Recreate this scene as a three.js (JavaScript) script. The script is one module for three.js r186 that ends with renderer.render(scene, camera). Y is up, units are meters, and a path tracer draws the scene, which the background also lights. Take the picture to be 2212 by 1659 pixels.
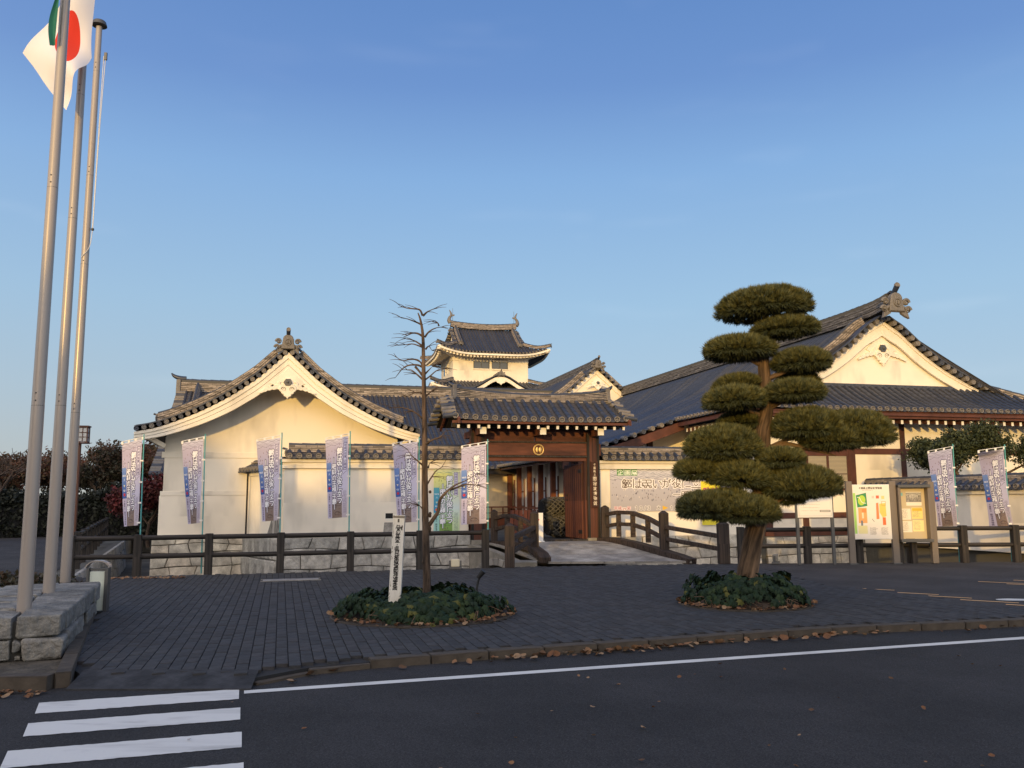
import * as THREE from 'three';
import { mergeGeometries } from 'three/addons/utils/BufferGeometryUtils.js';
import { RoundedBoxGeometry } from 'three/addons/geometries/RoundedBoxGeometry.js';

// ---------------------------------------------------------------- camera, sky, sun, exposure
const scene = new THREE.Scene();
const camera = new THREE.PerspectiveCamera(48.25, 4 / 3, 0.1, 2000);
camera.rotation.order = 'YXZ';
camera.position.set(0, 1.62, 0);
camera.rotation.set(THREE.MathUtils.degToRad(7.73), 0, -0.0073);
scene.add(camera);
const renderer = new THREE.WebGLRenderer({ antialias: true });
renderer.toneMapping = THREE.LinearToneMapping;
renderer.toneMappingExposure = 1.0;
renderer.shadowMap.enabled = true;
const SUN_AZ = THREE.MathUtils.degToRad(13), SUN_EL = THREE.MathUtils.degToRad(6.5);
const sunDir = new THREE.Vector3(-Math.sin(SUN_AZ) * Math.cos(SUN_EL), Math.sin(SUN_EL), Math.cos(SUN_AZ) * Math.cos(SUN_EL));
const sun = new THREE.DirectionalLight(new THREE.Color().setRGB(1, 0.62, 0.17), 2.5);
sun.position.copy(sunDir).multiplyScalar(120);
sun.castShadow = true;
Object.assign(sun.shadow.camera, { left: -60, right: 60, top: 60, bottom: -60, near: 1, far: 300 });
sun.shadow.mapSize.set(4096, 4096);
sun.shadow.radius = 1.3;
scene.add(sun, sun.target);
function makeSky() {                                   // evening sky: deep blue above, pale at the horizon, warm round the low sun
  const W = 1024, H = 512, data = new Float32Array(W * H * 4);
  const stops = [[-1, [0.20, 0.21, 0.22]], [-0.02, [0.40, 0.43, 0.46]], [0.0, [0.52, 0.6, 0.64]], [0.05, [0.485, 0.6, 0.68]], [0.12, [0.43, 0.59, 0.73]], [0.22, [0.355, 0.555, 0.765]], [0.36, [0.245, 0.44, 0.745]], [0.45, [0.158, 0.305, 0.63]], [0.52, [0.13, 0.268, 0.585]], [0.75, [0.085, 0.19, 0.45]], [1, [0.07, 0.155, 0.38]]];
  const hash = (x, y) => { const s = Math.sin(x * 127.1 + y * 311.7) * 43758.5453; return s - Math.floor(s); };
  const vn = (x, y, px) => { const xi = Math.floor(x), yi = Math.floor(y), fx = x - xi, fy = y - yi, u = fx * fx * (3 - 2 * fx), v = fy * fy * (3 - 2 * fy), m = (i) => ((i % px) + px) % px; return (hash(m(xi), yi) * (1 - u) + hash(m(xi + 1), yi) * u) * (1 - v) + (hash(m(xi), yi + 1) * (1 - u) + hash(m(xi + 1), yi + 1) * u) * v; };
  for (let j = 0; j < H; j++) {
    const el = ((j + 0.5) / H - 0.5) * Math.PI, sy = Math.sin(el), cy = Math.cos(el);
    let k = 0; while (k < stops.length - 2 && sy > stops[k + 1][0]) k++;
    const [a, ca] = stops[k], [b, cb] = stops[k + 1], t = Math.min(1, Math.max(0, (sy - a) / (b - a)));
    for (let i = 0; i < W; i++) {
      const az = ((i + 0.5) / W - 0.5) * 2 * Math.PI, dx = Math.cos(az) * cy, dz = Math.sin(az) * cy;
      const d = dx * sunDir.x + sy * sunDir.y + dz * sunDir.z, up = Math.max(0, sy);
      const glow = Math.pow(Math.max(0, d), 5) * 0.75 + Math.pow(Math.max(0, d), 60) * 1.2, half = Math.pow(0.5 + 0.5 * d, 3) * 1.6;
      const low = Math.exp(-up * 7), side = Math.min(1, Math.max(0, -dx * 1.7)) * low;
      let c = [0, 1, 2].map((n) => ca[n] + (cb[n] - ca[n]) * t);
      c = [c[0] - side * 0.02 + half * 0.98 + glow * 1.25, c[1] - side * 0.11 + half * 0.82 + glow * 0.86, c[2] - side * 0.21 + half * 0.62 + glow * 0.42];
      if (sy > 0) {                                    // a few thin wisps
        const u = (i / W) * 40, v = sy * 46, n = vn(u, v, 40) * 0.5 + vn(u * 2 + 3, v * 2.3, 80) * 0.3 + vn(u * 4, v * 4, 160) * 0.2;
        const w = Math.max(0, n - 0.66) * 0.9 * Math.exp(-Math.pow((sy - 0.3) / 0.22, 2)) * vn((i / W) * 12 + 5, sy * 8, 12);
        c = c.map((x, n2) => x + (0.8 - x * 0.3) * w * [0.45, 0.42, 0.36][n2]);
      }
      data.set([Math.max(0, c[0]), Math.max(0, c[1]), Math.max(0, c[2]), 1], (j * W + i) * 4);
    }
  }
  const t = new THREE.DataTexture(data, W, H, THREE.RGBAFormat, THREE.FloatType);
  t.mapping = THREE.EquirectangularReflectionMapping; t.magFilter = THREE.LinearFilter; t.minFilter = THREE.LinearFilter; t.wrapS = THREE.RepeatWrapping; t.needsUpdate = true;
  return t;
}
scene.background = makeSky();
scene.environment = scene.background;

// ---------------------------------------------------------------- small helpers
const V = (x, y, z) => new THREE.Vector3(x, y, z), R = THREE.MathUtils.degToRad;
function rng(s) { return () => { s = (s + 0x6d2b79f5) | 0; let t = Math.imul(s ^ (s >>> 15), 1 | s); t = (t + Math.imul(t ^ (t >>> 7), 61 | t)) ^ t; return ((t ^ (t >>> 14)) >>> 0) / 4294967296; }; }
const lerp = (a, b, t) => a + (b - a) * t, clamp = (x, a, b) => Math.min(b, Math.max(a, x)), sstep = (a, b, x) => { const t = clamp((x - a) / (b - a), 0, 1); return t * t * (3 - 2 * t); };
const taken = {};
function numbered(n) { const k = taken[n] = (taken[n] ?? -1) + 1; return k ? n + '_' + String(k).padStart(3, '0') : n; }
function tag(o, label, category, group) { o.userData.label = label; o.userData.category = category; if (group) o.userData.group = group; return o; }
function thing(name, label, category, [x, y, z] = [0, 0, 0], turn = 0, group) {
  const o = new THREE.Group(); o.name = numbered(name); scene.add(o); o.position.set(x, y, z); o.rotation.y = turn;
  return tag(o, label, category, group);
}
function part(parent, name, geo, mat, label) {
  const m = new THREE.Mesh(Array.isArray(geo) ? join(geo) : geo, mat); m.name = parent === scene ? numbered(name) : name; m.castShadow = m.receiveShadow = true;
  if (label) m.userData.label = label;
  parent.add(m); return m;
}
function struct(name, geo, mat) { const m = part(scene, name, geo, mat); m.userData.kind = 'structure'; return m; }
function sub(parent, name) { const g = new THREE.Group(); g.name = name; parent.add(g); return g; }
function flat(g) { const n = g.index ? g.toNonIndexed() : g; for (const k of Object.keys(n.attributes)) if (!['position', 'normal', 'uv'].includes(k)) n.deleteAttribute(k); if (!n.attributes.normal) n.computeVertexNormals(); if (!n.attributes.uv) n.setAttribute('uv', new THREE.BufferAttribute(new Float32Array(n.attributes.position.count * 2), 2)); n.clearGroups(); return n; }
function join(list) { return list.length === 1 ? flat(list[0]) : mergeGeometries(list.map(flat)); }
function uvm(g, k = 1) {                               // box projection: uv in metres
  g = flat(g); const p = g.attributes.position, n = g.attributes.normal, uv = g.attributes.uv;
  for (let i = 0; i < p.count; i++) {
    const ax = Math.abs(n.getX(i)), ay = Math.abs(n.getY(i)), az = Math.abs(n.getZ(i));
    if (ay >= ax && ay >= az) uv.setXY(i, p.getX(i) * k, p.getZ(i) * k); else if (ax >= az) uv.setXY(i, p.getZ(i) * k, p.getY(i) * k); else uv.setXY(i, p.getX(i) * k, p.getY(i) * k);
  }
  return g;
}
function box(w, h, d, x = 0, y = 0, z = 0, r = 0) {      // r = chamfer
  const g = r ? new RoundedBoxGeometry(w, h, d, 1, r) : new THREE.BoxGeometry(w, h, d);
  return uvm(g).translate(x, y, z);
}
function span(x0, x1, y0, y1, z0, z1, r = 0) { return box(x1 - x0, y1 - y0, z1 - z0, (x0 + x1) / 2, (y0 + y1) / 2, (z0 + z1) / 2, r); }
function beam(a, b, w, h, r = 0, up = V(0, 1, 0)) {     // box from a to b, w across, h along up
  const d = b.clone().sub(a), L = d.length(); d.normalize();
  const x = new THREE.Vector3().crossVectors(up, d).normalize(), y = new THREE.Vector3().crossVectors(d, x);
  return box(w, h, L, 0, 0, 0, r).applyMatrix4(new THREE.Matrix4().makeBasis(x, y, d).setPosition(a.clone().add(b).multiplyScalar(0.5)));
}
function rod(a, b, r0, r1 = r0, seg = 10) {
  const d = b.clone().sub(a), g = new THREE.CylinderGeometry(r1, r0, d.length(), seg, 1);
  const uv = g.attributes.uv; for (let i = 0; i < uv.count; i++) uv.setXY(i, uv.getX(i) * r0 * 6.28, uv.getY(i) * d.length());
  return g.applyQuaternion(new THREE.Quaternion().setFromUnitVectors(V(0, 1, 0), d.clone().normalize())).translate((a.x + b.x) / 2, (a.y + b.y) / 2, (a.z + b.z) / 2);
}
function limb(pts, radii, seg = 7, rnd, rough = 0) {     // tapered tube along points
  const curve = new THREE.CatmullRomCurve3(pts), n = Math.max(3, pts.length * 3), pos = [], uv = [], idx = [];
  const fr = curve.computeFrenetFrames(n, false); let len = 0, last = null;
  for (let i = 0; i <= n; i++) {
    const t = i / n, c = curve.getPoint(t), f = t * (radii.length - 1), k = Math.min(radii.length - 2, Math.floor(f)), r = lerp(radii[k], radii[k + 1], f - k);
    if (last) len += c.distanceTo(last); last = c;
    for (let j = 0; j <= seg; j++) {
      const a = (j % seg) / seg * Math.PI * 2, q = r * (1 + (rnd && j < seg ? (Math.sin(a * 3 + t * 9) * 0.5 + Math.sin(a * 5 - t * 23) * 0.5) * rough : 0));
      const p = c.clone().addScaledVector(fr.normals[i], Math.cos(a) * q).addScaledVector(fr.binormals[i], Math.sin(a) * q);
      pos.push(p.x, p.y, p.z); uv.push(j / seg * r * 6.28, len);
      if (i < n && j < seg) { const b = i * (seg + 1) + j; idx.push(b, b + 1, b + seg + 1, b + 1, b + seg + 2, b + seg + 1); }
    }
  }
  const g = new THREE.BufferGeometry(); g.setAttribute('position', new THREE.Float32BufferAttribute(pos, 3)); g.setAttribute('uv', new THREE.Float32BufferAttribute(uv, 2)); g.setIndex(idx); g.computeVertexNormals(); return g;
}
function slab(pts, depth, bevel = 0, holes) {           // outline in xy, thickness towards +z
  const s = new THREE.Shape(pts.map(([x, y]) => new THREE.Vector2(x, y)));
  for (const h of holes ?? []) s.holes.push(new THREE.Path(h.map(([x, y]) => new THREE.Vector2(x, y))));
  return uvm(new THREE.ExtrudeGeometry(s, bevel ? { depth: Math.max(0.001, depth - bevel), bevelEnabled: true, bevelSize: bevel, bevelThickness: bevel, bevelOffset: -bevel, bevelSegments: 1, curveSegments: 8 } : { depth, bevelEnabled: false, curveSegments: 8 }));
}
function sheet(pts, y) {                                // horizontal polygon, points as [x, z]
  const s = new THREE.Shape(pts.map(([x, z]) => new THREE.Vector2(x, -z)));
  return uvm(new THREE.ShapeGeometry(s).rotateX(-Math.PI / 2).translate(0, y, 0));
}
function tri3(list) { const g = new THREE.BufferGeometry(); g.setAttribute('position', new THREE.Float32BufferAttribute(list.flatMap((p) => [p.x, p.y, p.z]), 3)); g.computeVertexNormals(); return uvm(g); }
function quads(list) { return tri3(list.flatMap(([a, b, c, d]) => [a, b, c, a, c, d])); }
function frameOf(ox, oz, deg) { const a = R(deg), u = V(Math.cos(a), 0, -Math.sin(a)), n = V(Math.sin(a), 0, Math.cos(a)); return { o: [ox, 0, oz], turn: a, w: (x, y, z) => V(ox, 0, oz).addScaledVector(u, x).addScaledVector(n, z).add(V(0, y, 0)) }; }
const FG = frameOf(0.684, -24.5, 15), FL = frameOf(-6.578, -25.3, 15), FM = frameOf(12.217, -28.3, 15), FT = frameOf(-1.919, -75, 15), FS = frameOf(4.82, -50, 15), FA = frameOf(-4.74, -33.99, 15), FR = frameOf(0, -8.2, 17.3);
const sight = (a, b, z) => { const q = (a - 1106) / 1852, w = (829.5 - b) / 1852, c = Math.cos(-0.0073), s = Math.sin(-0.0073), X = q * c - w * s, Y = q * s + w * c, p = R(7.73), d = V(X, Y * Math.cos(p) + Math.sin(p), Y * Math.sin(p) - Math.cos(p)); return d.multiplyScalar(-z / d.z).add(V(0, 1.62, 0)); };   // a point of the drawn plan at depth z
const WALK = 0.12, ROAD = 0.035;

// ---------------------------------------------------------------- textures and materials
function lattice(seed) { const r = rng(seed), N = 64, a = new Float32Array(N * N).map(() => r()); return (x, y, p) => { const xi = Math.floor(x), yi = Math.floor(y), fx = x - xi, fy = y - yi, u = fx * fx * (3 - 2 * fx), v = fy * fy * (3 - 2 * fy), m = (i) => (((i % p) + p) % p) % N, g = (i, j) => a[m(j) * N + m(i)]; return lerp(lerp(g(xi, yi), g(xi + 1, yi), u), lerp(g(xi, yi + 1), g(xi + 1, yi + 1), u), v); }; }
function fbm(f, u, v, p, oct, sx = 1, sy = 1) { let s = 0, a = 0.5, t = 0; for (let o = 0; o < oct; o++) { const q = p << o; s += a * f(u * q * sx, v * q * sy, q * Math.max(sx, sy)); t += a; a *= 0.55; } return s / t; }
function tex(n, fn, srgb = true) {                       // fn(u, v) -> [r, g, b] 0..1 (or one number)
  const d = new Uint8Array(n * n * 4); let sum = 0;
  for (let j = 0; j < n; j++) for (let i = 0; i < n; i++) { let c = fn(i / n, j / n); if (typeof c === 'number') c = [c, c, c]; const o = (j * n + i) * 4; d[o] = clamp(c[0], 0, 1) * 255; d[o + 1] = clamp(c[1], 0, 1) * 255; d[o + 2] = clamp(c[2], 0, 1) * 255; d[o + 3] = 255; const q = clamp(c[1], 0, 1); sum += srgb ? Math.pow(q, 2.2) : q; }
  const t = new THREE.DataTexture(d, n, n); t.wrapS = t.wrapT = THREE.RepeatWrapping; t.magFilter = THREE.LinearFilter; t.minFilter = THREE.LinearMipmapLinearFilter; if (srgb) t.colorSpace = THREE.SRGBColorSpace; t.needsUpdate = true; t.userData.mean = sum / (n * n); return t;
}
function rep(t, x, y = x) { const c = t.clone(); c.repeat.set(x, y); c.needsUpdate = true; return c; }
const f1 = lattice(11), f2 = lattice(23), f3 = lattice(37);
const T = {
  cloud: tex(256, (u, v) => { const a = fbm(f1, u, v, 4, 5); return 0.72 + (a - 0.5) * 0.75; }),
  fine: tex(256, (u, v) => { const a = fbm(f2, u, v, 16, 3); return 0.5 + (a - 0.5) * 1.1; }, false),
  plaster: tex(512, (u, v) => { const a = fbm(f1, u, v, 3, 5), s = fbm(f3, u, v, 4, 4, 3, 1); const q = 0.955 - Math.max(0, a - 0.5) * 0.32 - Math.max(0, s - 0.54) * 0.3; return [q, q * 0.995, q * 0.98]; }),
  wood: tex(512, (u, v) => { const w = fbm(f2, u, v, 2, 4, 16, 1), l = fbm(f1, u, v, 4, 4, 8, 1), b = fbm(f3, u, v, 2, 3); const q = 0.6 + (w - 0.5) * 0.7 + (l - 0.5) * 0.4 + (b - 0.5) * 0.4; return q; }),
  granite: tex(512, (u, v) => { const a = fbm(f1, u, v, 4, 4), g = f2(u * 256, v * 256, 256), h = f3(u * 128, v * 128, 128); const q = 0.72 + (a - 0.5) * 0.5 + (g > 0.82 ? -0.22 : 0) + (h > 0.86 ? 0.13 : 0) + (g - 0.5) * 0.12; return [q, q * 0.985, q * 0.955]; }),
  asphalt: tex(1024, (u, v) => { const a = fbm(f1, u, v, 3, 5), g = f2(u * 512, v * 512, 512), h = f3(u * 400, v * 400, 400); const q = 0.5 + (a - 0.5) * 0.4 + (g - 0.5) * 0.45 + (h > 0.9 ? 0.4 : 0); return [q, q, q * 1.02]; }),
  rough: tex(256, (u, v) => fbm(f3, u, v, 6, 5), false),
  bark: tex(512, (u, v) => { const a = fbm(f1, u, v, 4, 4, 5, 1), b = fbm(f2, u, v, 6, 4); const q = 0.55 + (a - 0.5) * 0.6 + (b - 0.5) * 0.6; return q; }),
  roofing: tex(512, (u, v) => { const a = fbm(f1, u, v, 4, 4), g = fbm(f2, u, v, 24, 3), s = fbm(f3, u, v, 8, 4); const q = 0.68 + (a - 0.5) * 0.25 + (g - 0.5) * 0.22; const m = Math.max(0, s - 0.6) * 0.5; return [q + m * 0.35, q + m * 0.22, q]; }),
  courses: tex(512, (u, v) => { const R0 = 8, r = Math.floor(v * R0), x = u * 8 + (r % 2) * 0.5, fx = x - Math.floor(x), id = f1(Math.floor(x) + 0.01, r * 3 + 0.01, 64); const a = fbm(f2, u, v, 16, 3); return (0.55 + id * 0.35 + (a - 0.5) * 0.4) * (fx < 0.03 ? 0.35 : 1); }),
};
const C = (r, g, b) => new THREE.Color().setRGB(r, g, b);
function mat(r, g, b, o = {}) { const { map, bump, bs, k = 1, kb = k, ...rest } = o; const q = map ? map.userData.mean : 1, m = new THREE.MeshStandardMaterial({ color: C(r / q, g / q, b / q), roughness: 0.85, ...rest }); if (map) m.map = rep(map, ...(Array.isArray(k) ? k : [k])); if (bump) { m.bumpMap = rep(bump, ...(Array.isArray(kb) ? kb : [kb])); m.bumpScale = bs ?? 0.004; } return m; }
const M = {
  plaster: mat(0.85, 0.79, 0.69, { map: T.plaster, k: 0.16, bump: T.rough, kb: 0.9, bs: 0.003, roughness: 0.9 }),
  tile: mat(0.036, 0.046, 0.074, { map: T.roofing, k: 0.45, bump: T.fine, kb: 1.4, bs: 0.001, roughness: 0.42 }),
  tileB: mat(0.031, 0.041, 0.068, { map: T.roofing, k: 0.6, bump: T.fine, kb: 1.4, bs: 0.001, roughness: 0.4 }),
  tileC: mat(0.05, 0.057, 0.078, { map: T.roofing, k: 0.5, bump: T.fine, kb: 1.4, bs: 0.002, roughness: 0.55 }),
  pan: mat(0.05, 0.05, 0.062, { map: T.roofing, k: 0.8, bump: T.fine, kb: 2, bs: 0.003, roughness: 0.6 }),
  disc: mat(0.19, 0.17, 0.15, { map: T.roofing, k: 2, bump: T.fine, kb: 6, bs: 0.002, roughness: 0.6 }),
  ridge: mat(0.27, 0.23, 0.2, { map: T.courses, k: [0.42, 2], bump: T.fine, kb: 2, bs: 0.003, roughness: 0.7 }),
  ridgeShaded: mat(0.13, 0.122, 0.12, { map: T.courses, k: [0.42, 2], bump: T.fine, kb: 2, bs: 0.003, roughness: 0.7 }),  // copy of ridge, weak light on the ridge flank darkened into its colour
  oni: mat(0.17, 0.155, 0.14, { map: T.roofing, k: 3, bump: T.rough, kb: 5, bs: 0.004, roughness: 0.65 }),
  gateWood: mat(0.1, 0.034, 0.02, { map: T.wood, k: [1.2, 0.25], bump: T.wood, bs: 0.002, roughness: 0.7 }),
  gateWoodH: mat(0.11, 0.036, 0.02, { map: T.cloud, k: [0.3, 1.5], bump: T.fine, bs: 0.001, roughness: 0.7 }),
  redWood: mat(0.1, 0.034, 0.021, { map: T.cloud, k: [0.5, 0.5], bump: T.fine, kb: 2, bs: 0.001, roughness: 0.68 }),
  hall: mat(0.2, 0.06, 0.024, { map: T.cloud, k: 0.6, roughness: 0.7 }),
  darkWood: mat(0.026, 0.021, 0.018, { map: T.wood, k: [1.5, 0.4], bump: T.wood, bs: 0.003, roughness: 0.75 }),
  bridgeWood: mat(0.034, 0.023, 0.018, { map: T.wood, k: [2, 0.4], bump: T.wood, bs: 0.004, roughness: 0.8 }),
  iron: mat(0.03, 0.03, 0.032, { roughness: 0.55, metalness: 0.4 }),
  stone: [[0.46, 0.44, 0.39], [0.54, 0.51, 0.45], [0.40, 0.385, 0.35], [0.48, 0.44, 0.38]].map(([r, g, b]) => mat(r, g, b, { map: T.granite, k: 1.1, bump: T.rough, kb: 1.6, bs: 0.03, roughness: 0.92 })),
  planter: [[0.2, 0.198, 0.19], [0.235, 0.23, 0.22], [0.17, 0.17, 0.165]].map(([r, g, b]) => mat(r, g, b, { map: T.granite, k: 1.6, bump: T.rough, kb: 3.2, bs: 0.035, roughness: 0.94 })),
  mortar: mat(0.1, 0.095, 0.085, { roughness: 1 }),
  block: [[0.38, 0.375, 0.36], [0.44, 0.43, 0.41], [0.33, 0.33, 0.32]].map(([r, g, b]) => mat(r, g, b, { map: T.granite, k: 1.6, bump: T.rough, kb: 2.2, bs: 0.03, roughness: 0.93 })),
  concrete: mat(0.25, 0.24, 0.22, { map: T.granite, k: 0.8, bump: T.fine, kb: 2, bs: 0.003, roughness: 0.9 }),
  kerb: mat(0.075, 0.06, 0.045, { map: T.cloud, k: 0.9, bump: T.rough, kb: 3, bs: 0.008, roughness: 0.95 }),
  deck: [[0.31, 0.3, 0.295], [0.27, 0.262, 0.258], [0.35, 0.34, 0.33]].map(([r, g, b]) => mat(r, g, b, { map: T.granite, k: 0.9, bump: T.fine, kb: 2, bs: 0.002, roughness: 0.8 })),
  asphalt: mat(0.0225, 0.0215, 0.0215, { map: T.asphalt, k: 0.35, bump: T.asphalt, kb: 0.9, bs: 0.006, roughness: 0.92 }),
  drive: mat(0.042, 0.038, 0.036, { map: T.asphalt, k: 0.4, bump: T.asphalt, kb: 0.9, bs: 0.006, roughness: 0.92 }),
  ground: mat(0.09, 0.085, 0.07, { map: T.cloud, k: 0.2, bump: T.rough, kb: 0.7, bs: 0.03, roughness: 1 }),
  soil: mat(0.04, 0.028, 0.02, { map: T.cloud, k: 1.2, bump: T.rough, kb: 3, bs: 0.02, roughness: 1 }),
  gravel: mat(0.09, 0.08, 0.065, { map: T.granite, k: 2.5, bump: T.rough, kb: 5, bs: 0.02, roughness: 1 }),
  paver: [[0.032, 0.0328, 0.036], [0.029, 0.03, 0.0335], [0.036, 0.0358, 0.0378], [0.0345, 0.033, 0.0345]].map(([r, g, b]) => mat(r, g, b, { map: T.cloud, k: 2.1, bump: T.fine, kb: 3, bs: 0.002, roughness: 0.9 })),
  joint: mat(0.02, 0.02, 0.021, { roughness: 1 }),
  paint: mat(0.66, 0.66, 0.645, { map: T.plaster, k: [0.3, 2], bump: T.fine, kb: 4, bs: 0.002, roughness: 0.75 }),
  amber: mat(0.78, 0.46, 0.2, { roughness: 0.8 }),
  steel: mat(0.36, 0.315, 0.28, { metalness: 0.15, roughness: 0.3 }),
  steelDark: mat(0.12, 0.12, 0.12, { metalness: 0.6, roughness: 0.5 }),
  white: mat(0.8, 0.79, 0.76, { roughness: 0.7 }),
  whitePaintWood: mat(0.84, 0.8, 0.7, { roughness: 0.8 }),
  post: mat(0.2, 0.165, 0.135, { metalness: 0.25, roughness: 0.55 }),
  teal: mat(0.09, 0.36, 0.36, { roughness: 0.5 }),
  gold: mat(0.72, 0.5, 0.2, { metalness: 0.55, roughness: 0.42 }),
  glass: mat(0.1, 0.105, 0.11, { roughness: 0.12, metalness: 0.1 }),
  dark: mat(0.02, 0.02, 0.02, { roughness: 1 }),
  bark: mat(0.075, 0.05, 0.034, { map: T.bark, k: [2, 0.8], bump: T.bark, kb: [2, 0.8], bs: 0.02, roughness: 0.95 }),
  barkPine: mat(0.125, 0.08, 0.048, { map: T.bark, k: [1.6, 0.5], bump: T.bark, kb: [1.6, 0.5], bs: 0.03, roughness: 0.95 }),
  rope: mat(0.7, 0.7, 0.7, { roughness: 0.8 }),
};
function leafMat(r, g, b, t = 0.25) { return new THREE.MeshPhysicalMaterial({ color: C(r, g, b), roughness: 0.75, transmission: 0, side: THREE.DoubleSide, vertexColors: false }); }
// ---------------------------------------------------------------- brush-stroke characters on a 10 x 10 grid (x y pairs)
const GLYPH = {
  '鰯': '2003 2141 4132 0343 0347 4347 0545 2347 0747 0819 2829 3839 4849 5161 6163 6353 5355 5565 6568 6858 7191 9193 9373 7375 7595 9598 9878',
  'は': '1019 3393 7078694938475768 7899', '弱': '0141 4144 4404 0407 0747 4749 4929 1628 5191 9194 9454 5457 5797 9799 9979 6678', 'い': '1116283946 72839496',
  'が': '0263675848 302709 7284 7182 8091', '役': '3003 3306 2529 505344 50808393 4585 856739 456899', 'に': '1019 4282 4898', '立': '5052 1383 3547 7557 0999', 'つ': '138395866949',
  '肥': '1109 1141 4149 1444 1646 5191 9195 5595 7175 5159 5999 9997', '料': '2029 0545 0113 4133 2508 2548 6172 6475 5796 8089', 'の': '52472816235182958869', '王': '1191 1595 0999 5159',
  '様': '2029 0343 2307 2346 5061 9081 5292 5494 4696 7279 5769 9779', '干': '1191 0595 5159', '平': '1191 2234 8274 0696 5159', '成': '1292 121609 15454838 5053799997 8457 7081',
  '年': '2003 2191 2447 2494 0797 5159', '度': '5051 1191 1109 2393 4245 7245 4575 3686 8639 4699', '企': '5003 5093 5349 5585 2529 0999', '画': '0191 2373 2327 7377 2777 2575 5157 0309 0999 9399',
  '展': '1191 9194 1494 1109 4547 7547 2696 2797 4749 4969 6799', '千': '8022 0595 5159', '葉': '0191 3033 6063 0393 2326 2696 4346 7346 0797 5659 5709 5799', '県': '2070 2026 7076 2272 2474 2676 0207 0797 5759 3819 7899',
  '関': '0009 0040 0242 0444 4044 9099 5090 5292 5494 5054 2666 2878 5658 5829 5879', '宿': '5051 0191 0103 9193 2406 1519 3494 4549 4585 8589 4787 4989', '城': '2028 0343 0848 4292 4247 4739 4565 6568 6079 7999 8457',
  '博': '2029 0343 4191 5255 9295 5292 5474 5595 7056 4696 8689 5769', '物': '1141 0545 2029 1002 6044 5292 9298 9879 7348 8459', '館': '2003 2043 1444 1419 4447 1747 1948 7071 5191 5153 9193 6383 6369 8386 6686 6989 8699',
  '緑': '2013 4113 1545 3539 0507 4547 5181 8184 4494 7479 5658 9668 4959', '募': '0191 3032 6062 2272 2226 7276 2474 2676 0797 4638 4888 8889 5609', '金': '5003 5093 2474 1676 5449 2738 7768 0999',
  '民': '1181 8184 1484 1119 1949 1696 5469 6999 9997', '植': '2029 0343 2307 2346 6062 4191 5383 5358 8388 5585 5787 4449 4999', '樹': '1019 0323 1306 1326 3161 4042 3363 3565 3537 6567 3767 3969 7393 8189 7577',
  '運': '3090 3032 9092 4383 4346 8386 4686 4585 3797 6278 0112 0323 2327 2708 1899', '動': '0040 2028 0242 0343 0305 4345 0646 0949 0747 5393 9398 9878 7159', '推': '2028 0343 0745 6043 5259 7072 5292 5494 5696 5999 7279',
  '進': '5033 4247 7072 4292 4494 4595 4797 7277 0112 0323 2327 2708 1899', '事': '0191 2272 2224 7274 2474 1575 7578 0696 1878 5059 5949', '業': '3032 6062 1122 8172 0393 3445 7464 1595 0797 5459 5709 5799',
  '火': '5054 5419 5499 2234 8264', 'お': '0262 3038 38291727648597 7182', '得': '3003 3306 2529 5181 5155 8185 5383 5585 4696 7579 4898', '・': '4555', '|': '5059', '一': '0595',
};
function glyph(c, ch, x, y, s, sy = s) {
  c.beginPath();
  for (const st of (GLYPH[ch] ?? '').split(' ')) for (let i = 0; i + 1 < st.length; i += 2) { const px = x + (+st[i] + 0.5) / 10 * s, py = y + (+st[i + 1] + 0.5) / 10 * sy; i ? c.lineTo(px, py) : c.moveTo(px, py); }
  c.stroke();
}
function write(c, text, x, y, s, { vertical = true, step = s * 1.06, layers = [['#222', 0.1]] } = {}) {
  c.lineCap = c.lineJoin = 'round';
  for (const [col, w] of layers) { c.strokeStyle = col; c.lineWidth = w * s; [...text].forEach((ch, i) => { if (ch !== ' ') glyph(c, ch, vertical ? x : x + i * step, vertical ? y + i * step : y, s); }); }
}
function canvas(w, h, draw) {
  const k = document.createElement('canvas'); k.width = w; k.height = h; const c = k.getContext('2d'); draw(c, w, h);
  const t = new THREE.CanvasTexture(k); t.colorSpace = THREE.SRGBColorSpace; t.anisotropy = 8; t.magFilter = THREE.LinearFilter; return t;
}
function smallPrint(c, r, x, y, w, h, col, vertical) { c.fillStyle = col; if (vertical) for (let i = 0; i < w; i += 7) for (let j = 0; j < h; j += 5) { if (r() < 0.72) c.fillRect(x + i, y + j, 3.4, 3.6); } else for (let j = 0; j < h; j += 7) for (let i = 0; i < w * (0.6 + 0.4 * r()); i += 5) { if (r() < 0.75) c.fillRect(x + i, y + j, 3.6, 3.4); } }
function crowdArt(c, r, x, y, w, h, n, cols) { for (let i = 0; i < n; i++) { const px = x + r() * w, py = y + r() * h, s = 4 + r() * 7; c.fillStyle = cols[Math.floor(r() * cols.length)]; c.globalAlpha = 0.4 + r() * 0.5; c.beginPath(); c.ellipse(px, py, s * 0.5, s, (r() - 0.5) * 0.8, 0, 7); c.fill(); c.beginPath(); c.arc(px + (r() - 0.5) * 3, py - s * 1.1, s * 0.33, 0, 7); c.fill(); } c.globalAlpha = 1; }
function waves(c, r, x, y, w, h, rows, col) { c.strokeStyle = col; for (let k = 0; k < rows; k++) { c.lineWidth = 1 + r() * 3; c.beginPath(); const yy = y + (k + 0.5) / rows * h, p = r() * 6; for (let i = 0; i <= w; i += 6) { const q = yy + Math.abs(Math.sin(i * 0.03 + p)) * h / rows * 1.1 + Math.sin(i * 0.011 + p * 2) * h * 0.07; i ? c.lineTo(x + i, q) : c.moveTo(x + i, q); } c.stroke(); } }
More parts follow.
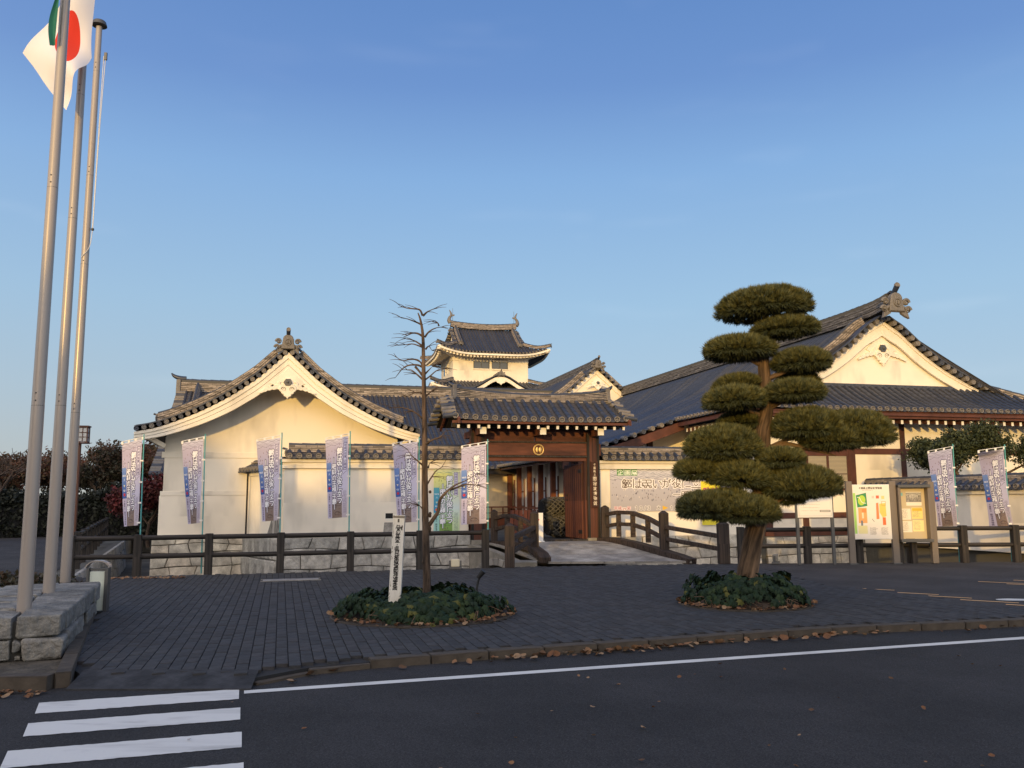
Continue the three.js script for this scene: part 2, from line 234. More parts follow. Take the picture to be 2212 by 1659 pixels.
function bannerArt(bright) {
  return canvas(300, 900, (c, w, h) => {
    const r = rng(bright ? 5 : 4), g = c.createLinearGradient(0, 0, 0, h);
    (bright ? [[0, '#dfe6da'], [0.1, '#dfe08c'], [0.3, '#d8df9c'], [0.6, '#c3ded9'], [0.8, '#b8d58f'], [1, '#9cc26a']] : [[0, '#d0cfe0'], [0.12, '#bdb6cf'], [0.35, '#c4bfdb'], [0.62, '#d2d0ea'], [0.78, '#bcb0bc'], [1, '#a08c84']]).forEach(([a, b]) => g.addColorStop(a, b));
    c.fillStyle = g; c.fillRect(0, 0, w, h);
    c.fillStyle = bright ? '#ffffff66' : '#d9d3ea99'; c.fillRect(w * 0.72, 60, w * 0.28, h - 60);
    waves(c, r, 0, 4, w, 70, 5, bright ? '#7d9a8c' : '#6d6686');
    crowdArt(c, r, 10, 80, w * 0.6, 190, 26, bright ? ['#b8c040', '#6d7440', '#8a8f5a'] : ['#6b5670', '#8b6f78', '#55496b', '#7c6470']);
    const b = c.createLinearGradient(0, 270, 0, 600); (bright ? ['#5fb0c0', '#2f8fc0'] : ['#7d9bd8', '#3d62b4']).forEach((q, i) => b.addColorStop(i, q));
    c.fillStyle = b; c.fillRect(0, 270, 66, 330); c.fillStyle = bright ? '#a7d6cf' : '#c9c2dd'; c.fillRect(0, 600, 66, 300);
    c.fillStyle = bright ? '#7aa150' : '#84746c'; c.globalAlpha = 0.8; c.fillRect(66, 715, 150, 185); c.globalAlpha = 1;
    c.strokeStyle = bright ? '#4f6e3c' : '#57494a'; c.lineWidth = 4; for (const [x, y, q] of [[110, 775, 34], [175, 752, 40], [150, 850, 44]]) { c.beginPath(); c.ellipse(x, y, q, q * 0.34, 0, 0, 7); c.stroke(); c.beginPath(); c.ellipse(x, y - 10, q * 0.8, q * 0.25, 0, Math.PI, 7); c.stroke(); }
    crowdArt(c, r, 70, 800, 140, 90, 20, ['#5a4a42', '#8c6a58', '#7d5f50']);
    c.fillStyle = '#e8e4c0'; c.beginPath(); c.moveTo(22, 455); c.lineTo(48, 455); c.lineTo(35, 480); c.fill();
    c.fillStyle = '#fff'; c.font = 'bold 26px sans-serif'; c.fillText('10/3', 6, 365); c.fillText('12/', 14, 525); write(c, '火', 20, 385, 30, { layers: [['#dfe8f4', 0.1]] });
    c.fillStyle = bright ? '#d96a4a' : '#c83c50'; c.beginPath(); c.arc(34, 560, 17, 0, 7); c.fill();
    write(c, '千葉県立 関宿城博物館', 20, 622, 22, { step: 24, layers: [[bright ? '#40605c' : '#5a5272', 0.12]] });
    c.strokeStyle = bright ? '#7a6088' : '#4a3f74'; c.lineWidth = 5; c.fillStyle = '#e6e1f2'; c.fillRect(238, 70, 42, 300); c.strokeRect(238, 70, 42, 300);
    write(c, '平成', 243, 80, 31, { layers: [['#4d4470', 0.1]] }); c.fillStyle = '#4d4470'; c.font = 'bold 25px sans-serif'; c.fillText('29', 245, 168); write(c, '年度', 243, 176, 31, { layers: [['#4d4470', 0.1]] }); write(c, '企画展', 243, 258, 31, { step: 35, layers: [['#4d4470', 0.1]] });
    const lay = [[bright ? '#2f4a4c' : '#221a4a', 0.33], ['#fbfaff', 0.17]];
    write(c, '鰯は弱いが役に立つ', 148, 112, 70, { step: 69, layers: lay });
    write(c, '|肥料の王様', 72, 222, 62, { step: 64, layers: lay }); write(c, '干鰯|', 72, 622, 62, { step: 60, layers: lay });
    smallPrint(c, r, 236, 600, 44, 250, bright ? '#5f7d78' : '#6d6488', true);
    c.strokeStyle = '#5a5378'; c.lineWidth = 4; c.beginPath(); c.moveTo(232, 420); c.lineTo(262, 396); c.lineTo(284, 386); c.stroke();
  });
}
const ART = {
  flag: bannerArt(false), hanging: bannerArt(true),
  banner: canvas(1400, 500, (c, w, h) => {
    const r = rng(8), g = c.createLinearGradient(0, 0, 0, h); g.addColorStop(0, '#d6d4dc'); g.addColorStop(0.3, '#c2bec6'); g.addColorStop(1, '#b0abae'); c.fillStyle = g; c.fillRect(0, 0, w, h);
    waves(c, r, 0, 4, w, 130, 9, '#5d6478'); waves(c, r, 0, 0, w, 120, 6, '#e9ebf0');
    crowdArt(c, r, 20, 130, w * 0.7, 250, 190, ['#4a4552', '#3c4664', '#7a6a62', '#e4dacd', '#5d5a66', '#857a74']);
    c.fillStyle = '#5c9450'; for (let i = 0; i < 3; i++) c.fillRect(78 + i * 76, 30, 70, 72);
    write(c, '企画展', 84, 36, 60, { vertical: false, step: 76, layers: [['#eef3e6', 0.12]] });
    write(c, '鰯は弱いが役に立つ', 128, 135, 108, { vertical: false, step: 110, layers: [['#f6f2ee', 0.25], ['#5a4636', 0.085]] });
    write(c, '一肥料の王様', 690, 268, 86, { vertical: false, step: 88, layers: [['#f6f2ee', 0.25], ['#5a4636', 0.085]] });
    write(c, '平成', 36, 440, 40, { vertical: false, step: 44, layers: [['#f6e6e6', 0.3], ['#b06a70', 0.12]] }); c.lineWidth = 9; c.lineJoin = 'round';
    const num = (t, x, f, col = '#3c3330') => { c.font = f; c.strokeStyle = '#f6f2ee'; c.strokeText(t, x, 484); c.fillStyle = col; c.fillText(t, x, 484); };
    num('29', 126, 'bold 40px sans-serif', '#b06a70'); write(c, '年', 178, 442, 40, { layers: [['#f6e6e6', 0.3], ['#b06a70', 0.12]] }); c.lineWidth = 9;
    num('1 0 / 3', 262, '62px sans-serif'); write(c, '火', 500, 436, 46, { layers: [['#f6f2ee', 0.3], ['#3c3330', 0.1]] }); c.lineWidth = 9;
    c.fillStyle = '#e8b830'; c.beginPath(); c.moveTo(570, 436); c.lineTo(632, 462); c.lineTo(570, 488); c.fill(); num('1 2 /', 650, '62px sans-serif');
    num('2 6', 840, '62px sans-serif');
  }),
  poster: canvas(256, 512, (c) => {
    c.fillStyle = '#e9d83a'; c.fillRect(0, 0, 256, 512); c.fillStyle = '#f0e9c8'; c.fillRect(10, 210, 236, 100);
    c.save(); c.translate(256, 0); c.scale(-1, 1); write(c, 'お得', 16, 70, 104, { vertical: false, step: 116, layers: [['#c0407c', 0.13]] }); write(c, '年度', 40, 220, 76, { vertical: false, step: 92, layers: [['#c0407c', 0.12]] }); write(c, '料金', 24, 340, 96, { vertical: false, step: 112, layers: [['#b82f6a', 0.14]] }); c.restore();
  }),
  map: canvas(512, 740, (c, w, h) => {
    const r = rng(15); c.fillStyle = '#f1e9dc'; c.fillRect(0, 0, w, h);
    write(c, '千葉県立関宿城博物館', 86, 26, 30, { vertical: false, step: 33, layers: [['#4a4038', 0.14]] }); smallPrint(c, r, 130, 66, 220, 10, '#8a8070');
    c.fillStyle = '#a9d870'; c.fillRect(0, 110, 34, 560); c.fillStyle = '#3c8f5c'; c.beginPath(); c.moveTo(40, 140); c.lineTo(185, 105); c.lineTo(195, 290); c.lineTo(52, 310); c.fill();
    c.fillStyle = '#b8d84c'; c.beginPath(); c.ellipse(118, 210, 52, 70, 0.2, 0, 7); c.fill(); c.strokeStyle = '#f4eedc'; c.lineWidth = 9; c.beginPath(); c.moveTo(60, 170); c.bezierCurveTo(120, 150, 80, 260, 175, 250); c.stroke();
    c.fillStyle = '#ecab6c'; c.fillRect(62, 315, 120, 210); c.fillStyle = '#e98f52'; c.fillRect(112, 330, 60, 50); c.fillStyle = '#f5e0bc'; c.fillRect(110, 380, 26, 80); c.fillStyle = '#73808a'; c.fillRect(92, 490, 26, 70); c.fillStyle = '#e8dfa6'; c.fillRect(48, 560, 130, 110);
    for (const [x, y, q, col] of [[262, 150, 34, '#e8cfc0'], [322, 145, 42, '#d9694a'], [395, 150, 44, '#f1d690']]) { c.fillStyle = col; c.fillRect(x, y, q, q); }
    c.fillStyle = '#e58a58'; c.beginPath(); c.moveTo(318, 250); c.lineTo(350, 245); c.lineTo(352, 470); c.lineTo(312, 472); c.fill(); c.fillStyle = '#f2cf6a'; c.beginPath(); c.moveTo(362, 260); c.lineTo(450, 250); c.lineTo(455, 430); c.lineTo(400, 450); c.lineTo(360, 380); c.fill(); c.fillStyle = '#e5743c'; c.fillRect(398, 448, 44, 105); c.strokeStyle = '#b89a4c'; c.lineWidth = 5; c.strokeRect(396, 228, 54, 56);
    c.strokeStyle = '#303030'; c.lineWidth = 5; c.beginPath(); c.moveTo(252, 470); c.lineTo(278, 506); c.stroke();
    smallPrint(c, r, 214, 586, 120, 100, '#7c7468'); smallPrint(c, r, 370, 586, 120, 100, '#7c7468');
  }),
  notice: canvas(384, 640, (c, w, h) => {
    const r = rng(16); c.fillStyle = '#c9b896'; c.fillRect(0, 0, w, h); c.fillStyle = '#7fb8bc'; c.fillRect(8, 60, 66, 40);
    c.fillStyle = '#efe8d8'; c.fillRect(118, 50, 220, 175); c.fillStyle = '#8f8a84'; c.fillRect(118, 60, 220, 120); crowdArt(c, r, 130, 100, 195, 70, 50, ['#5d5a58', '#b8b2a8', '#d6d0c4']); waves(c, r, 118, 62, 220, 30, 4, '#d8d6d0'); write(c, '鰯は弱い', 140, 84, 34, { vertical: false, layers: [['#f6f2ea', 0.24], ['#57504a', 0.1]] });
    for (const [x, y, col] of [[14, 262, '#eee6d4'], [186, 250, '#f0dc88'], [22, 420, '#eee6d4'], [192, 410, '#f2e4a4']]) { c.fillStyle = col; c.fillRect(x, y, 158, 140); smallPrint(c, r, x + 10, y + 12, 130, 112, '#9a8f7c'); }
    c.fillStyle = '#d8b83c'; c.fillRect(196, 258, 138, 34);
  }),
  info: canvas(512, 384, (c, w, h) => { const r = rng(17); c.fillStyle = '#eee9de'; c.fillRect(0, 0, w, h); c.strokeStyle = '#b8b0a2'; c.lineWidth = 3; c.strokeRect(14, 20, w - 28, h - 40); for (let i = 0; i < 6; i++) smallPrint(c, r, 40, 50 + i * 46, 400, 12, '#a79f92'); c.lineWidth = 7; c.strokeStyle = '#2a2824'; c.strokeRect(330, 282, 150, 20); c.lineWidth = 2; c.strokeStyle = '#b8b0a2'; c.strokeRect(150, 90, 180, 60); }),
  stake: canvas(128, 1024, (c, w, h) => {
    const r = rng(19); c.fillStyle = '#d9d5cb'; c.fillRect(0, 0, w, h);
    for (let i = 0; i < 260; i++) { c.fillStyle = ['#b9b2a4', '#efece6', '#8f8778', '#c9c2b6'][Math.floor(r() * 4)]; c.globalAlpha = 0.25 + r() * 0.3; c.fillRect(r() * w, r() * h, 1 + r() * 3, 10 + r() * 60); }
    c.globalAlpha = 0.85; c.fillStyle = '#6d6558'; c.fillRect(0, 0, w, 22); for (let i = 0; i < 22; i++) { c.globalAlpha = 0.6; c.fillRect(r() * 10, r() * h, 2 + r() * 8, 8 + r() * 26); } c.globalAlpha = 1;
    write(c, '緑の募金・県民植樹運動推進事業', 36, 92, 52, { step: 44, layers: [['#1f1c1a', 0.14]] });
    c.fillStyle = '#3a342c'; c.globalAlpha = 0.8; for (let i = 0; i < 14; i++) c.fillRect(84 + r() * 18, 96 + r() * 44, 6 + r() * 8, 6 + r() * 12); c.fillRect(52, 30, 20, 36);
  }),
  gateSign: canvas(96, 576, (c, w, h) => { c.fillStyle = '#3a1d10'; c.fillRect(0, 0, w, h); const r = rng(23); for (let i = 0; i < 90; i++) { c.fillStyle = r() < 0.5 ? '#2e160c' : '#4a2818'; c.globalAlpha = 0.5; c.fillRect(r() * w, 0, 1 + r() * 3, h); } c.globalAlpha = 1; write(c, '千葉県立', 32, 18, 34, { step: 42, layers: [['#d9c9b0', 0.12]] }); write(c, '関宿城博物館', 24, 190, 50, { step: 62, layers: [['#e2d4bc', 0.11]] }); }),
  hinomaru: canvas(768, 512, (c, w, h) => { c.fillStyle = '#ece8ea'; c.fillRect(0, 0, w, h); c.fillStyle = '#d8341f'; c.beginPath(); c.arc(w * 0.44, h * 0.48, h * 0.31, 0, 7); c.fill(); }),
};
function artMat(t, o = {}) { return new THREE.MeshStandardMaterial({ map: t, roughness: 0.7, side: THREE.DoubleSide, ...o }); }
function clothMat(t, o = {}) { return new THREE.MeshPhysicalMaterial({ map: t, roughness: 0.9, side: THREE.DoubleSide, transmission: 0.12, thickness: 0, ...o }); }
function panel(w, h, seg = 1) { return new THREE.PlaneGeometry(w, h, seg, seg); }
// ---------------------------------------------------------------- tiled roofs
function resample(pts, step) {
  const L = [0]; for (let i = 1; i < pts.length; i++) L.push(L[i - 1] + pts[i].distanceTo(pts[i - 1]));
  const n = Math.max(1, Math.round(L[L.length - 1] / step)), out = [];
  for (let k = 0; k <= n; k++) { const s = L[L.length - 1] * k / n; let i = 1; while (i < L.length - 1 && L[i] < s) i++; out.push(pts[i - 1].clone().lerp(pts[i], (s - L[i - 1]) / Math.max(1e-6, L[i] - L[i - 1]))); }
  return out;
}
function smooth(pts, n = 24) { return new THREE.CatmullRomCurve3(pts, false, 'centripetal').getPoints(n); }
function upNormal(t, side) { const n = new THREE.Vector3().crossVectors(t, side).normalize(); return n.y < 0 ? n.negate() : n; }
function ribGeo(pts, side, r, tile = 0.3, seg = 5, from = 0, to = 1e9) {   // a run of half-round cover tiles, each a little wider at its lower end
  const q = resample(pts, tile), pos = [], uv = [], nor = [];
  for (let i = 0; i < q.length - 1; i++) {
    if (i < from || i >= to) continue;
    const t = q[i + 1].clone().sub(q[i]), L = t.length(), n = upNormal(t, side);
    const ring = (p, rr) => Array.from({ length: seg + 1 }, (_, k) => { const a = Math.PI * k / seg; const d = side.clone().multiplyScalar(Math.cos(a)).addScaledVector(n, Math.sin(a)); return [p.clone().addScaledVector(d, rr), d, k / seg * r * 3.1]; });
    const A = ring(q[i], r), B = ring(q[i + 1].clone().addScaledVector(t, 0.04), r * 0.86), v = i * tile;
    const flip = new THREE.Vector3().crossVectors(A[1][0].clone().sub(A[0][0]), t).dot(A[0][1].clone().add(A[1][1])) < 0;
    for (let k = 0; k < seg; k++) for (const [P, w] of flip ? [[A[k], v], [B[k + 1], v + L], [A[k + 1], v], [A[k], v], [B[k], v + L], [B[k + 1], v + L]] : [[A[k], v], [A[k + 1], v], [B[k + 1], v + L], [A[k], v], [B[k + 1], v + L], [B[k], v + L]]) { pos.push(P[0].x, P[0].y, P[0].z); nor.push(P[1].x, P[1].y, P[1].z); uv.push(P[2], w); }
    const c = q[i]; for (let k = 0; k < seg; k++) { const d = t.clone().normalize().negate(); for (const P of flip ? [c, A[k][0], A[k + 1][0]] : [c, A[k + 1][0], A[k][0]]) { pos.push(P.x, P.y, P.z); nor.push(d.x, d.y, d.z); uv.push(0, v); } }
  }
  const g = new THREE.BufferGeometry(); g.setAttribute('position', new THREE.Float32BufferAttribute(pos, 3)); g.setAttribute('normal', new THREE.Float32BufferAttribute(nor, 3)); g.setAttribute('uv', new THREE.Float32BufferAttribute(uv, 2)); return g;
}
function panGeo(a, b, side, course = 0.24, dip = 0.025, lift = 0.02) {   // stepped flat tiles between two ribs
  const A = resample(a, course), n = A.length - 1, B = resample(b, b.reduce((s, p, i) => i ? s + p.distanceTo(b[i - 1]) : 0, 0) / n), out = [], m = Math.min(n, B.length - 1);
  const up = V(0, 1, 0);
  for (let i = 0; i < m; i++) {
    const c0 = A[i].clone().add(B[i]).multiplyScalar(0.5).addScaledVector(up, lift - dip), c1 = A[i + 1].clone().add(B[i + 1]).multiplyScalar(0.5).addScaledVector(up, -dip);
    const a0 = A[i].clone().addScaledVector(up, lift), b0 = B[i].clone().addScaledVector(up, lift), cl = c0.clone().addScaledVector(up, -lift - 0.012), al = A[i].clone().addScaledVector(up, -0.012), bl = B[i].clone().addScaledVector(up, -0.012);
    out.push([a0, c0, c1, A[i + 1]], [c0, b0, B[i + 1], c1], [al, cl, c0, a0], [cl, bl, b0, c0]);
  }
  return out;
}
const DISC = {};
function discGeo(r, tail = 0.05) {
  const key = r + '_' + tail; if (DISC[key]) return DISC[key];
  const pr = [[0.001, 0.012], [0.3 * r, 0.012], [0.36 * r, 0.002], [0.7 * r, 0.002], [0.78 * r, 0.016], [0.98 * r, 0.016], [r, 0.008], [r, -tail]];
  const g = new THREE.LatheGeometry(pr.map(([x, y]) => new THREE.Vector2(x, y)).reverse(), 14).rotateX(Math.PI / 2); return DISC[key] = flat(g);   // faces +z
}
const LIP = {};
function lipGeo(w) { const k = w.toFixed(3); return LIP[k] ??= slab([[-w / 2, 0.0], [-w / 2, -0.035], [-w * 0.28, -0.062], [0, -0.074], [w * 0.28, -0.062], [w / 2, -0.035], [w / 2, 0.0], [w * 0.25, -0.024], [0, -0.034], [-w * 0.25, -0.024]], 0.04); }
function face(m, dir) { m.quaternion.setFromUnitVectors(V(0, 0, 1), dir.clone().normalize()); return m; }
const tileMats = () => [M.tile, M.tileB, M.tileC];
// path(u): points from eave to top; side: direction of u; options: us (rib positions), r, tile, disc radius, singles (cover tiles built one by one)
function tiledSlope(parent, path, side, us, o = {}) {
  const { r = 0.07, tile = 0.3, disc = 0.072, singles = false, discs = true, lips = true, seed = 1, course = 0.24, seg = 5 } = o, rnd = rng(seed), pan = [];
  us.forEach((u, i) => {
    const p = path(u); if (!p || p.length < 2 || p[0].distanceTo(p[p.length - 1]) < 0.12) return;
    if (i + 1 < us.length) { const q = path(us[i + 1]); if (q && q.length > 1 && q[0].distanceTo(q[q.length - 1]) > 0.12) pan.push(...panGeo(p, q, side, course)); }
    const mt = tileMats()[Math.floor(rnd() * 3)];
    if (singles) { const n = resample(p, tile).length - 1; for (let k = 0; k < n; k++) part(parent, 'cover_tile', ribGeo(p, side, r, tile, 6, k, k + 1), tileMats()[Math.floor(rnd() * 3)]); }
    else part(parent, 'tile_rib', ribGeo(p, side, r, tile, seg), mt);
    const out = p[0].clone().sub(p[1]); out.y = 0; out.normalize();
    if (discs) { const d = part(parent, 'eave_tile', discGeo(disc), M.disc); d.position.copy(p[0]).addScaledVector(out, 0.012).add(V(0, r * 0.35, 0)); face(d, out); d.rotateZ(rnd() * 6); }
    if (lips && discs && i + 1 < us.length) { const q = path(us[i + 1]); if (q && q.length > 1) { const l = part(parent, 'pan_eave_tile', lipGeo(Math.abs(us[i + 1] - u)), M.tileC); l.position.copy(p[0]).add(q[0]).multiplyScalar(0.5).addScaledVector(out, -0.025).add(V(0, 0.018, 0)); face(l, out); } }
  });
  if (pan.length) part(parent, 'flat_tiles', quads(pan), M.pan).userData.kind = 'stuff';
}
function sweepRect(pts, w, h, y = 0, cap = true) {      // bar of width w and height h swept along pts (bottom centre + y)
  const out = [], up = V(0, 1, 0), ring = pts.map((p, i) => { const t = pts[Math.min(pts.length - 1, i + 1)].clone().sub(pts[Math.max(0, i - 1)]).normalize(), s = new THREE.Vector3().crossVectors(up, t).normalize(), n = new THREE.Vector3().crossVectors(t, s).normalize(), b = p.clone().addScaledVector(n, y); return [b.clone().addScaledVector(s, -w / 2), b.clone().addScaledVector(s, w / 2), b.clone().addScaledVector(s, w / 2).addScaledVector(n, h), b.clone().addScaledVector(s, -w / 2).addScaledVector(n, h)]; });
  for (let i = 0; i + 1 < ring.length; i++) for (let k = 0; k < 4; k++) { const j = (k + 1) % 4; out.push([ring[i][k], ring[i][j], ring[i + 1][j], ring[i + 1][k]]); }
  if (cap) { out.push([ring[0][3], ring[0][2], ring[0][1], ring[0][0]]); const e = ring[ring.length - 1]; out.push(e); }
  return quads(out);
}
function ridgeStack(parent, pts, h, w, n, seed = 1, cover = 0.09, rm = M.ridge) {   // courses of thin ridge tiles under a half-round cover
  const c = h / n; for (let k = 0; k < n; k++) part(parent, 'ridge_course', sweepRect(pts, w - (k % 2) * 0.035 - k * 0.012, c * 0.74, k * c + 0.002), rm);
  part(parent, 'ridge_core', sweepRect(pts, w - 0.09, h, 0), M.mortar);
  const top = pts.map((p) => p.clone().add(V(0, h - 0.015, 0))), t = top[1].clone().sub(top[0]), s = new THREE.Vector3().crossVectors(V(0, 1, 0), t).normalize();
  part(parent, 'ridge_cover', ribGeo(top, s, cover, 0.34, 7), M.tileC);
}
function vergeTiles(parent, pts, dir, { r = 0.058, len = 0.24, step = 0.2, seed = 3 } = {}) {   // round tile ends along a gable edge
  const q = resample(pts, step), g = discGeo(r, len);
  q.forEach((p, i) => { const d = part(parent, 'verge_tile', g, i % 3 ? M.disc : M.tileC); d.position.copy(p); face(d, dir); d.rotateZ(i * 1.7 + seed); });
}
function bargeGeo(f, x0, x1, top, low, z, th, n = 22) {   // board between two curves y = f(x) - top(x) .. f(x) - low(x)
  const a = [], b = []; for (let i = 0; i <= n; i++) { const x = lerp(x0, x1, i / n); a.push([x, f(x) - top(x)]); b.push([x, f(x) - low(x)]); }
  return slab([...a, ...b.reverse()], th, 0.008).translate(0, 0, z);
}
function onigawara(parent, p, s = 1, turn = 0, tubeTilt = 0.5) {   // ridge-end plaque with scrolls, crest and tilted round tile
  const g = sub(parent, 'ridge_end_tile'); g.position.copy(p); g.rotation.y = turn; g.scale.setScalar(s);
  const body = []; for (let i = 0; i <= 10; i++) { const a = Math.PI * i / 10; body.push([Math.cos(a) * 0.15, 0.3 + Math.sin(a) * 0.13]); }
  part(g, 'plaque', slab([[0.2, 0], ...body, [-0.2, 0]], 0.12, 0.02), M.oni);
  part(g, 'crest', [new THREE.TorusGeometry(0.085, 0.016, 6, 18).translate(0, 0.2, 0.13), new THREE.SphereGeometry(0.032, 8, 6).scale(1, 1.9, 0.5).translate(-0.032, 0.2, 0.13), new THREE.SphereGeometry(0.032, 8, 6).scale(1, 1.9, 0.5).translate(0.032, 0.2, 0.13)], M.oni);
  const scroll = (x, y, r, dir) => { const pts = []; for (let i = 0; i <= 14; i++) { const a = i / 14 * Math.PI * 3, q = r * (1 - i / 18); pts.push(V(x + Math.cos(a) * q * dir, y + Math.sin(a) * q, 0.06)); } return limb(pts, [0.036, 0.036, 0.03], 6); };
  for (const d of [-1, 1]) part(g, 'scroll', [scroll(d * 0.27, 0.22, 0.085, d), scroll(d * 0.31, 0.05, 0.08, d), scroll(d * 0.19, 0.06, 0.055, d), new THREE.SphereGeometry(0.04, 8, 6).translate(d * 0.27, 0.2, 0.07), new THREE.SphereGeometry(0.035, 8, 6).translate(d * 0.3, 0.06, 0.07), slab([[d * 0.1, 0.1], [d * 0.2, 0.12], [d * 0.3, 0.0], [d * 0.34, -0.14], [d * 0.24, -0.1], [d * 0.14, -0.04]], 0.07, 0.01)], M.oni);
  part(g, 'top_tube', rod(V(0, 0.38, -0.02), V(0, 0.38 + 0.2 * Math.sin(tubeTilt * 2), 0.24 * Math.cos(tubeTilt)), 0.055, 0.062, 12), M.tileB);
  const d = part(g, 'tube_end', discGeo(0.064, 0.03), M.disc); d.position.set(0, 0.39 + 0.2 * Math.sin(tubeTilt * 2), 0.25 * Math.cos(tubeTilt)); face(d, V(0, 0.35, 1));
  return g;
}
function gegyo(parent, x, y, z, s = 1) {                 // carved white gable pendant with a hexagonal boss
  const g = sub(parent, 'gable_pendant'); g.position.set(x, y, z); g.scale.setScalar(s);
  const heart = [], arc = (cx, cy, r, a0, a1, n = 8) => Array.from({ length: n + 1 }, (_, i) => { const a = lerp(a0, a1, i / n); return [cx + Math.cos(a) * r, cy + Math.sin(a) * r]; });
  heart.push([-0.06, 0.32], [0.06, 0.32], [0.09, 0.12], ...arc(0.13, 0.02, 0.12, 1.9, -1.1), [0.17, -0.13], [0.11, -0.16], [0.1, -0.21], [0.04, -0.23], [0, -0.29], [-0.04, -0.23], [-0.1, -0.21], [-0.11, -0.16], [-0.17, -0.13], ...arc(-0.13, 0.02, 0.12, 4.24, 1.24));
  part(g, 'pendant_plate', slab([[0, 0.62], [0.5, 0.17], [0.2, 0.04], [-0.2, 0.04], [-0.5, 0.17]], 0.03, 0.004).translate(0, 0, -0.02), M.plaster);
  part(g, 'pendant_body', slab(heart, 0.075, 0.015), M.plaster);
  const wing = (d) => slab([[0.14, 0.02], [0.17, 0.1], [0.22, 0.16], [0.19, 0.21], [0.25, 0.23], [0.3, 0.18], [0.3, 0.11], [0.37, 0.13], [0.42, 0.07], [0.5, 0.08], [0.55, 0.02], [0.64, 0.01], [0.72, -0.06], [0.81, -0.1], [0.79, -0.15], [0.72, -0.13], [0.66, -0.1], [0.6, -0.09], [0.56, -0.05], [0.5, -0.06], [0.44, -0.02], [0.37, -0.03], [0.3, 0.0], [0.22, -0.03]].map(([a, b]) => [a * d, b]), 0.05, 0.01);
  for (const d of [-1, 1]) part(g, 'pendant_wing', wing(d), M.plaster);
  for (const d of [-1, 1]) { const p = []; for (let i = 0; i <= 16; i++) { const a = i / 16 * 9, q = 0.075 * (1 - i / 20); p.push(V(d * (0.11 + Math.cos(a) * q), -0.01 + Math.sin(a) * q, 0.078)); } part(g, 'pendant_curl', limb(p, [0.01, 0.008], 4), M.mortar); }
  part(g, 'boss', [new THREE.CylinderGeometry(0.11, 0.125, 0.05, 6).rotateX(Math.PI / 2).rotateZ(Math.PI / 6).translate(0, 0.2, 0.085), new THREE.SphereGeometry(0.04, 8, 6).translate(0, 0.2, 0.11)], M.steelDark);
  return g;
}
function curveX(pts) { const c = pts.map(([d, y]) => V(d, y, 0)); const s = new THREE.CatmullRomCurve3(c, false, 'centripetal').getPoints(60); return (d) => { d = Math.abs(d); let i = 1; while (i < s.length - 1 && s[i].x < d) i++; const a = s[i - 1], b = s[i]; return a.y + (b.y - a.y) * (d - a.x) / (b.x - a.x); }; }
function range(a, b, step) { const n = Math.max(1, Math.round((b - a) / step)); return Array.from({ length: n + 1 }, (_, i) => a + (b - a) * i / n); }
// dry stone facing in a local xy plane: irregular blocks with open joints, thickness towards +z
function masonry(parent, w, courses, seed, o = {}) {
  const { batter = 0, mats = M.stone, min = 0.35, max = 0.75, z = 0 } = o, rnd = rng(seed); let y = courses[0];
  const H = courses[courses.length - 1], wob = (x, k) => (k === 0 || k === courses.length - 1) ? 0 : (Math.sin(x * 3.1 + k * 2.3 + seed) * 0.5 + Math.sin(x * 1.3 + k) * 0.5) * 0.05;
  for (let k = 0; k + 1 < courses.length; k++) {
    let x = -w / 2; const cuts = [x]; while (x < w / 2 - min * 1.2) { x += lerp(min, max, rnd()); if (w / 2 - x < min * 0.7) x = w / 2; cuts.push(x); } if (cuts[cuts.length - 1] < w / 2) cuts.push(w / 2);
    const tilt = cuts.map((_, i) => (i === 0 || i === cuts.length - 1) ? 0 : (rnd() - 0.5) * 0.14);
    for (let i = 0; i + 1 < cuts.length; i++) {
      const g = 0.008, y0 = courses[k], y1 = courses[k + 1], a = cuts[i], b = cuts[i + 1], h = (rnd() - 0.5) * 0.03;
      const p = [[a - tilt[i] + g, y0 + wob(a, k) + g], [(a + b) / 2, y0 + wob((a + b) / 2, k) + g], [b - tilt[i + 1] - g, y0 + wob(b, k) + g], [b - g + (rnd() - 0.5) * 0.02, (y0 + y1) / 2], [b + tilt[i + 1] - g, y1 + wob(b, k + 1) - g], [(a + b) / 2, y1 + wob((a + b) / 2, k + 1) - g + h * 0.3], [a + tilt[i] + g, y1 + wob(a, k + 1) - g], [a + g, (y0 + y1) / 2]];
      const m = part(parent, 'stone', slab(p, 0.13 + rnd() * 0.035, 0.015), mats[Math.floor(rnd() * mats.length)]); m.position.z = z - batter * (y0 + y1) * 0.5 + batter * H; m.rotation.x = -Math.atan(batter);
      m.position.z += Math.sin(m.rotation.x) * 0; if (batter) { m.position.y = 0; m.geometry.translate(0, -(y0 + y1) / 2, 0); m.position.y = (y0 + y1) / 2; }
    }
  }
  part(parent, 'wall_core', span(-w / 2, w / 2, courses[0], H, z - 0.15, z + 0.05), M.mortar).rotation.x = 0;
}
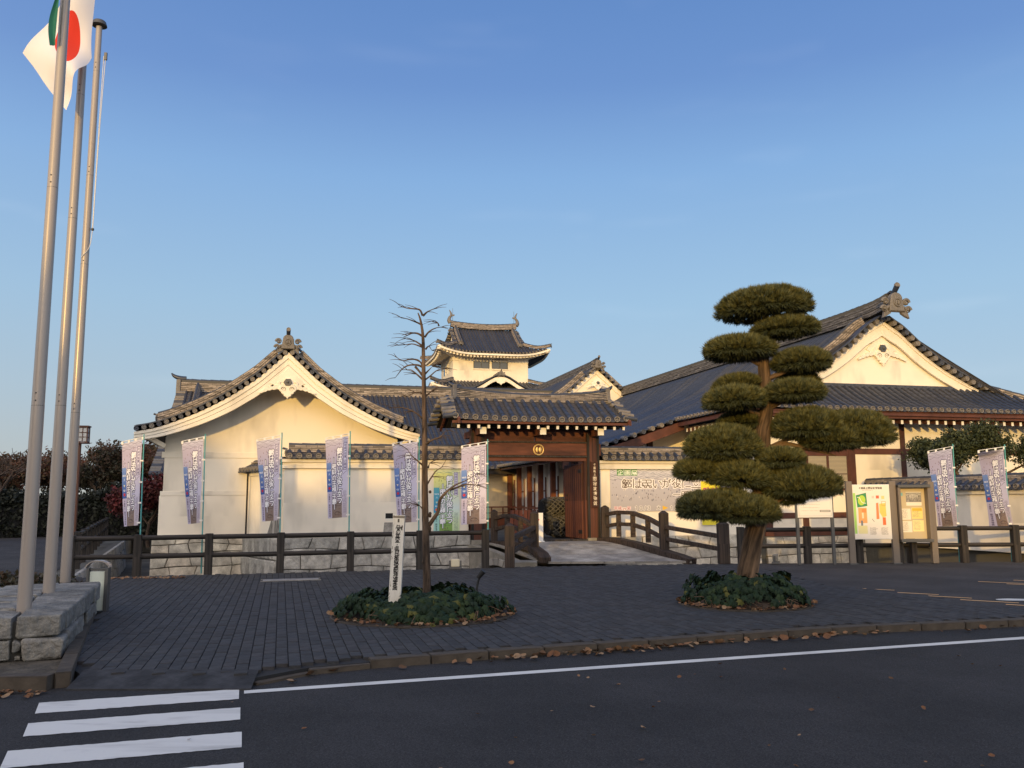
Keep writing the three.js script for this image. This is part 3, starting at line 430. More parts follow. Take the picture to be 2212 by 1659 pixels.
// ---------------------------------------------------------------- ground, road, paving
const X1 = V(1, 0, 0), Z1 = V(0, 0, 1), Y1 = V(0, 1, 0);
const moat = [[-9.25, -18.0], [-0.3, -19.98], [1.4, -20.3], [4.9, -20.62], [13.9, -20.5], [13.9, -31], [-10.4, -31], [-16, -45], [-20.3, -46.5]];
{
  const s = new THREE.Shape([[-700, 700], [700, 700], [700, -900], [-700, -900]].map(([x, z]) => new THREE.Vector2(x, -z)));
  s.holes.push(new THREE.Path(moat.map(([x, z]) => new THREE.Vector2(x, -z))));
  struct('ground', uvm(new THREE.ShapeGeometry(s).rotateX(-Math.PI / 2)), M.ground);
  const sides = []; moat.forEach(([x, z], i) => { const [a, b] = moat[(i + 1) % moat.length]; sides.push([V(x, 0, z), V(a, 0, b), V(a, -1, b), V(x, -1, z)]); });
  struct('moat_bank', quads(sides), M.concrete);
  struct('moat_floor', sheet(moat, -0.95), M.ground);
}
const rd = (x, z) => { const p = FR.w(x, 0, z); return [p.x, p.z]; };
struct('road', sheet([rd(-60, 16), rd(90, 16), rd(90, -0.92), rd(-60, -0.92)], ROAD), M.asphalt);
// paving in front of the moat fence, with individual block pavers
const kerbTop = [[-3.78, -7.86], [-2.3, -7.8], [-1.89, -8.3], [-0.51, -8.9], [1.45, -9.6], [3.74, -10.4], [6.25, -10.95], [12, -12.4], [30, -17]];
const walkEdge = [[-3.78, -7.86], [-4.5, -8.75], [-5.7, -11.9], [-6.1, -12.7], [-9.1, -17.6], [-9.1, -17.95], [-0.25, -19.9], [1.4, -20.2], [4.9, -20.55], [13.9, -20.45], [30, -20.45], [30, -17]];
const walkPoly = [...kerbTop.slice(0, -1), [30, -17], ...walkEdge.slice(1, -1).reverse()];
const paving = struct('paving', [uvm(slab(walkPoly.map(([x, z]) => [x, -z]), WALK - 0.03 + 0.05).rotateX(-Math.PI / 2).translate(0, -0.05, 0))], M.joint);
function inside(x, z, poly) { let c = false; for (let i = 0, j = poly.length - 1; i < poly.length; j = i++) { const [a, b] = poly[i], [p, q] = poly[j]; if ((b > z) !== (q > z) && x < (p - a) * (z - b) / (q - b) + a) c = !c; } return c; }
const BED1 = [-1.22, -11.75, 1.16], BED2 = [3.35, -12.7, 0.9];
const driveEdge = [[5.35, -20.5], [5.45, -15.2], [6.05, -14.4], [6.45, -13.2], [6.9, -11.9], [7.1, -11.3]];
const drivePoly = [...driveEdge, [12, -12.55], [30, -17], [30, -20.4], [8, -20.4]];
{
  const rnd = rng(77), pw = 0.118, pl = 0.236, near = [], rest = [], ca = Math.cos(R(15)), sa = Math.sin(R(15));
  for (let i = -110; i < 130; i++) for (let j = -60; j < 60; j++) {
    const u = i * pw, v = (j + (i & 1) * 0.5) * pl, x = u * ca + v * sa - 1, z = -u * sa + v * ca - 13.5;
    const corners = [[-pw / 2, -pl / 2], [pw / 2, pl / 2], [pw / 2, -pl / 2], [-pw / 2, pl / 2]].every(([a, b]) => { const X = x + a * ca + b * sa, Z = z - a * sa + b * ca; return inside(X, Z, walkPoly); });
    if (!corners || Math.abs(x / z) > 0.78 || inside(x, z, drivePoly)) continue;
    if (Math.hypot(x - BED1[0], z - BED1[1]) < BED1[2] + 0.02 || Math.hypot(x - BED2[0], z - BED2[1]) < BED2[2] - 0.1) continue;
    rest.push([Math.hypot(x, z), x, z, rnd()]);
  }
  rest.sort((a, b) => a[0] - b[0]);
  const geos = [0, 1, 2].map((k) => new RoundedBoxGeometry(pw - 0.006, 0.05, pl - 0.006, 1, 0.005)).map((g, k) => { const q = uvm(g), uv = q.attributes.uv; for (let i = 0; i < uv.count; i++) uv.setXY(i, uv.getX(i) + k * 0.37, uv.getY(i) + k * 0.21); return q; });
  const place = (o, [d, x, z, r], k) => { o.position.set(x, WALK - 0.025 + (r - 0.5) * 0.005, z); o.rotation.set((r * 7 % 1 - 0.5) * 0.012, R(15) + (r * 13 % 1 - 0.5) * 0.016, (r * 29 % 1 - 0.5) * 0.012); };
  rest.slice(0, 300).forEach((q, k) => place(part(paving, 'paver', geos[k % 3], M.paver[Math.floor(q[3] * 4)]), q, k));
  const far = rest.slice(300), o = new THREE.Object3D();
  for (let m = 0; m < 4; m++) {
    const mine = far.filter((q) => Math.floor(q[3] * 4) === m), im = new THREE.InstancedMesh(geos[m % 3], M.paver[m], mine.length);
    mine.forEach((q, k) => { place(o, q, k); o.updateMatrix(); im.setMatrixAt(k, o.matrix); }); im.name = 'pavers'; im.userData.kind = 'stuff'; im.castShadow = im.receiveShadow = true; paving.add(im);
  }
}
struct('driveway', sheet(drivePoly, WALK - 0.006), M.drive);
// kerb stones along the road
{
  const pts = smooth(kerbTop.slice(1).map(([x, z]) => V(x, 0, z)), 60), L = resample(pts, 0.6); let first = true;
  const kerb = new THREE.Group(); kerb.name = 'kerb'; kerb.userData.kind = 'structure'; scene.add(kerb);
  for (let i = 0; i + 1 < L.length; i++) {
    const a = L[i].clone(), b = L[i + 1].clone(), d = b.clone().sub(a).normalize(), n = V(-d.z, 0, d.x); if (n.z < 0) n.negate();
    const h = i < 1 ? 0.06 : i < 2 ? 0.085 : WALK; a.addScaledVector(d, 0.006); b.addScaledVector(d, -0.006);
    for (const p of [a, b]) p.addScaledVector(n, 0.0).setY(h / 2 - 0.04);
    part(kerb, 'kerb_stone', beam(a, b, 0.16, h + 0.08, 0.014), M.kerb);
  }
  part(kerb, 'flush_kerb', quads([[V(-3.84, 0.048, -7.62), V(-2.24, 0.048, -7.58), V(-2.3, 0.127, -8.0), V(-3.9, 0.127, -8.06)], [V(-3.84, 0.0, -7.62), V(-2.24, 0.0, -7.58), V(-2.24, 0.048, -7.58), V(-3.84, 0.048, -7.62)]]), M.paver[0]);
}
// road markings and orange driveway strips
const mark = (x0, x1, z0, z1, skew = 0) => sheet([rd(x0, z0), rd(x1, z0), rd(x1 + skew, z1), rd(x0 + skew, z1)], ROAD + 0.004);
function ragged(x0, x1, z0, z1, seed, sk0 = 0, sk1 = 0) { const r = rng(seed), a = [], b = [], n = 40; for (let i = 0; i <= n; i++) { a.push(rd(lerp(x0, x1, i / n), z0 + (r() - 0.5) * 0.012)); b.push(rd(lerp(x0 + sk0, x1 + sk1, i / n), z1 + (r() - 0.5) * 0.014)); } return sheet([...a, ...b.reverse()], ROAD + 0.004); }
struct('edge_line', ragged(-2.38, 40, -0.065, 0.065, 3), M.paint);
{
  const g = new THREE.Group(); g.name = 'crossing'; g.userData.kind = 'structure'; scene.add(g);
  [[-0.14, 0.25, -3.95], [0.56, 0.95, -3.88], [1.31, 1.71, -3.84], [2.06, 2.46, -3.84], [2.81, 3.2, -3.84], [3.56, 3.95, -3.84]].forEach(([a, b, x], i) => part(g, 'crossing_stripe', ragged(x, -2.42 + i * 0.012, a, b, 30 + i, 0.05, 0.0), M.paint));
}
{
  const g = new THREE.Group(); g.name = 'drive_strips_and_arrow'; g.userData.kind = 'structure'; scene.add(g);
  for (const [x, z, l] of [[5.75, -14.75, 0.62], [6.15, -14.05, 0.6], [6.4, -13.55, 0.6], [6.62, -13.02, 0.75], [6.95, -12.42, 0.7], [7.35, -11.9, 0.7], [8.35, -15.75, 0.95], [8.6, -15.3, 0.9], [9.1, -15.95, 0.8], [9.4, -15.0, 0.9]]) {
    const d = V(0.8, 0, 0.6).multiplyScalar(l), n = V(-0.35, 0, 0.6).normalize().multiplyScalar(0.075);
    part(g, 'orange_strip', sheet([[x, z], [x + d.x, z + d.z], [x + d.x + n.x * 0.8, z + d.z + n.z * 0.8], [x + n.x, z + n.z]].reverse(), WALK + 0.0), M.amber);  // flat orange strips laid on the driveway, one even colour
  }
  const tip = []; for (let i = 0; i <= 10; i++) { const a = Math.PI / 2 + Math.PI * i / 10; tip.push([7.35 + Math.cos(a) * 0.24, -12.95 - Math.sin(a) * 0.13]); }
  part(g, 'arrow_mark', sheet([...tip, [7.75, -12.72], [9.2, -12.3], [9.2, -12.5], [7.7, -12.98]].reverse(), WALK + 0.0), M.paint);
}
// a worn drain lid in the paving
{ const t = thing('drain_cover', 'pale flat concrete drain lid in the paving near the fence', 'drain cover', [-4.32, WALK + 0.004, -17.0], R(15)); part(t, 'lid', box(1.05, 0.02, 0.34, 0, 0, 0, 0.008), M.deck[1]); part(t, 'lid_frame', [box(1.13, 0.012, 0.04, 0, 0, 0.19), box(1.13, 0.012, 0.04, 0, 0, -0.19)], M.concrete); }
// car park and verge at the left behind the fence
struct('car_park', sheet([[-60, -20], [-10.6, -20], [-21, -46], [-60, -46]], 0.02), M.drive);
// castle platform
const plat = [[-6.0, -22.9], [-1.2, -24.2], [2.4, -25.1], [7.9, -27.0], [11.2, -27.9], [13.15, -22.4], [45, -22.4], [45, -140], [-40, -140], [-15.6, -46], [-10.05, -24.75], [-6.5, -25.6]];
struct('castle_terrace', uvm(slab(plat.map(([x, z]) => [x, -z]), 1.4).rotateX(-Math.PI / 2).translate(0, -0.95, 0)), M.ground);
// ---------------------------------------------------------------- left white gabled hall
{
  const g = thing('gabled_hall', 'white plastered hall at the left with a curved tile gable and hexagonal boss', 'hall', FL.o, FL.turn);
  const f0 = curveX([[0, 5.98], [0.4, 5.6], [0.8, 5.22], [1.05, 5.03], [1.55, 4.67], [2.3, 4.24], [2.75, 4.03], [3.05, 3.9], [3.55, 3.73], [4.1, 3.62]]), cx = -0.1, f = (x) => f0(x - cx);
  const wallTop = []; for (let i = 0; i <= 20; i++) { const x = lerp(3.18, -3.4, i / 20); wallTop.push([x, f(x) - 0.22]); }
  part(g, 'front_wall', slab([[-3.46, 0.68], [3.22, 0.68], ...wallTop], 0.25).translate(0, 0, -0.25), M.plaster);
  part(g, 'side_wall', span(-3.46, -3.24, 0.68, 3.5, -8, -0.25), M.plaster); part(g, 'side_wall', span(3.0, 3.2, 0.68, 3.5, -8, -0.25), M.plaster);
  part(g, 'wall_band', span(-3.5, 3.24, 2.89, 3.06, -0.1, 0.022, 0.008), M.plaster);
  part(g, 'wall_band', span(-3.5, 3.24, 1.82, 1.95, -0.1, 0.026, 0.008), M.plaster);
  part(g, 'wall_band', span(-3.52, 3.26, 0.66, 1.82, -0.1, 0.012, 0.006), M.plaster);
  // gable boards
  for (const d of [-1, 1]) {
    const lim = d < 0 ? -4.12 : 3.72;
    part(g, 'bargeboard', bargeGeo(f, cx, lim, () => 0.1, (x) => lerp(0.66, 0.34, Math.min(1, Math.abs(x - cx) / 3.6)), 0.82, 0.1), M.plaster);
    part(g, 'bargeboard_moulding', bargeGeo(f, cx, lim, () => 0.085, (x) => lerp(0.26, 0.17, Math.min(1, Math.abs(x - cx) / 3.6)), 0.92, 0.035), M.plaster);
    part(g, 'bargeboard_moulding', bargeGeo(f, cx, lim, (x) => lerp(0.44, 0.25, Math.min(1, Math.abs(x - cx) / 3.6)), (x) => lerp(0.455, 0.262, Math.min(1, Math.abs(x - cx) / 3.6)), 0.92, 0.008), M.concrete);
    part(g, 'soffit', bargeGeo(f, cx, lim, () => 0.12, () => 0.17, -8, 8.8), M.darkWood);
    part(g, 'eave_bracket', beam(V(d < 0 ? -3.4 : 3.15, 3.2, 0.35), V(d < 0 ? -3.95 : 3.55, 3.52, 0.75), 0.1, 0.12), M.plaster);
    // tiles along the gable edge
    const edge = []; for (let i = 0; i <= 50; i++) { const x = lerp(lim + (d < 0 ? 0.06 : -0.06), cx + d * 0.1, i / 50); edge.push(V(x, f(x) - 0.005, 1.0)); }
    vergeTiles(g, edge, Z1, { r: 0.066, len: 0.22, step: 0.2 });
    part(g, 'verge_course', sweepRect(edge.map((p) => p.clone().setZ(0.86)), 0.3, 0.035, 0.06), M.tileB);
    // descending ridge set back from the edge
    const dr = []; for (let i = 0; i <= 40; i++) { const x = lerp(d < 0 ? -3.55 : 3.2, cx + d * 0.25, i / 40); dr.push(V(x, f(x) + 0.1, 0.66)); }
    ridgeStack(g, dr, 0.22, 0.24, 4, 5, 0.07);
    onigawara(g, dr[0].clone().add(V(d * 0.02, 0.02, 0)), 0.42, d * Math.PI / 2, 0.2);
    const path = (u) => { const p = []; for (let i = 0; i <= 16; i++) { const x = lerp(lim, cx, i / 16); p.push(V(x, f(x) + 0.02, u)); } return p; };
    tiledSlope(g, path, Z1, range(-7.6, 0.72, 0.26), { seed: 12 + d, lips: true, r: 0.062 });
  }
  ridgeStack(g, [V(cx, 5.98, 0.86), V(cx, 5.95, 0.2), V(cx, 5.92, -3), V(cx, 5.92, -7.5)], 0.34, 0.34, 5, 3);
  onigawara(g, V(cx - 0.02, 5.98, 0.93), 0.98);
  gegyo(g, cx, 4.82, 0.93, 0.98);
}
// stone base of the hall, seen through the fence
{
  const t = thing('hall_stone_base', 'pale dry stone footing below the white gabled hall', 'stone wall', FL.w(-0.8, 0, 0.02).toArray(), FL.turn);
  masonry(t, 5.7, [-0.95, -0.55, -0.16, 0.2, 0.44, 0.68], 41, { batter: 0.12, min: 0.34, max: 0.66 });
}
// ---------------------------------------------------------------- plaster walls with tiled caps, left and right of the gate
function cappedWall(t, x0, x1, y0, seed, ends = [0, 0], lip = true) {
  part(t, 'wall_panel', span(x0, x1, y0, 2.52, -0.36, 0, 0.01), M.plaster);
  part(t, 'wall_cornice', span(x0 - 0.05, x1 + 0.03, 2.5, 2.665, -0.45, 0.09, 0.01), M.plaster);
  part(t, 'wall_cornice', span(x0 - 0.1, x1 + 0.04, 2.66, 2.745, -0.5, 0.15, 0.008), M.plaster);
  const us = range(x0 + 0.12, x1 - 0.1, 0.256);
  for (const s of [1, -1]) tiledSlope(t, (u) => [V(u, 2.8, -0.18 + s * 0.46), V(u, 2.875, -0.18 + s * 0.27), V(u, 2.965, -0.18 + s * 0.1)], X1, us, { seed: seed + s, r: 0.066, disc: 0.075, tile: 0.2, course: 0.13 });
  ridgeStack(t, [V(x0 + 0.1, 2.94, -0.18), V((x0 + x1) / 2, 2.935, -0.18), V(x1 - 0.05, 2.94, -0.18)], 0.19, 0.3, 4, seed, 0.075);
  ends.forEach((e, i) => { if (e) onigawara(t, V(i ? x1 - 0.03 : x0 + 0.06, 2.84, -0.18), 0.46, i ? Math.PI / 2 : -Math.PI / 2, 0.15); });
}
function loophole(t, x, y, s, splay) {                   // square opening with a splayed pale surround
  const a = s / 2, b = s / 2 + splay;
  part(t, 'loophole', [span(x - b, x + b, y + a, y + b, -0.02, 0.014), span(x - b, x + b, y - b, y - a, -0.02, 0.014), span(x - b, x - a, y - a, y + a, -0.02, 0.014), span(x + a, x + b, y - a, y + a, -0.02, 0.014)], M.plaster);
  part(t, 'loophole_opening', span(x - a, x + a, y - a, y + a, -0.02, 0.004), M.dark);
  part(t, 'loophole_sill', span(x - a, x + a, y - a, y - a + s * 0.3, 0.0, 0.012), M.whitePaintWood);
}
{
  const t = thing('plaster_wall', 'white plaster wall with tiled cap running left of the gate', 'wall', FG.o, FG.turn);
  cappedWall(t, -6.94, -1.98, 0.68, 51, [1, 0]);
  loophole(t, -4.17, 1.2, 0.2, 0.045);
  part(t, 'stain', slab([[-4.3, 1.04], [-4.28, 1.08], [-4.06, 1.08], [-4.04, 1.04], [-4.05, 0.69], [-4.33, 0.69]], 0.004).translate(0, 0, 0.0), mat(0.3, 0.28, 0.25, { map: T.cloud, k: 2, roughness: 0.95 }));
}
{
  // short return wall running back to the hall on a skew
  const t = thing('plaster_wall', 'short return wall with tiled cap between the plaster wall and the gabled hall', 'wall', [-7.58, 0, -24.95], R(-55.2)), L = 2.6;
  part(t, 'wall_panel', span(-0.3, L, 0.68, 2.36, -0.3, 0), M.plaster); part(t, 'wall_cornice', span(-0.35, L - 0.05, 2.36, 2.5, -0.36, 0.07, 0.008), M.plaster);
  tiledSlope(t, (u) => [V(u, 2.52, 0.3), V(u, 2.58, 0.12), V(u, 2.68, -0.06)], X1, range(-0.3, L - 0.3, 0.256), { seed: 8, r: 0.066, tile: 0.2, course: 0.13, disc: 0.068 });
  ridgeStack(t, [V(-0.3, 2.64, -0.14), V(L - 0.2, 2.64, -0.14)], 0.14, 0.26, 3, 4, 0.075);
  part(t, 'rain_pipe', rod(V(0.02, 0.5, 0.1), V(0.1, 2.45, 0.12), 0.026, 0.026, 8), M.darkWood); part(t, 'rain_pipe_hopper', rod(V(0.1, 2.45, 0.12), V(0.1, 2.62, 0.14), 0.05, 0.08, 10), M.tileB);
  part(t, 'stain', slab([[1.5, 0.69], [2.55, 0.69], [2.55, 1.9], [2.2, 1.75], [1.9, 1.2]], 0.004), mat(0.3, 0.28, 0.25, { map: T.bark, k: [2, 0.6], roughness: 0.95 }));
  const r = rng(4); let y = -0.95; for (const h of [0.56, 0.5, 0.58]) { let x = -0.2; while (x < L + 0.1) { const w = 0.9 + r() * 0.6, x1 = Math.min(L + 0.2, x + w); part(t, 'corner_stone', slab([[x + 0.01, y + 0.01], [x1 - 0.01, y + 0.01], [x1 - 0.01, y + h - 0.01], [x + 0.01, y + h - 0.01]], 0.14, 0.03).translate(0, 0, 0.16 - (y + 0.95) * 0.1), M.block[Math.floor(r() * 3)]); x = x1; } y += h; }
  part(t, 'wall_core', span(-0.2, L, -0.95, 0.68, -0.3, 0.05), M.mortar);
}
{
  const t = thing('wall_stone_base', 'grey squared stone footing under the plaster wall left of the gate', 'stone wall', FG.w(-4.46, 0, 0.04).toArray(), FG.turn);
  masonry(t, 5.0, [-0.95, -0.5, -0.12, 0.26, 0.36, 0.68], 61, { batter: 0.1, min: 0.42, max: 0.85, mats: M.block });
}
{
  const t = thing('plaster_wall', 'white plaster wall with tiled cap right of the gate, carrying the long banner', 'wall', FG.o, FG.turn);
  cappedWall(t, 1.86, 6.75, 0.55, 71);
  loophole(t, 4.78, 1.1, 0.17, 0.035);
}
{
  const t = thing('wall_stone_base', 'pale stone footing right of the bridge, below the bannered wall', 'stone wall', FG.w(4.4, 0, 0.04).toArray(), FG.turn);
  masonry(t, 5.0, [-0.95, -0.45, -0.1, 0.22, 0.55], 81, { batter: 0.1, min: 0.4, max: 0.8 });
}
// ---------------------------------------------------------------- the gate
{
  const g = thing('castle_gate', 'dark timber gate with tiled roof and gold crest behind the bridge', 'gate', FG.o, FG.turn), cx = -0.05;
  for (const d of [-1, 1]) {
    const x = cx + d * 1.7;
    part(g, 'gate_post', span(x - 0.17, x + 0.17, 0.45, 3.62, -0.17, 0.17, 0.012), M.gateWood);
    for (const e of [-1, 1]) part(g, 'post_strap', span(x + e * 0.15 - 0.035, x + e * 0.15 + 0.035, 0.5, 3.5, 0.13, 0.185), M.darkWood);
    part(g, 'post_foot', span(x - 0.2, x + 0.2, 0.42, 0.55, -0.2, 0.2, 0.01), M.concrete);
    part(g, 'rear_post', span(x - 0.12, x + 0.12, 0.45, 3.0, -1.7, -1.46, 0.01), M.gateWood);
    part(g, 'tie_beam', span(x - 0.07, x + 0.07, 2.1, 2.28, -1.5, -0.1), M.gateWood);
  }
  part(g, 'lintel', span(cx - 1.95, cx + 1.95, 2.88, 3.23, -0.14, 0.14, 0.012), M.gateWoodH);
  part(g, 'lintel_trim', span(cx - 1.55, cx + 1.55, 3.232, 3.275, -0.13, 0.165), M.darkWood);
  part(g, 'lintel_trim', span(cx - 1.55, cx + 1.55, 2.828, 2.876, -0.13, 0.165), M.darkWood);
  part(g, 'lower_lintel', span(cx - 1.53, cx + 1.53, 2.72, 2.824, -0.1, 0.1, 0.008), M.gateWoodH);
  for (const d of [-1, 1]) part(g, 'upper_panel', span(d < 0 ? cx - 1.53 : cx + 0.02, d < 0 ? cx - 0.02 : cx + 1.53, 3.28, 3.62, -0.06, 0.05, 0.006), M.gateWoodH);
  part(g, 'jamb', span(cx - 1.53, cx - 1.46, 0.5, 2.72, -0.1, 0.1), M.gateWood); part(g, 'jamb', span(cx + 1.46, cx + 1.53, 0.5, 2.72, -0.1, 0.1), M.gateWood);
  part(g, 'threshold', span(cx - 1.53, cx + 1.53, 0.44, 0.52, -0.15, 0.15), M.darkWood);
  // crest: ring with two lozenge shapes
  const crest = sub(g, 'crest'); crest.position.set(0.02, 3.04, 0.145);
  part(crest, 'crest_ring', new THREE.TorusGeometry(0.143, 0.024, 8, 36), M.gold);
  part(crest, 'crest_plate', new THREE.CylinderGeometry(0.125, 0.125, 0.01, 24).rotateX(Math.PI / 2), M.gateWoodH);
  for (const d of [-1, 1]) part(crest, 'crest_oval', new THREE.SphereGeometry(0.05, 14, 10).scale(0.88, 1.7, 0.3).translate(d * 0.047, 0, 0.012), M.gold);
  // beams and rafters with white painted ends
  for (const x of [cx - 1.7, cx, cx + 1.7]) { part(g, 'cross_beam', span(x - 0.085, x + 0.085, 3.42, 3.6, -1.3, 0.82), M.gateWood); part(g, 'beam_end', span(x - 0.088, x + 0.088, 3.417, 3.603, 0.822, 0.84), M.whitePaintWood); }
  for (const x of range(cx - 2.42, cx + 2.32, 0.279)) {
    part(g, 'rafter', beam(V(x, 3.605, 1.0), V(x, 4.1, -0.1), 0.065, 0.085), M.darkWood);
    const e = part(g, 'rafter_end', box(0.07, 0.09, 0.014, 0, 0, 0), M.whitePaintWood); e.position.set(x, 3.602, 1.006); e.rotation.x = 0.25;
  }
  part(g, 'purlin', span(cx - 2.5, cx + 2.4, 3.62, 3.74, 0.4, 0.52), M.darkWood);
  part(g, 'eave_board', beam(V(cx - 2.6, 3.715, 1.06), V(cx + 2.42, 3.715, 1.06), 0.06, 0.07), M.gateWoodH);
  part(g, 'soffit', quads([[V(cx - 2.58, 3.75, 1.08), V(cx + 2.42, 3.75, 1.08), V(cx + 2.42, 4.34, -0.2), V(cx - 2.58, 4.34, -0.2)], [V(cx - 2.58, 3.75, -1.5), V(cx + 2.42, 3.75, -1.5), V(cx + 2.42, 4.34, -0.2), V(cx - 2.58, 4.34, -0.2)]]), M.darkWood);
  const x0 = cx - 2.52, x1 = cx + 2.36, rise = (u) => Math.pow(Math.abs(u - cx) / 2.45, 3) * 0.06;
  for (const s of [1, -1]) {
    tiledSlope(g, (u) => smooth([V(u, 3.79 + rise(u), -0.2 + s * 1.31), V(u, 4.06 + rise(u) * 0.8, -0.2 + s * 0.8), V(u, 4.48 + rise(u) * 0.5, -0.2 + s * 0.1)], 10), X1, range(x0, x1, 0.264), { seed: 5 + s, singles: s > 0, r: 0.073, disc: 0.082, tile: 0.3, course: 0.12, seg: 6 });
    for (const d of [-1, 1]) {
      const xe = d < 0 ? x0 - 0.1 : x1 + 0.1, edge = smooth([V(xe + d * 0.22, 3.86, -0.2 + s * 1.28), V(xe + d * 0.18, 4.12, -0.2 + s * 0.8), V(xe + d * 0.12, 4.42, -0.2 + s * 0.24)], 12);
      vergeTiles(g, edge, V(d, -0.12, 0), { r: 0.066, len: 0.36, step: 0.24 });
    }
  }
  const rp = range(-2.25, 2.25, 0.3).map((x) => V(cx + x, 4.42, -0.2));
  const rh = (x) => 0.2 + Math.pow(Math.abs(x - cx) / 2.25, 2) * 0.17;      // the courses fan out towards both ends
  for (let k = 0; k < 7; k++) part(g, 'ridge_course', sweepRect(rp.map((p) => V(p.x, 4.42 + rh(p.x) * k / 7, p.z)), 0.42 - (k % 2) * 0.03 - k * 0.012, 0.021), M.ridge);
  for (let k = 0; k < 6; k++) part(g, 'ridge_core', sweepRect(rp.map((p) => V(p.x, 4.41 + rh(p.x) * k / 7, p.z)), 0.33 - k * 0.012, 0.05), M.tileB);
  part(g, 'ridge_cover', ribGeo(rp.map((p) => V(p.x, 4.42 + rh(p.x), p.z)), V(0, 0, 1), 0.075, 0.34, 7), M.tileC);
  for (const d of [-1, 1]) {
    part(g, 'ridge_end_tile', slab([[-0.2, -0.12], [0.2, -0.12], [0.19, 0.1], [0.15, 0.3], [0.17, 0.42], [-0.17, 0.42], [-0.15, 0.3], [-0.19, 0.1]], 0.1, 0.02).rotateY(d * Math.PI / 2).translate(cx + d * 2.26, 4.46, -0.2), M.oni);
    part(g, 'ridge_horn', limb([V(cx + d * 2.1, 4.81, -0.2), V(cx + d * 2.3, 4.84, -0.2), V(cx + d * 2.44, 4.92, -0.2), V(cx + d * 2.48, 4.98, -0.2)], [0.075, 0.07, 0.045, 0.02], 7), M.tileB);
  }
  for (const d of [-1, 1]) part(g, 'gable_board', slab([[1.22, 3.66], [1.22, 3.8], [-0.2, 4.46], [-1.6, 3.8], [-1.6, 3.66], [-0.2, 4.26]], 0.06).rotateY(-Math.PI / 2).translate(cx + d * 2.44 + 0.03, 0, 0), M.gateWood);
  // door leaves swung inwards
  for (const d of [-1, 1]) {
    const leaf = sub(g, 'door_leaf'); leaf.position.set(cx + d * 1.45, 0.5, -0.06); leaf.rotation.y = d > 0 ? Math.PI - R(88) : R(86);
    for (let k = 0; k < 9; k++) part(leaf, 'plank', span(0.02 + k * 0.158, 0.02 + k * 0.158 + 0.15, 0.02, 2.16, -0.03, 0.03, 0.008), M.gateWood);
    part(leaf, 'door_rail', [span(0.02, 1.44, 0.2, 0.32, 0.03, 0.07), span(0.02, 1.44, 1.85, 1.97, 0.03, 0.07)], M.gateWood);
    for (const y of [0.16, 1.9]) for (const z of [-0.036, 0.074]) part(leaf, 'hinge_strap', span(0.02, 0.3, y, y + 0.1, z - 0.005, z + 0.005), M.iron);
    part(leaf, 'door_pull', [rod(V(1.2, 1.12, -0.03), V(1.2, 1.12, -0.055), 0.03), rod(V(1.2, 1.26, -0.03), V(1.2, 1.26, -0.055), 0.03)], M.iron);
  }
}
{ const t = thing('name_board', 'tall narrow wooden name board with white characters on the right gate post', 'sign', FG.w(1.66, 1.4, 0.215).toArray(), FG.turn); part(t, 'board', span(-0.11, 0.11, 0, 1.31, -0.03, 0.02, 0.006), M.gateWood); const p = part(t, 'lettering', panel(0.205, 1.29), artMat(ART.gateSign, { roughness: 0.8 })); p.position.set(0, 0.655, 0.024); }
{ const t = thing('wall_banner', 'long printed exhibition banner hung on the wall right of the gate', 'banner', FG.w(4.22, 1.27, 0.012).toArray(), FG.turn); const p = part(t, 'print', panel(4.02, 1.31).translate(0, 0.655, 0.006), artMat(ART.banner, { roughness: 0.6 })); part(t, 'backing', span(-2.01, 2.01, 0, 1.31, -0.006, 0.003), M.white); part(t, 'cord', [rod(V(-2.01, 1.31, 0), V(-2.1, 1.42, 0), 0.006), rod(V(-2.01, 0, 0), V(-2.1, -0.04, 0), 0.006)], M.rope); }
{ const t = thing('poster', 'yellow poster with pink characters on the wall behind the clipped pine', 'poster', FG.w(5.42, 1.5, 0.034).toArray(), FG.turn); part(t, 'sheet_backing', span(-0.33, 0.33, -0.66, 0.66, -0.006, 0.004), M.white); part(t, 'print', panel(0.65, 1.3).translate(0, 0, 0.008), artMat(ART.poster)); }
{ const t = thing('hanging_banner', 'yellow-green and blue hanging banner on the wall left of the gate', 'banner', FG.w(-2.6, 0.68, 0.02).toArray(), FG.turn); part(t, 'print', panel(0.72, 1.86).translate(0, 0.93, 0.006), artMat(ART.hanging)); part(t, 'backing', span(-0.36, 0.36, 0, 1.86, -0.004, 0.002), M.white); part(t, 'hanging_rod', [rod(V(-0.4, 1.87, 0.01), V(0.4, 1.87, 0.01), 0.012), rod(V(-0.37, 0.0, 0.01), V(0.37, 0.0, 0.01), 0.012)], M.white); part(t, 'peg', [rod(V(-0.4, 1.87, -0.01), V(-0.4, 1.87, 0.03), 0.022), rod(V(0.4, 1.87, -0.01), V(0.4, 1.87, 0.03), 0.022)], M.iron); }
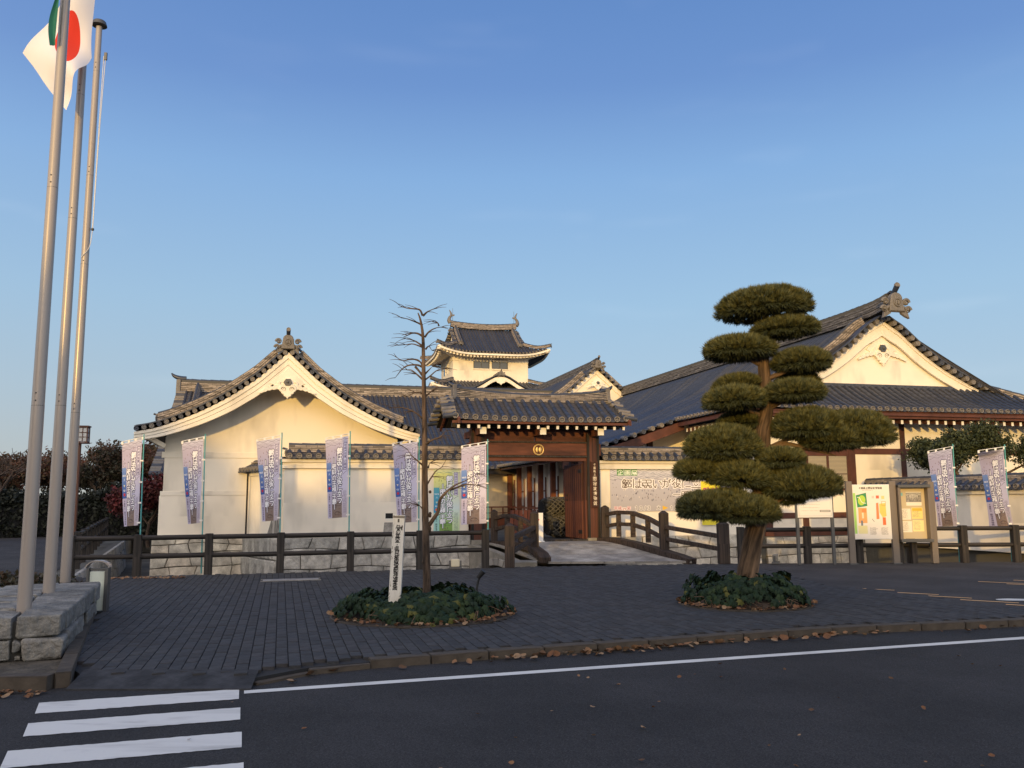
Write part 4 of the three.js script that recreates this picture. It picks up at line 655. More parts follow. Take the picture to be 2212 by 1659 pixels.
// ---------------------------------------------------------------- bridge
{
  const deckY = (t) => lerp(0.47, 0.125, t < 0.2 ? 0 : sstep(0.1, 1.05, t)), A0 = V(-1.0, 0, -24.4), A1 = V(2.45, 0, -25.05), B0 = V(0.86, 0, -21.35), B1 = V(4.35, 0, -21.2);
  const P = (s, t) => { const a = A0.clone().lerp(A1, s), b = B0.clone().lerp(B1, s), p = a.lerp(b, t); p.y = deckY(t); return p; };
  const br = thing('stone_bridge', 'short humped bridge of pale granite slabs leading to the gate', 'bridge', [0, 0, 0]);
  const rnd = rng(9), cuts = [0, 0.16, 0.39, 0.61, 0.84, 1];
  for (let i = 0; i < 5; i++) for (let k = 0; k < 3; k++) {
    const s0 = cuts[i] + 0.003, s1 = cuts[i + 1] - 0.003, t0 = k / 3 + 0.003, t1 = (k + 1) / 3 - 0.003, q = [], n = 4;
    for (let m = 0; m < n; m++) { const a = lerp(t0, t1, m / n), b = lerp(t0, t1, (m + 1) / n); q.push([P(s0, a), P(s0, b), P(s1, b), P(s1, a)]); }
    const d = V(0, -0.05, 0); for (const s of [s0, s1]) for (let m = 0; m < n; m++) { const a = P(s, lerp(t0, t1, m / n)), b = P(s, lerp(t0, t1, (m + 1) / n)); q.push([a, b, b.clone().add(d), a.clone().add(d)]); }
    for (const t of [t0, t1]) { const a = P(s0, t), b = P(s1, t); q.push([a, b, b.clone().add(d), a.clone().add(d)]); }
    part(br, 'deck_slab', quads(q), M.deck[Math.floor(rnd() * 3)]);
  }
  const under = []; for (let m = 0; m < 12; m++) { const a = m / 12, b = (m + 1) / 12, e = V(0, -0.012, 0), f = V(0, -0.28, 0); const l0 = P(0, a).add(e), l1 = P(0, b).add(e), r0 = P(1, a).add(e), r1 = P(1, b).add(e); under.push([l0, l1, r1, r0]); }
  part(br, 'deck_bed', quads(under), M.mortar);
  // arched flank with voussoir blocks, left side
  const fa = V(-1.35, 0, -24.2), fb = V(0.62, 0, -20.75), dir = fb.clone().sub(fa), len = dir.length(), turn = Math.atan2(-dir.z, dir.x);
  const fl = sub(br, 'arch_flank'); fl.position.copy(fa); fl.rotation.y = turn;
  const arch = (r, n = 14) => Array.from({ length: n + 1 }, (_, i) => { const a = Math.PI - Math.PI * i / n; return [len * 0.52 + Math.cos(a) * r * 1.5, -0.75 + Math.sin(a) * r * 0.92]; });
  const top = range(0, 1, 0.1).map((t) => [len * t, deckY(t * 1.0) - 0.04 - Math.pow(t, 6) * 0.2]).reverse();
  part(fl, 'flank_wall', slab([[0, -0.95], [len * 0.52 - 1.2, -0.75], ...arch(0.8), [len * 0.52 + 1.2, -0.75], [len, -0.95], ...top], 0.2, 0.01).translate(0, 0, -0.1), M.concrete);
  for (let i = 0; i < 15; i++) { const a0 = Math.PI - Math.PI * (i + 0.06) / 15, a1 = Math.PI - Math.PI * (i + 0.94) / 15, q = (r, a) => [len * 0.52 + Math.cos(a) * r * 1.5, -0.75 + Math.sin(a) * r * 0.92]; part(fl, 'arch_stone', slab([q(0.79, a0), q(0.79, a1), q(0.98, a1), q(0.98, a0)], 0.05, 0.01).rotateY(0).translate(0, 0, 0.1), M.deck[i % 3]); }
  part(br, 'abutment', box(0.6, 1.2, 0.8, 0.25, -0.4, -20.55), M.concrete);
  // timber railings
  const post = (x, z, y, h, w, cap = true) => part(br, 'railing_post', [box(w, h, w, x, y + h / 2, z, 0.014), ...(cap ? [new THREE.CylinderGeometry(w * 0.18, w * 0.69, w * 0.28, 4).rotateY(Math.PI / 4).translate(x, y + h + w * 0.13, z)] : [])], M.bridgeWood);
  const rails = (a, b, h0, h1, lift, n, balusters) => {
    const at = (t, h) => V(lerp(a.x, b.x, t), lerp(a.y + h0 * h, b.y + h1 * h, t) + Math.sin(Math.PI * t) * lift, lerp(a.z, b.z, t));
    for (const h of [1, 0.52]) for (let k = 0; k < n; k++) part(br, 'handrail', beam(at(k / n, h), at((k + 1) / n, h), h === 1 ? 0.13 : 0.09, 0.1, 0.01), M.bridgeWood);
    for (let k = 1; k <= balusters; k++) { const t = k / (balusters + 1), p = at(t, 1), q = at(t, 0); part(br, 'baluster', beam(q, p, 0.1, 0.13, 0.008, V(1, 0, 0)), M.bridgeWood); }
  };
  const kerbBeam = (pts) => { for (let i = 0; i + 1 < pts.length; i++) part(br, 'kerb_beam', beam(pts[i], pts[i + 1], 0.3, 0.16, 0.02), M.bridgeWood); };
  const rg = V(2.62, 0.52, -24.7), rn = V(3.86, 0.3, -22.25), re = V(4.92, 0.12, -20.4);
  post(rg.x, rg.z, 0.45, 0.95, 0.22); post(rn.x, rn.z, 0.2, 1.07, 0.225); post(re.x, re.z, 0.12, 0.92, 0.25);
  rails(rg, rn, 0.68, 0.62, 0.2, 4, 3); rails(rn, re, 0.62, 0.62, 0, 1, 0);
  kerbBeam([V(2.5, 0.48, -24.75), V(2.85, 0.5, -24.1), V(3.3, 0.42, -23.25), V(3.75, 0.3, -22.4), V(4.15, 0.18, -21.6), V(4.35, 0.1, -21.25)]);
  const lg = V(-0.52, 0.5, -24.0), ln = V(0.55, 0.32, -22.3), le = V(-0.08, 0.12, -19.75);
  post(lg.x, lg.z, 0.42, 0.9, 0.19); post(ln.x, ln.z, 0.25, 1.04, 0.215); post(le.x, le.z, 0.12, 0.93, 0.225);
  rails(lg, ln, 0.62, 0.62, 0.18, 4, 2); rails(ln, le, 0.62, 0.62, 0, 1, 0);
  kerbBeam([V(-0.55, 0.42, -24.1), V(0.05, 0.48, -23.2), V(0.5, 0.4, -22.4), V(0.72, 0.26, -21.75), V(0.78, 0.16, -21.35)]);
}
// ---------------------------------------------------------------- museum hall on the right
{
  const g = thing('museum_hall', 'large timber framed museum hall with tall tiled gable behind the clipped pine', 'hall', FM.o, FM.turn), cx = 0.47;
  const f = curveX([[0, 7.7], [0.35, 7.48], [0.6, 7.34], [1.28, 6.78], [1.78, 6.42], [2.27, 6.11], [2.76, 5.85], [3.3, 5.59], [3.84, 5.36], [4.5, 5.06], [5.3, 4.7], [6.32, 4.34], [7.5, 3.93], [8.4, 3.63], [10.7, 3.02]]), F = (x) => f(x - cx);
  // walls
  part(g, 'front_wall', span(-4.48, 9, 0.75, 4.3, -0.25, 0), M.plaster);
  part(g, 'side_wall', span(-4.48, -4.25, 0.4, 4.3, -5, -0.25), M.plaster);
  part(g, 'side_wall', span(-9.3, -9.1, 0.4, 3.2, -24, -6), M.plaster);
  part(g, 'wing_wall', slab([[-9.1, 0.4], [-4.48, 0.4], ...range(-4.48, -9.1, 0.4).map((x) => [x, F(x) - 0.2])], 0.2).translate(0, 0, -5.2), M.plaster);
  for (const [a, b] of [[-4.5, -4.24], [-3.15, -2.94], [-1.35, -1.11], [0.66, 0.84], [2.6, 2.8], [4.5, 4.7], [6.4, 6.6]]) part(g, 'timber_post', span(a, b, 0.45, 4.25, -0.2, 0.045, 0.008), M.redWood);
  const bays = [[-4.24, -3.15], [-2.94, -1.35], [-1.11, 0.66], [0.84, 2.6], [2.8, 4.5], [4.7, 6.4]];
  for (const [a, b] of bays) {
    part(g, 'timber_rail', span(a, b, 3.03, 3.22, -0.15, 0.035, 0.006), M.redWood);
    part(g, 'timber_rail', span(a, b, 0.99, 1.17, -0.15, 0.035, 0.006), M.redWood);
    part(g, 'timber_sill', span(a, b, 0.42, 0.63, -0.15, 0.05, 0.006), M.redWood);
    part(g, 'wall_plate', span(a, b, 4.12, 4.28, -0.15, 0.05), M.darkWood);
    part(g, 'low_panel', span(a, b, 0.64, 0.985, -0.2, 0.012), M.plaster);
  }
  // window with blinds in the second bay
  const w = sub(g, 'window');
  part(w, 'window_frame', [span(-2.94, -2.86, 1.86, 3.03, -0.02, 0.03), span(-1.43, -1.35, 1.86, 3.03, -0.02, 0.03), span(-2.86, -1.43, 1.86, 1.93, -0.02, 0.03), span(-2.86, -1.43, 2.97, 3.03, -0.02, 0.03), span(-2.18, -2.1, 1.93, 2.97, -0.02, 0.03), span(-2.1, -1.43, 2.38, 2.41, -0.01, 0.02)], M.redWood);
  const blindM = mat(0.34, 0.31, 0.26, { roughness: 0.7 }), r = rng(3);
  for (const [a, b] of [[-2.86, -2.18], [-2.1, -1.43]]) { for (let y = 1.95; y < 2.96; y += 0.042) { const s = part(w, 'blind_slat', box(b - a, 0.004, 0.04), blindM); s.position.set((a + b) / 2, y, 0.012); s.rotation.x = 0.75 + r() * 0.08; } part(w, 'pane', span(a, b, 1.93, 2.97, -0.012, -0.008), M.glass); }
  part(g, 'small_vent', box(0.07, 0.1, 0.04, 1.3, 3.42, 0.03), M.dark);
  // gable
  const gz = -0.4, tri = []; for (let i = 0; i <= 30; i++) { const x = lerp(cx + 4.2, cx - 4.2, i / 30); tri.push([x, Math.max(5.3, F(x) - 0.12)]); }
  part(g, 'gable_wall', slab([[cx - 4.2, 5.15], [cx + 4.2, 5.15], ...tri], 0.2).translate(0, 0, gz - 0.2), M.plaster);
  for (const d of [-1, 1]) {
    part(g, 'bargeboard', bargeGeo(F, cx, cx + d * 4.0, () => 0.1, (x) => lerp(0.62, 0.42, Math.abs(x - cx) / 4), gz + 0.06, 0.08), M.plaster);
    part(g, 'bargeboard_moulding', bargeGeo(F, cx, cx + d * 4.3, () => 0.09, (x) => lerp(0.24, 0.18, Math.abs(x - cx) / 4), gz + 0.14, 0.04), M.plaster);
    part(g, 'gable_soffit', bargeGeo(F, cx, cx + d * 4.3, () => 0.11, () => 0.15, gz, 0.18), M.plaster);
    const edge = []; for (let i = 0; i <= 50; i++) { const x = lerp(cx + d * 4.45, cx + d * 0.1, i / 50); edge.push(V(x, F(x) + (Math.abs(x - cx) > 3.6 ? (Math.abs(x - cx) - 3.6) * 0.16 : 0), gz + 0.36)); }
    vergeTiles(g, edge, Z1, { r: 0.088, len: 0.34, step: 0.272 });
    part(g, 'verge_course', sweepRect(edge.map((p) => p.clone().setZ(gz + 0.2)), 0.3, 0.04, 0.085), M.tileC);
    const dr = []; for (let i = 0; i <= 40; i++) { const x = lerp(cx + d * 3.7, cx + d * 0.3, i / 40); dr.push(V(x, F(x) + 0.05, gz - 0.45)); }
    ridgeStack(g, dr, 0.27, 0.3, 4, 7, 0.085);
    onigawara(g, dr[0].clone().add(V(d * 0.05, 0.04, 0)), 0.5, d * Math.PI / 2, 0.2);
  }
  gegyo(g, cx, 6.4, gz + 0.03, 1.2).scale.z = 1.2;
  // big side slopes: the left one runs on lower over the rear wing
  const side = (d, lim) => (u) => { const over = u > -0.45 ? sstep(-0.45, 1.38, u) : 0; const top = u > gz + 0.22 ? 4.3 + (u - gz - 0.22) * 1.2 : 0; if (top > lim - 0.3) return null; const p = []; for (let i = 0; i <= 18; i++) { const q = lerp(lim, top, i / 18); p.push(V(cx + d * q, f(q) + 0.03 + (u > -1.5 ? Math.pow((u + 1.5) / 2.9, 2) * 0.1 * (q / lim) : 0), u)); } return p; };
  tiledSlope(g, side(-1, 6.32), Z1, range(-3.15, 1.3, 0.262), { seed: 21, r: 0.066, disc: 0.068, seg: 4, course: 0.3, tile: 0.34 });
  tiledSlope(g, side(-1, 10.7), Z1, range(-25, -3.4, 0.262), { seed: 22, r: 0.066, disc: 0.068, seg: 4, course: 0.34, tile: 0.36 });
  tiledSlope(g, side(1, 6.32), Z1, range(-25, 1.3, 0.3), { seed: 23, r: 0.066, disc: 0.068, seg: 3, course: 0.6, tile: 0.6, lips: false });
  // front skirt roof under the gable
  const skirt = (u) => { const dd = Math.abs(u - cx), hip = dd > 4.3 ? lerp(0, 1, (dd - 4.3) / 2.05) : 0; if (hip > 0.92) return null; const z1 = lerp(gz + 0.02, 1.36, hip), up = Math.pow(Math.max(0, dd - 3) / 3.3, 2) * 0.1; return smooth([V(u, 4.36 + up, 1.38), V(u, 4.36 + up + (1.38 - z1) * 0.24 + 0.0, lerp(1.38, z1, 0.5)), V(u, lerp(5.34, 4.4, hip) + up * 0.6, z1)], 10); };
  tiledSlope(g, skirt, X1, range(cx - 6.2, cx + 7.9, 0.2585), { seed: 24, r: 0.07, disc: 0.072, tile: 0.3, seg: 5, course: 0.2 });
  part(g, 'flashing_course', span(cx - 4.2, cx + 4.3, 5.3, 5.4, gz, gz + 0.12), M.tileC);
  for (const d of [-1, 1]) { const hp = smooth([V(cx + d * 6.3, 4.5, 1.36), V(cx + d * 5.4, 4.74, 0.55), V(cx + d * 4.3, 5.24, gz + 0.1)], 10); ridgeStack(g, hp, 0.2, 0.24, 3, 6, 0.08); onigawara(g, hp[0].clone().add(V(d * 0.03, 0.0, 0.05)), 0.46, d * R(40), 0.2); }
  // eaves: fascia, rafters with white ends, soffit
  part(g, 'fascia', [beam(V(-5.7, 4.24, 1.28), V(8.4, 4.24, 1.28), 0.07, 0.13), beam(V(-5.7, 4.13, 1.2), V(8.4, 4.13, 1.2), 0.06, 0.07)], M.redWood);
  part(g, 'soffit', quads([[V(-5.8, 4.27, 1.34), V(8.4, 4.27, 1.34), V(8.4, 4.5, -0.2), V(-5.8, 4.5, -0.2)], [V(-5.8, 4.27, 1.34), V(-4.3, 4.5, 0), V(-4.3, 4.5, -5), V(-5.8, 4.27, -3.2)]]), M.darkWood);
  for (const x of range(-5.4, 7.5, 0.327)) { part(g, 'rafter', beam(V(x, 4.0, 1.1), V(x, 4.24, -0.1), 0.08, 0.115), M.redWood); part(g, 'rafter_end', box(0.085, 0.12, 0.014, x, 3.998, 1.108), M.whitePaintWood); }
  for (const z of range(-3.0, 0.9, 0.3)) { part(g, 'rafter', beam(V(-5.55, 4.0, z), V(-4.3, 4.22, z), 0.08, 0.115), M.redWood); part(g, 'rafter_end', box(0.014, 0.12, 0.085, -5.56, 3.995, z), M.whitePaintWood); }
  part(g, 'fascia', beam(V(-5.75, 4.24, 1.28), V(-5.75, 4.2, -3.4), 0.07, 0.13), M.redWood);
  // verge of the rear wing facing the front, with a heavy bargeboard
  const ve = []; for (let i = 0; i <= 24; i++) { const q = lerp(10.7, 6.2, i / 24); ve.push(V(cx - q, f(q) + 0.03, -3.2)); }
  vergeTiles(g, ve, Z1, { r: 0.085, len: 0.3, step: 0.36 });
  part(g, 'wing_bargeboard', bargeGeo(F, cx - 10.5, cx - 6.0, () => 0.1, () => 0.42, -3.35, 0.1), M.redWood);
  part(g, 'wing_soffit', bargeGeo(F, cx - 10.6, cx - 4.8, () => 0.1, () => 0.14, -25, 21.6), M.redWood);
  part(g, 'wing_beam', [span(-9.2, -4.5, 3.05, 3.3, -5.0, -4.9), span(-9.2, -4.5, 2.45, 2.6, -5.0, -4.92)], M.redWood);
  part(g, 'wing_post', [span(-7.9, -7.7, 0.4, 3.6, -5.0, -4.9), span(-6.2, -6.0, 0.4, 4.2, -5.0, -4.9)], M.redWood);
  // main ridge
  const rp = [[0.35, 0.34], [0, 0.22], [-0.6, 0.1], [-2, 0.03], [-6, 0], [-14, 0], [-25, 0.06]].map(([z, up]) => V(cx - 0.02, 7.72 + up * 0.6, z));
  ridgeStack(g, rp, 0.5, 0.42, 6, 13, 0.1, M.ridgeShaded);
  onigawara(g, V(cx - 0.02, 7.74, 0.42), 1.5, 0, 0.9);
  // corridor posts, railing and windows of the rear wing seen through the gate
  for (const z of range(-23, -4.4, 1.55)) { part(g, 'corridor_post', span(-9.62, -9.44, 0.4, 3.1, z - 0.09, z + 0.09, 0.01), M.hall); }
  part(g, 'corridor_rail', [span(-9.57, -9.5, 1.28, 1.35, -23, -4.4), span(-9.57, -9.5, 1.0, 1.05, -23, -4.4), span(-9.57, -9.5, 0.86, 0.9, -23, -4.4)], M.hall);
  part(g, 'corridor_floor', span(-9.75, -9.1, 0.55, 0.72, -23, -4.4), M.hall);
  for (const z of range(-22, -5.2, 0.25)) part(g, 'corridor_rafter', beam(V(cx - 10.55, 2.93, z), V(-9.2, 3.22, z), 0.06, 0.08), M.whitePaintWood);
  for (const z of range(-22.2, -5.4, 1.55)) { const q = sub(g, 'lattice_window'); part(q, 'lattice_frame', [span(-9.34, -9.3, 0.72, 2.5, z + 0.3, z + 0.36), span(-9.34, -9.3, 0.72, 2.5, z + 0.9, z + 0.96), span(-9.34, -9.3, 1.95, 2.0, z + 0.36, z + 0.9), span(-9.34, -9.3, 1.35, 1.4, z + 0.36, z + 0.9)], M.hall); part(q, 'shoji', span(-9.325, -9.31, 0.72, 2.5, z + 0.36, z + 0.9), M.whitePaintWood); }
}
{ const t = thing('hall_stone_base', 'pale stone footing under the timber framed museum hall', 'stone wall', FM.w(-1.5, 0, 0.05).toArray(), FM.turn); masonry(t, 6.2, [-0.95, -0.5, -0.12, 0.18, 0.42], 91, { batter: 0.08, min: 0.42, max: 0.85 }); }
// ---------------------------------------------------------------- wall along the right, running back towards the museum
{
  const a = V(11.45, 0, -27.6), b = V(13.35, 0, -21.6), d = b.clone().sub(a), L = d.length(), turn = Math.atan2(-d.z, d.x);
  // local x runs from the far end to the near end; local +z faces the right, so the wall is turned round to show its face to the left
  const t = thing('plaster_wall', 'white plaster wall with dark tiled cap at the right behind the two flags', 'wall', b.toArray(), turn + Math.PI), w0 = 0, w1 = L, top = 1.72;
  part(t, 'wall_panel', span(w0, w1, 0.2, top, -0.36, 0, 0.01), M.plaster);
  part(t, 'wall_cornice', span(w0 - 0.05, w1, top - 0.03, top + 0.09, -0.45, 0.07, 0.008), M.plaster);
  for (const s of [1, -1]) tiledSlope(t, (u) => [V(u, top + 0.14, -0.18 + s * 0.42), V(u, top + 0.22, -0.18 + s * 0.26), V(u, top + 0.32, -0.18 + s * 0.1)], X1, range(w0 + 0.1, w1 - 0.1, 0.256), { seed: 33 + s, r: 0.066, disc: 0.068, tile: 0.2, course: 0.13 });
  ridgeStack(t, [V(w0, top + 0.29, -0.18), V(w1 / 2, top + 0.29, -0.18), V(w1 - 0.05, top + 0.29, -0.18)], 0.17, 0.28, 4, 5, 0.075);
  onigawara(t, V(w1 - 0.05, top + 0.2, -0.18), 0.42, Math.PI / 2, 0.1);
  loophole(t, 1.5, 0.86, 0.2, 0.05);
  const t2 = thing('plaster_wall', 'short end of the right plaster wall turning towards the car park', 'wall', b.toArray(), 0);
  part(t2, 'wall_panel', span(0.05, 14, 0.2, top, -0.36, 0), M.plaster); part(t2, 'wall_cap', [span(0.0, 14, top, top + 0.14, -0.6, 0.24), span(0, 14, top + 0.14, top + 0.36, -0.4, 0.04)], M.tile);
  const s = thing('wall_stone_base', 'low irregular stone footing under the right plaster wall', 'stone wall', b.clone().add(V(0, 0, 0)).toArray(), turn + Math.PI);
  const c = sub(s, 'facing'); c.position.set(L / 2, 0, 0.04); masonry(c, L, [-0.95, -0.55, -0.2, 0.05, 0.22], 17, { batter: 0.05, min: 0.3, max: 0.6 });
}
// ---------------------------------------------------------------- long cross roof behind, small gabled roof, keep
{
  const g = thing('rear_hall', 'long rear hall with a straight tiled ridge behind the gate', 'hall', [-7.25, -0.86, -52], FA.turn); g.scale.setScalar(1.53);
  const path = (s) => (u) => smooth([V(u, 2.5, s * 6.2), V(u, 3.5, s * 4.1), V(u, 4.15, s * 2.9), V(u, 5.1, s * 1.2), V(u, 5.78, s * 0.12)], 14);
  tiledSlope(g, path(1), X1, range(-7.75, 8.6, 0.172), { seed: 31, r: 0.05, disc: 0.05, tile: 0.24, course: 0.2 });
  tiledSlope(g, path(-1), X1, range(-7.75, 8.6, 0.6), { seed: 32, r: 0.072, disc: 0.07, tile: 0.8, course: 0.8, lips: false, seg: 3 });
  ridgeStack(g, [V(-7.95, 5.76, 0), V(-7.2, 5.74, 0), V(2, 5.72, 0), V(8.7, 5.72, 0)], 0.42, 0.42, 6, 3, 0.1);
  part(g, 'hall_wall', span(-7.3, 8.3, 0.45, 2.6, -4.8, 4.8), M.plaster);
  part(g, 'gable_wall', slab([[-3.2, 3.9], [3.2, 3.9], [0, 5.6]], 0.1).rotateY(-Math.PI / 2).translate(-7.25, 0, 0), M.plaster);
  for (const s of [1, -1]) { const e = path(s)(-8.05).map((p) => p.clone().add(V(-0.02, 0.0, 0))); vergeTiles(g, e, V(-1, 0, 0), { r: 0.07, len: 0.3, step: 0.2 }); const dr = path(s)(-7.35).map((p) => p.clone().add(V(0, 0.05, 0))); ridgeStack(g, dr.slice(4), 0.24, 0.2, 4, 3, 0.07); }
  part(g, 'ridge_end_tile', slab([[-0.26, -0.3], [0.26, -0.3], [0.22, 0.2], [0.18, 0.44], [-0.18, 0.44], [-0.22, 0.2]], 0.14, 0.02).rotateY(-Math.PI / 2).translate(-7.98, 5.76, 0), M.oni);
  part(g, 'ridge_horn', limb([V(-7.8, 6.24, 0), V(-8.05, 6.27, 0), V(-8.25, 6.36, 0), V(-8.32, 6.45, 0)], [0.1, 0.09, 0.06, 0.02], 7), M.tileB);
}
{
  const g = thing('porch_roof', 'small tiled roof with ornate ridge end peeping over the wall beside the gate', 'roof', FG.w(-2.75, 0, -2.4).toArray(), FG.turn);
  ridgeStack(g, [V(0, 2.88, 0), V(0, 2.9, -1.2), V(0, 2.9, -3.5)], 0.2, 0.26, 3, 3, 0.08); onigawara(g, V(0, 2.92, 0.02), 0.9, 0, 0.9);
  for (const d of [-1, 1]) tiledSlope(g, (u) => [V(d * 1.2, 2.42, u), V(d * 0.6, 2.66, u), V(d * 0.06, 2.96, u)], Z1, range(-3.3, -0.1, 0.26), { seed: 3, r: 0.06 });
  part(g, 'porch_post', [span(-1.0, -0.86, 0.45, 2.6, -0.4, -0.26), span(0.86, 1.0, 0.45, 2.6, -0.4, -0.26), span(-1.0, 1.0, 2.35, 2.5, -0.42, -0.24)], M.gateWood);
  const e = range(-1.15, 1.15, 0.23).map((x) => V(x, 2.98 - Math.pow(Math.abs(x), 1.2) * 0.42, 0.05)); part(g, 'verge_course', sweepRect(e, 0.2, 0.06, 0), M.tileC);
}
{
  const g = thing('gabled_roof', 'white gabled roof with tiled edges rising between the keep and the museum', 'hall', FS.o, FS.turn), cx = 0.22;
  const f = curveX([[0, 9.42], [0.6, 8.92], [1.1, 8.48], [1.7, 7.98], [2.2, 7.62], [3.2, 7.0], [4.2, 6.5]]), F = (x) => f(x - cx);
  const tri = []; for (let i = 0; i <= 20; i++) { const x = lerp(cx + 3.4, cx - 3.4, i / 20); tri.push([x, F(x) - 0.2]); }
  part(g, 'front_wall', slab([[cx - 3.4, 0.4], [cx + 3.4, 0.4], ...tri], 0.3).translate(0, 0, -0.6), M.plaster);
  for (const d of [-1, 1]) {
    part(g, 'bargeboard', bargeGeo(F, cx, cx + d * 4, () => 0.1, () => 0.4, -0.29, 0.08), M.plaster);
    const e = []; for (let i = 0; i <= 40; i++) { const x = lerp(cx + d * 4.1, cx + d * 0.1, i / 40); e.push(V(x, F(x), 0.1)); } vergeTiles(g, e, Z1, { r: 0.1, len: 0.35, step: 0.34 });
    const dr = e.map((p) => p.clone().add(V(0, 0.08, -0.75))); ridgeStack(g, dr.slice(0, 36), 0.3, 0.32, 3, 4, 0.1);
    tiledSlope(g, (u) => { const p = []; for (let i = 0; i <= 10; i++) { const q = lerp(4.1, 0.05, i / 10); p.push(V(cx + d * q, f(q) + 0.02, u)); } return p; }, Z1, range(-20, -0.2, 0.42), { seed: 4, r: 0.1, tile: 0.6, course: 0.6, disc: 0.1, lips: false, seg: 4 });
  }
  ridgeStack(g, [V(cx, 9.42, 0), V(cx, 9.36, -1), V(cx, 9.34, -19.5)], 0.42, 0.45, 4, 5, 0.12, M.ridgeShaded); onigawara(g, V(cx, 9.3, 0.15), 1.15, 0, 0.6); gegyo(g, cx, 8.25, 0.06, 0.9);
}
{
  const g = thing('castle_keep', 'white castle keep with two tiers of upswept tiled roofs in the distance', 'castle keep', FT.o, FT.turn);
  const wx = 3.42, cx = 0.06, dz = -5.6;                // top storey, 6.8 m by 5.6 m
  part(g, 'top_storey', span(cx - wx, cx + wx, 11.2, 14.7, dz, 0), M.plaster);
  part(g, 'wall_band', span(cx - wx - 0.04, cx + wx + 0.04, 13.8, 14.75, dz - 0.04, 0.05, 0.01), M.plaster);
  part(g, 'lower_storey', span(cx - 4.6, cx + 4.6, 0.4, 11.2, dz - 1.2, 1.1), M.plaster);
  for (const [a, b] of [[-1.46, -0.14], [0.2, 1.54]]) { const w = sub(g, 'window'); part(w, 'pane', span(a, b, 13.18, 13.98, -0.1, 0.012), M.glass); part(w, 'window_frame', [span(a - 0.06, a, 13.1, 14.05, 0, 0.05), span(b, b + 0.06, 13.1, 14.05, 0, 0.05), span(a, b, 13.98, 14.05, 0, 0.05), span((a + b) / 2 - 0.03, (a + b) / 2 + 0.03, 13.18, 13.98, 0, 0.04)], M.steelDark); part(w, 'sill', span(a - 0.12, b + 0.1, 13.06, 13.16, 0, 0.1), M.plaster); }
  const lw = sub(g, 'window'); part(lw, 'pane', span(cx - wx - 0.02, cx - wx + 0.1, 12.95, 13.75, -4.3, -3.4), M.glass); part(lw, 'shutter', [span(cx - wx - 0.05, cx - wx, 12.9, 13.8, -2.9, -2.2), span(cx - wx - 0.05, cx - wx, 12.9, 13.8, -3.4, -3.3)], M.plaster);
  // hip and gable roof of the top storey
  const ov = 1.62, ez = 14.35, up = (d) => Math.pow(Math.max(0, d), 2.4);
  const W = wx + ov, D0 = ov, D1 = dz - ov, mz = dz / 2, half = (D0 - D1) / 2, rz = 17.25;
  const prof = (q) => lerp(ez, rz, Math.pow(q, 1.28)) + 0.0;   // q 0 eave .. 1 ridge
  const lift = (s, t) => up((Math.abs(s) - 0.3) / 0.7) * 0.62 * (1 - t);
  const hipX = 3.05;                                        // gables stand above the side skirts
  const front = (sg) => (u) => { const s = (u - cx) / W, lim = Math.abs(u - cx) > hipX + 0.1 ? (W - Math.abs(u - cx)) / (W - hipX) * 0.42 : 1, p = []; if (lim < 0.06) return null; for (let i = 0; i <= 12; i++) { const q = i / 12 * lim; p.push(V(u, prof(q) + lift(s, q), mz + sg * half * (1 - q))); } return p; };
  tiledSlope(g, front(1), X1, range(cx - W + 0.1, cx + W - 0.1, 0.3), { seed: 41, r: 0.085, tile: 0.5, course: 0.45, disc: 0.08, seg: 4, lips: false });
  tiledSlope(g, front(-1), X1, range(cx - W + 0.1, cx + W - 0.1, 0.6), { seed: 42, r: 0.085, tile: 0.8, course: 0.8, disc: 0.08, seg: 3, lips: false });
  for (const d of [-1, 1]) {
    const skirt = (v) => { const s = (v - mz) / half, lim = Math.min(1, (1 - Math.abs(s)) / 0.42), q0 = 0.42 * lim; if (q0 < 0.05) return null; const p = []; for (let i = 0; i <= 8; i++) { const q = i / 8 * q0; p.push(V(cx + d * lerp(W, hipX, q / 0.42), prof(q) + lift(s, q), v)); } return p; };
    tiledSlope(g, skirt, Z1, range(D1 + 0.15, D0 - 0.15, 0.3), { seed: 43, r: 0.085, tile: 0.5, course: 0.45, disc: 0.08, seg: 4, lips: false });
    const gx = cx + d * (hipX + 0.02), gp = range(-1, 1, 0.1).map((s) => [mz + s * half * 0.58, Math.max(prof(0.42) - 0.1, prof(1 - Math.abs(s) * 0.58) - 0.12)]);
    part(g, 'gable_wall', slab([[mz - half * 0.58, prof(0.42) - 0.3], [mz + half * 0.58, prof(0.42) - 0.3], ...gp.slice().reverse()], 0.1).rotateY(-Math.PI / 2).translate(gx - d * 0.25 + 0.05, 0, 0), M.plaster);
    for (const s of [-1, 1]) { const e = range(0.06, 0.62, 0.04).map((q) => V(gx + d * 0.18, prof(1 - q) + 0.03, mz + s * half * q)).reverse(); vergeTiles(g, e, V(d, 0, 0), { r: 0.085, len: 0.3, step: 0.3 }); ridgeStack(g, e.map((p) => p.clone().add(V(-d * 0.55, 0.06, 0))), 0.3, 0.3, 3, 3, 0.1); onigawara(g, e[0].clone().add(V(-d * 0.55, 0.05, s * 0.1)), 0.6, s > 0 ? 0 : Math.PI, 0.2);
      const hp = smooth([V(cx + d * W, ez + 0.7, mz + s * half), V(cx + d * lerp(W, hipX, 0.45), prof(0.2) + 0.28, mz + s * half * 0.8), V(cx + d * hipX, prof(0.42) + 0.1, mz + s * half * 0.58)], 10); ridgeStack(g, hp, 0.22, 0.26, 3, 2, 0.1); onigawara(g, hp[0].clone(), 0.55, Math.atan2(d, s), 0.3); }
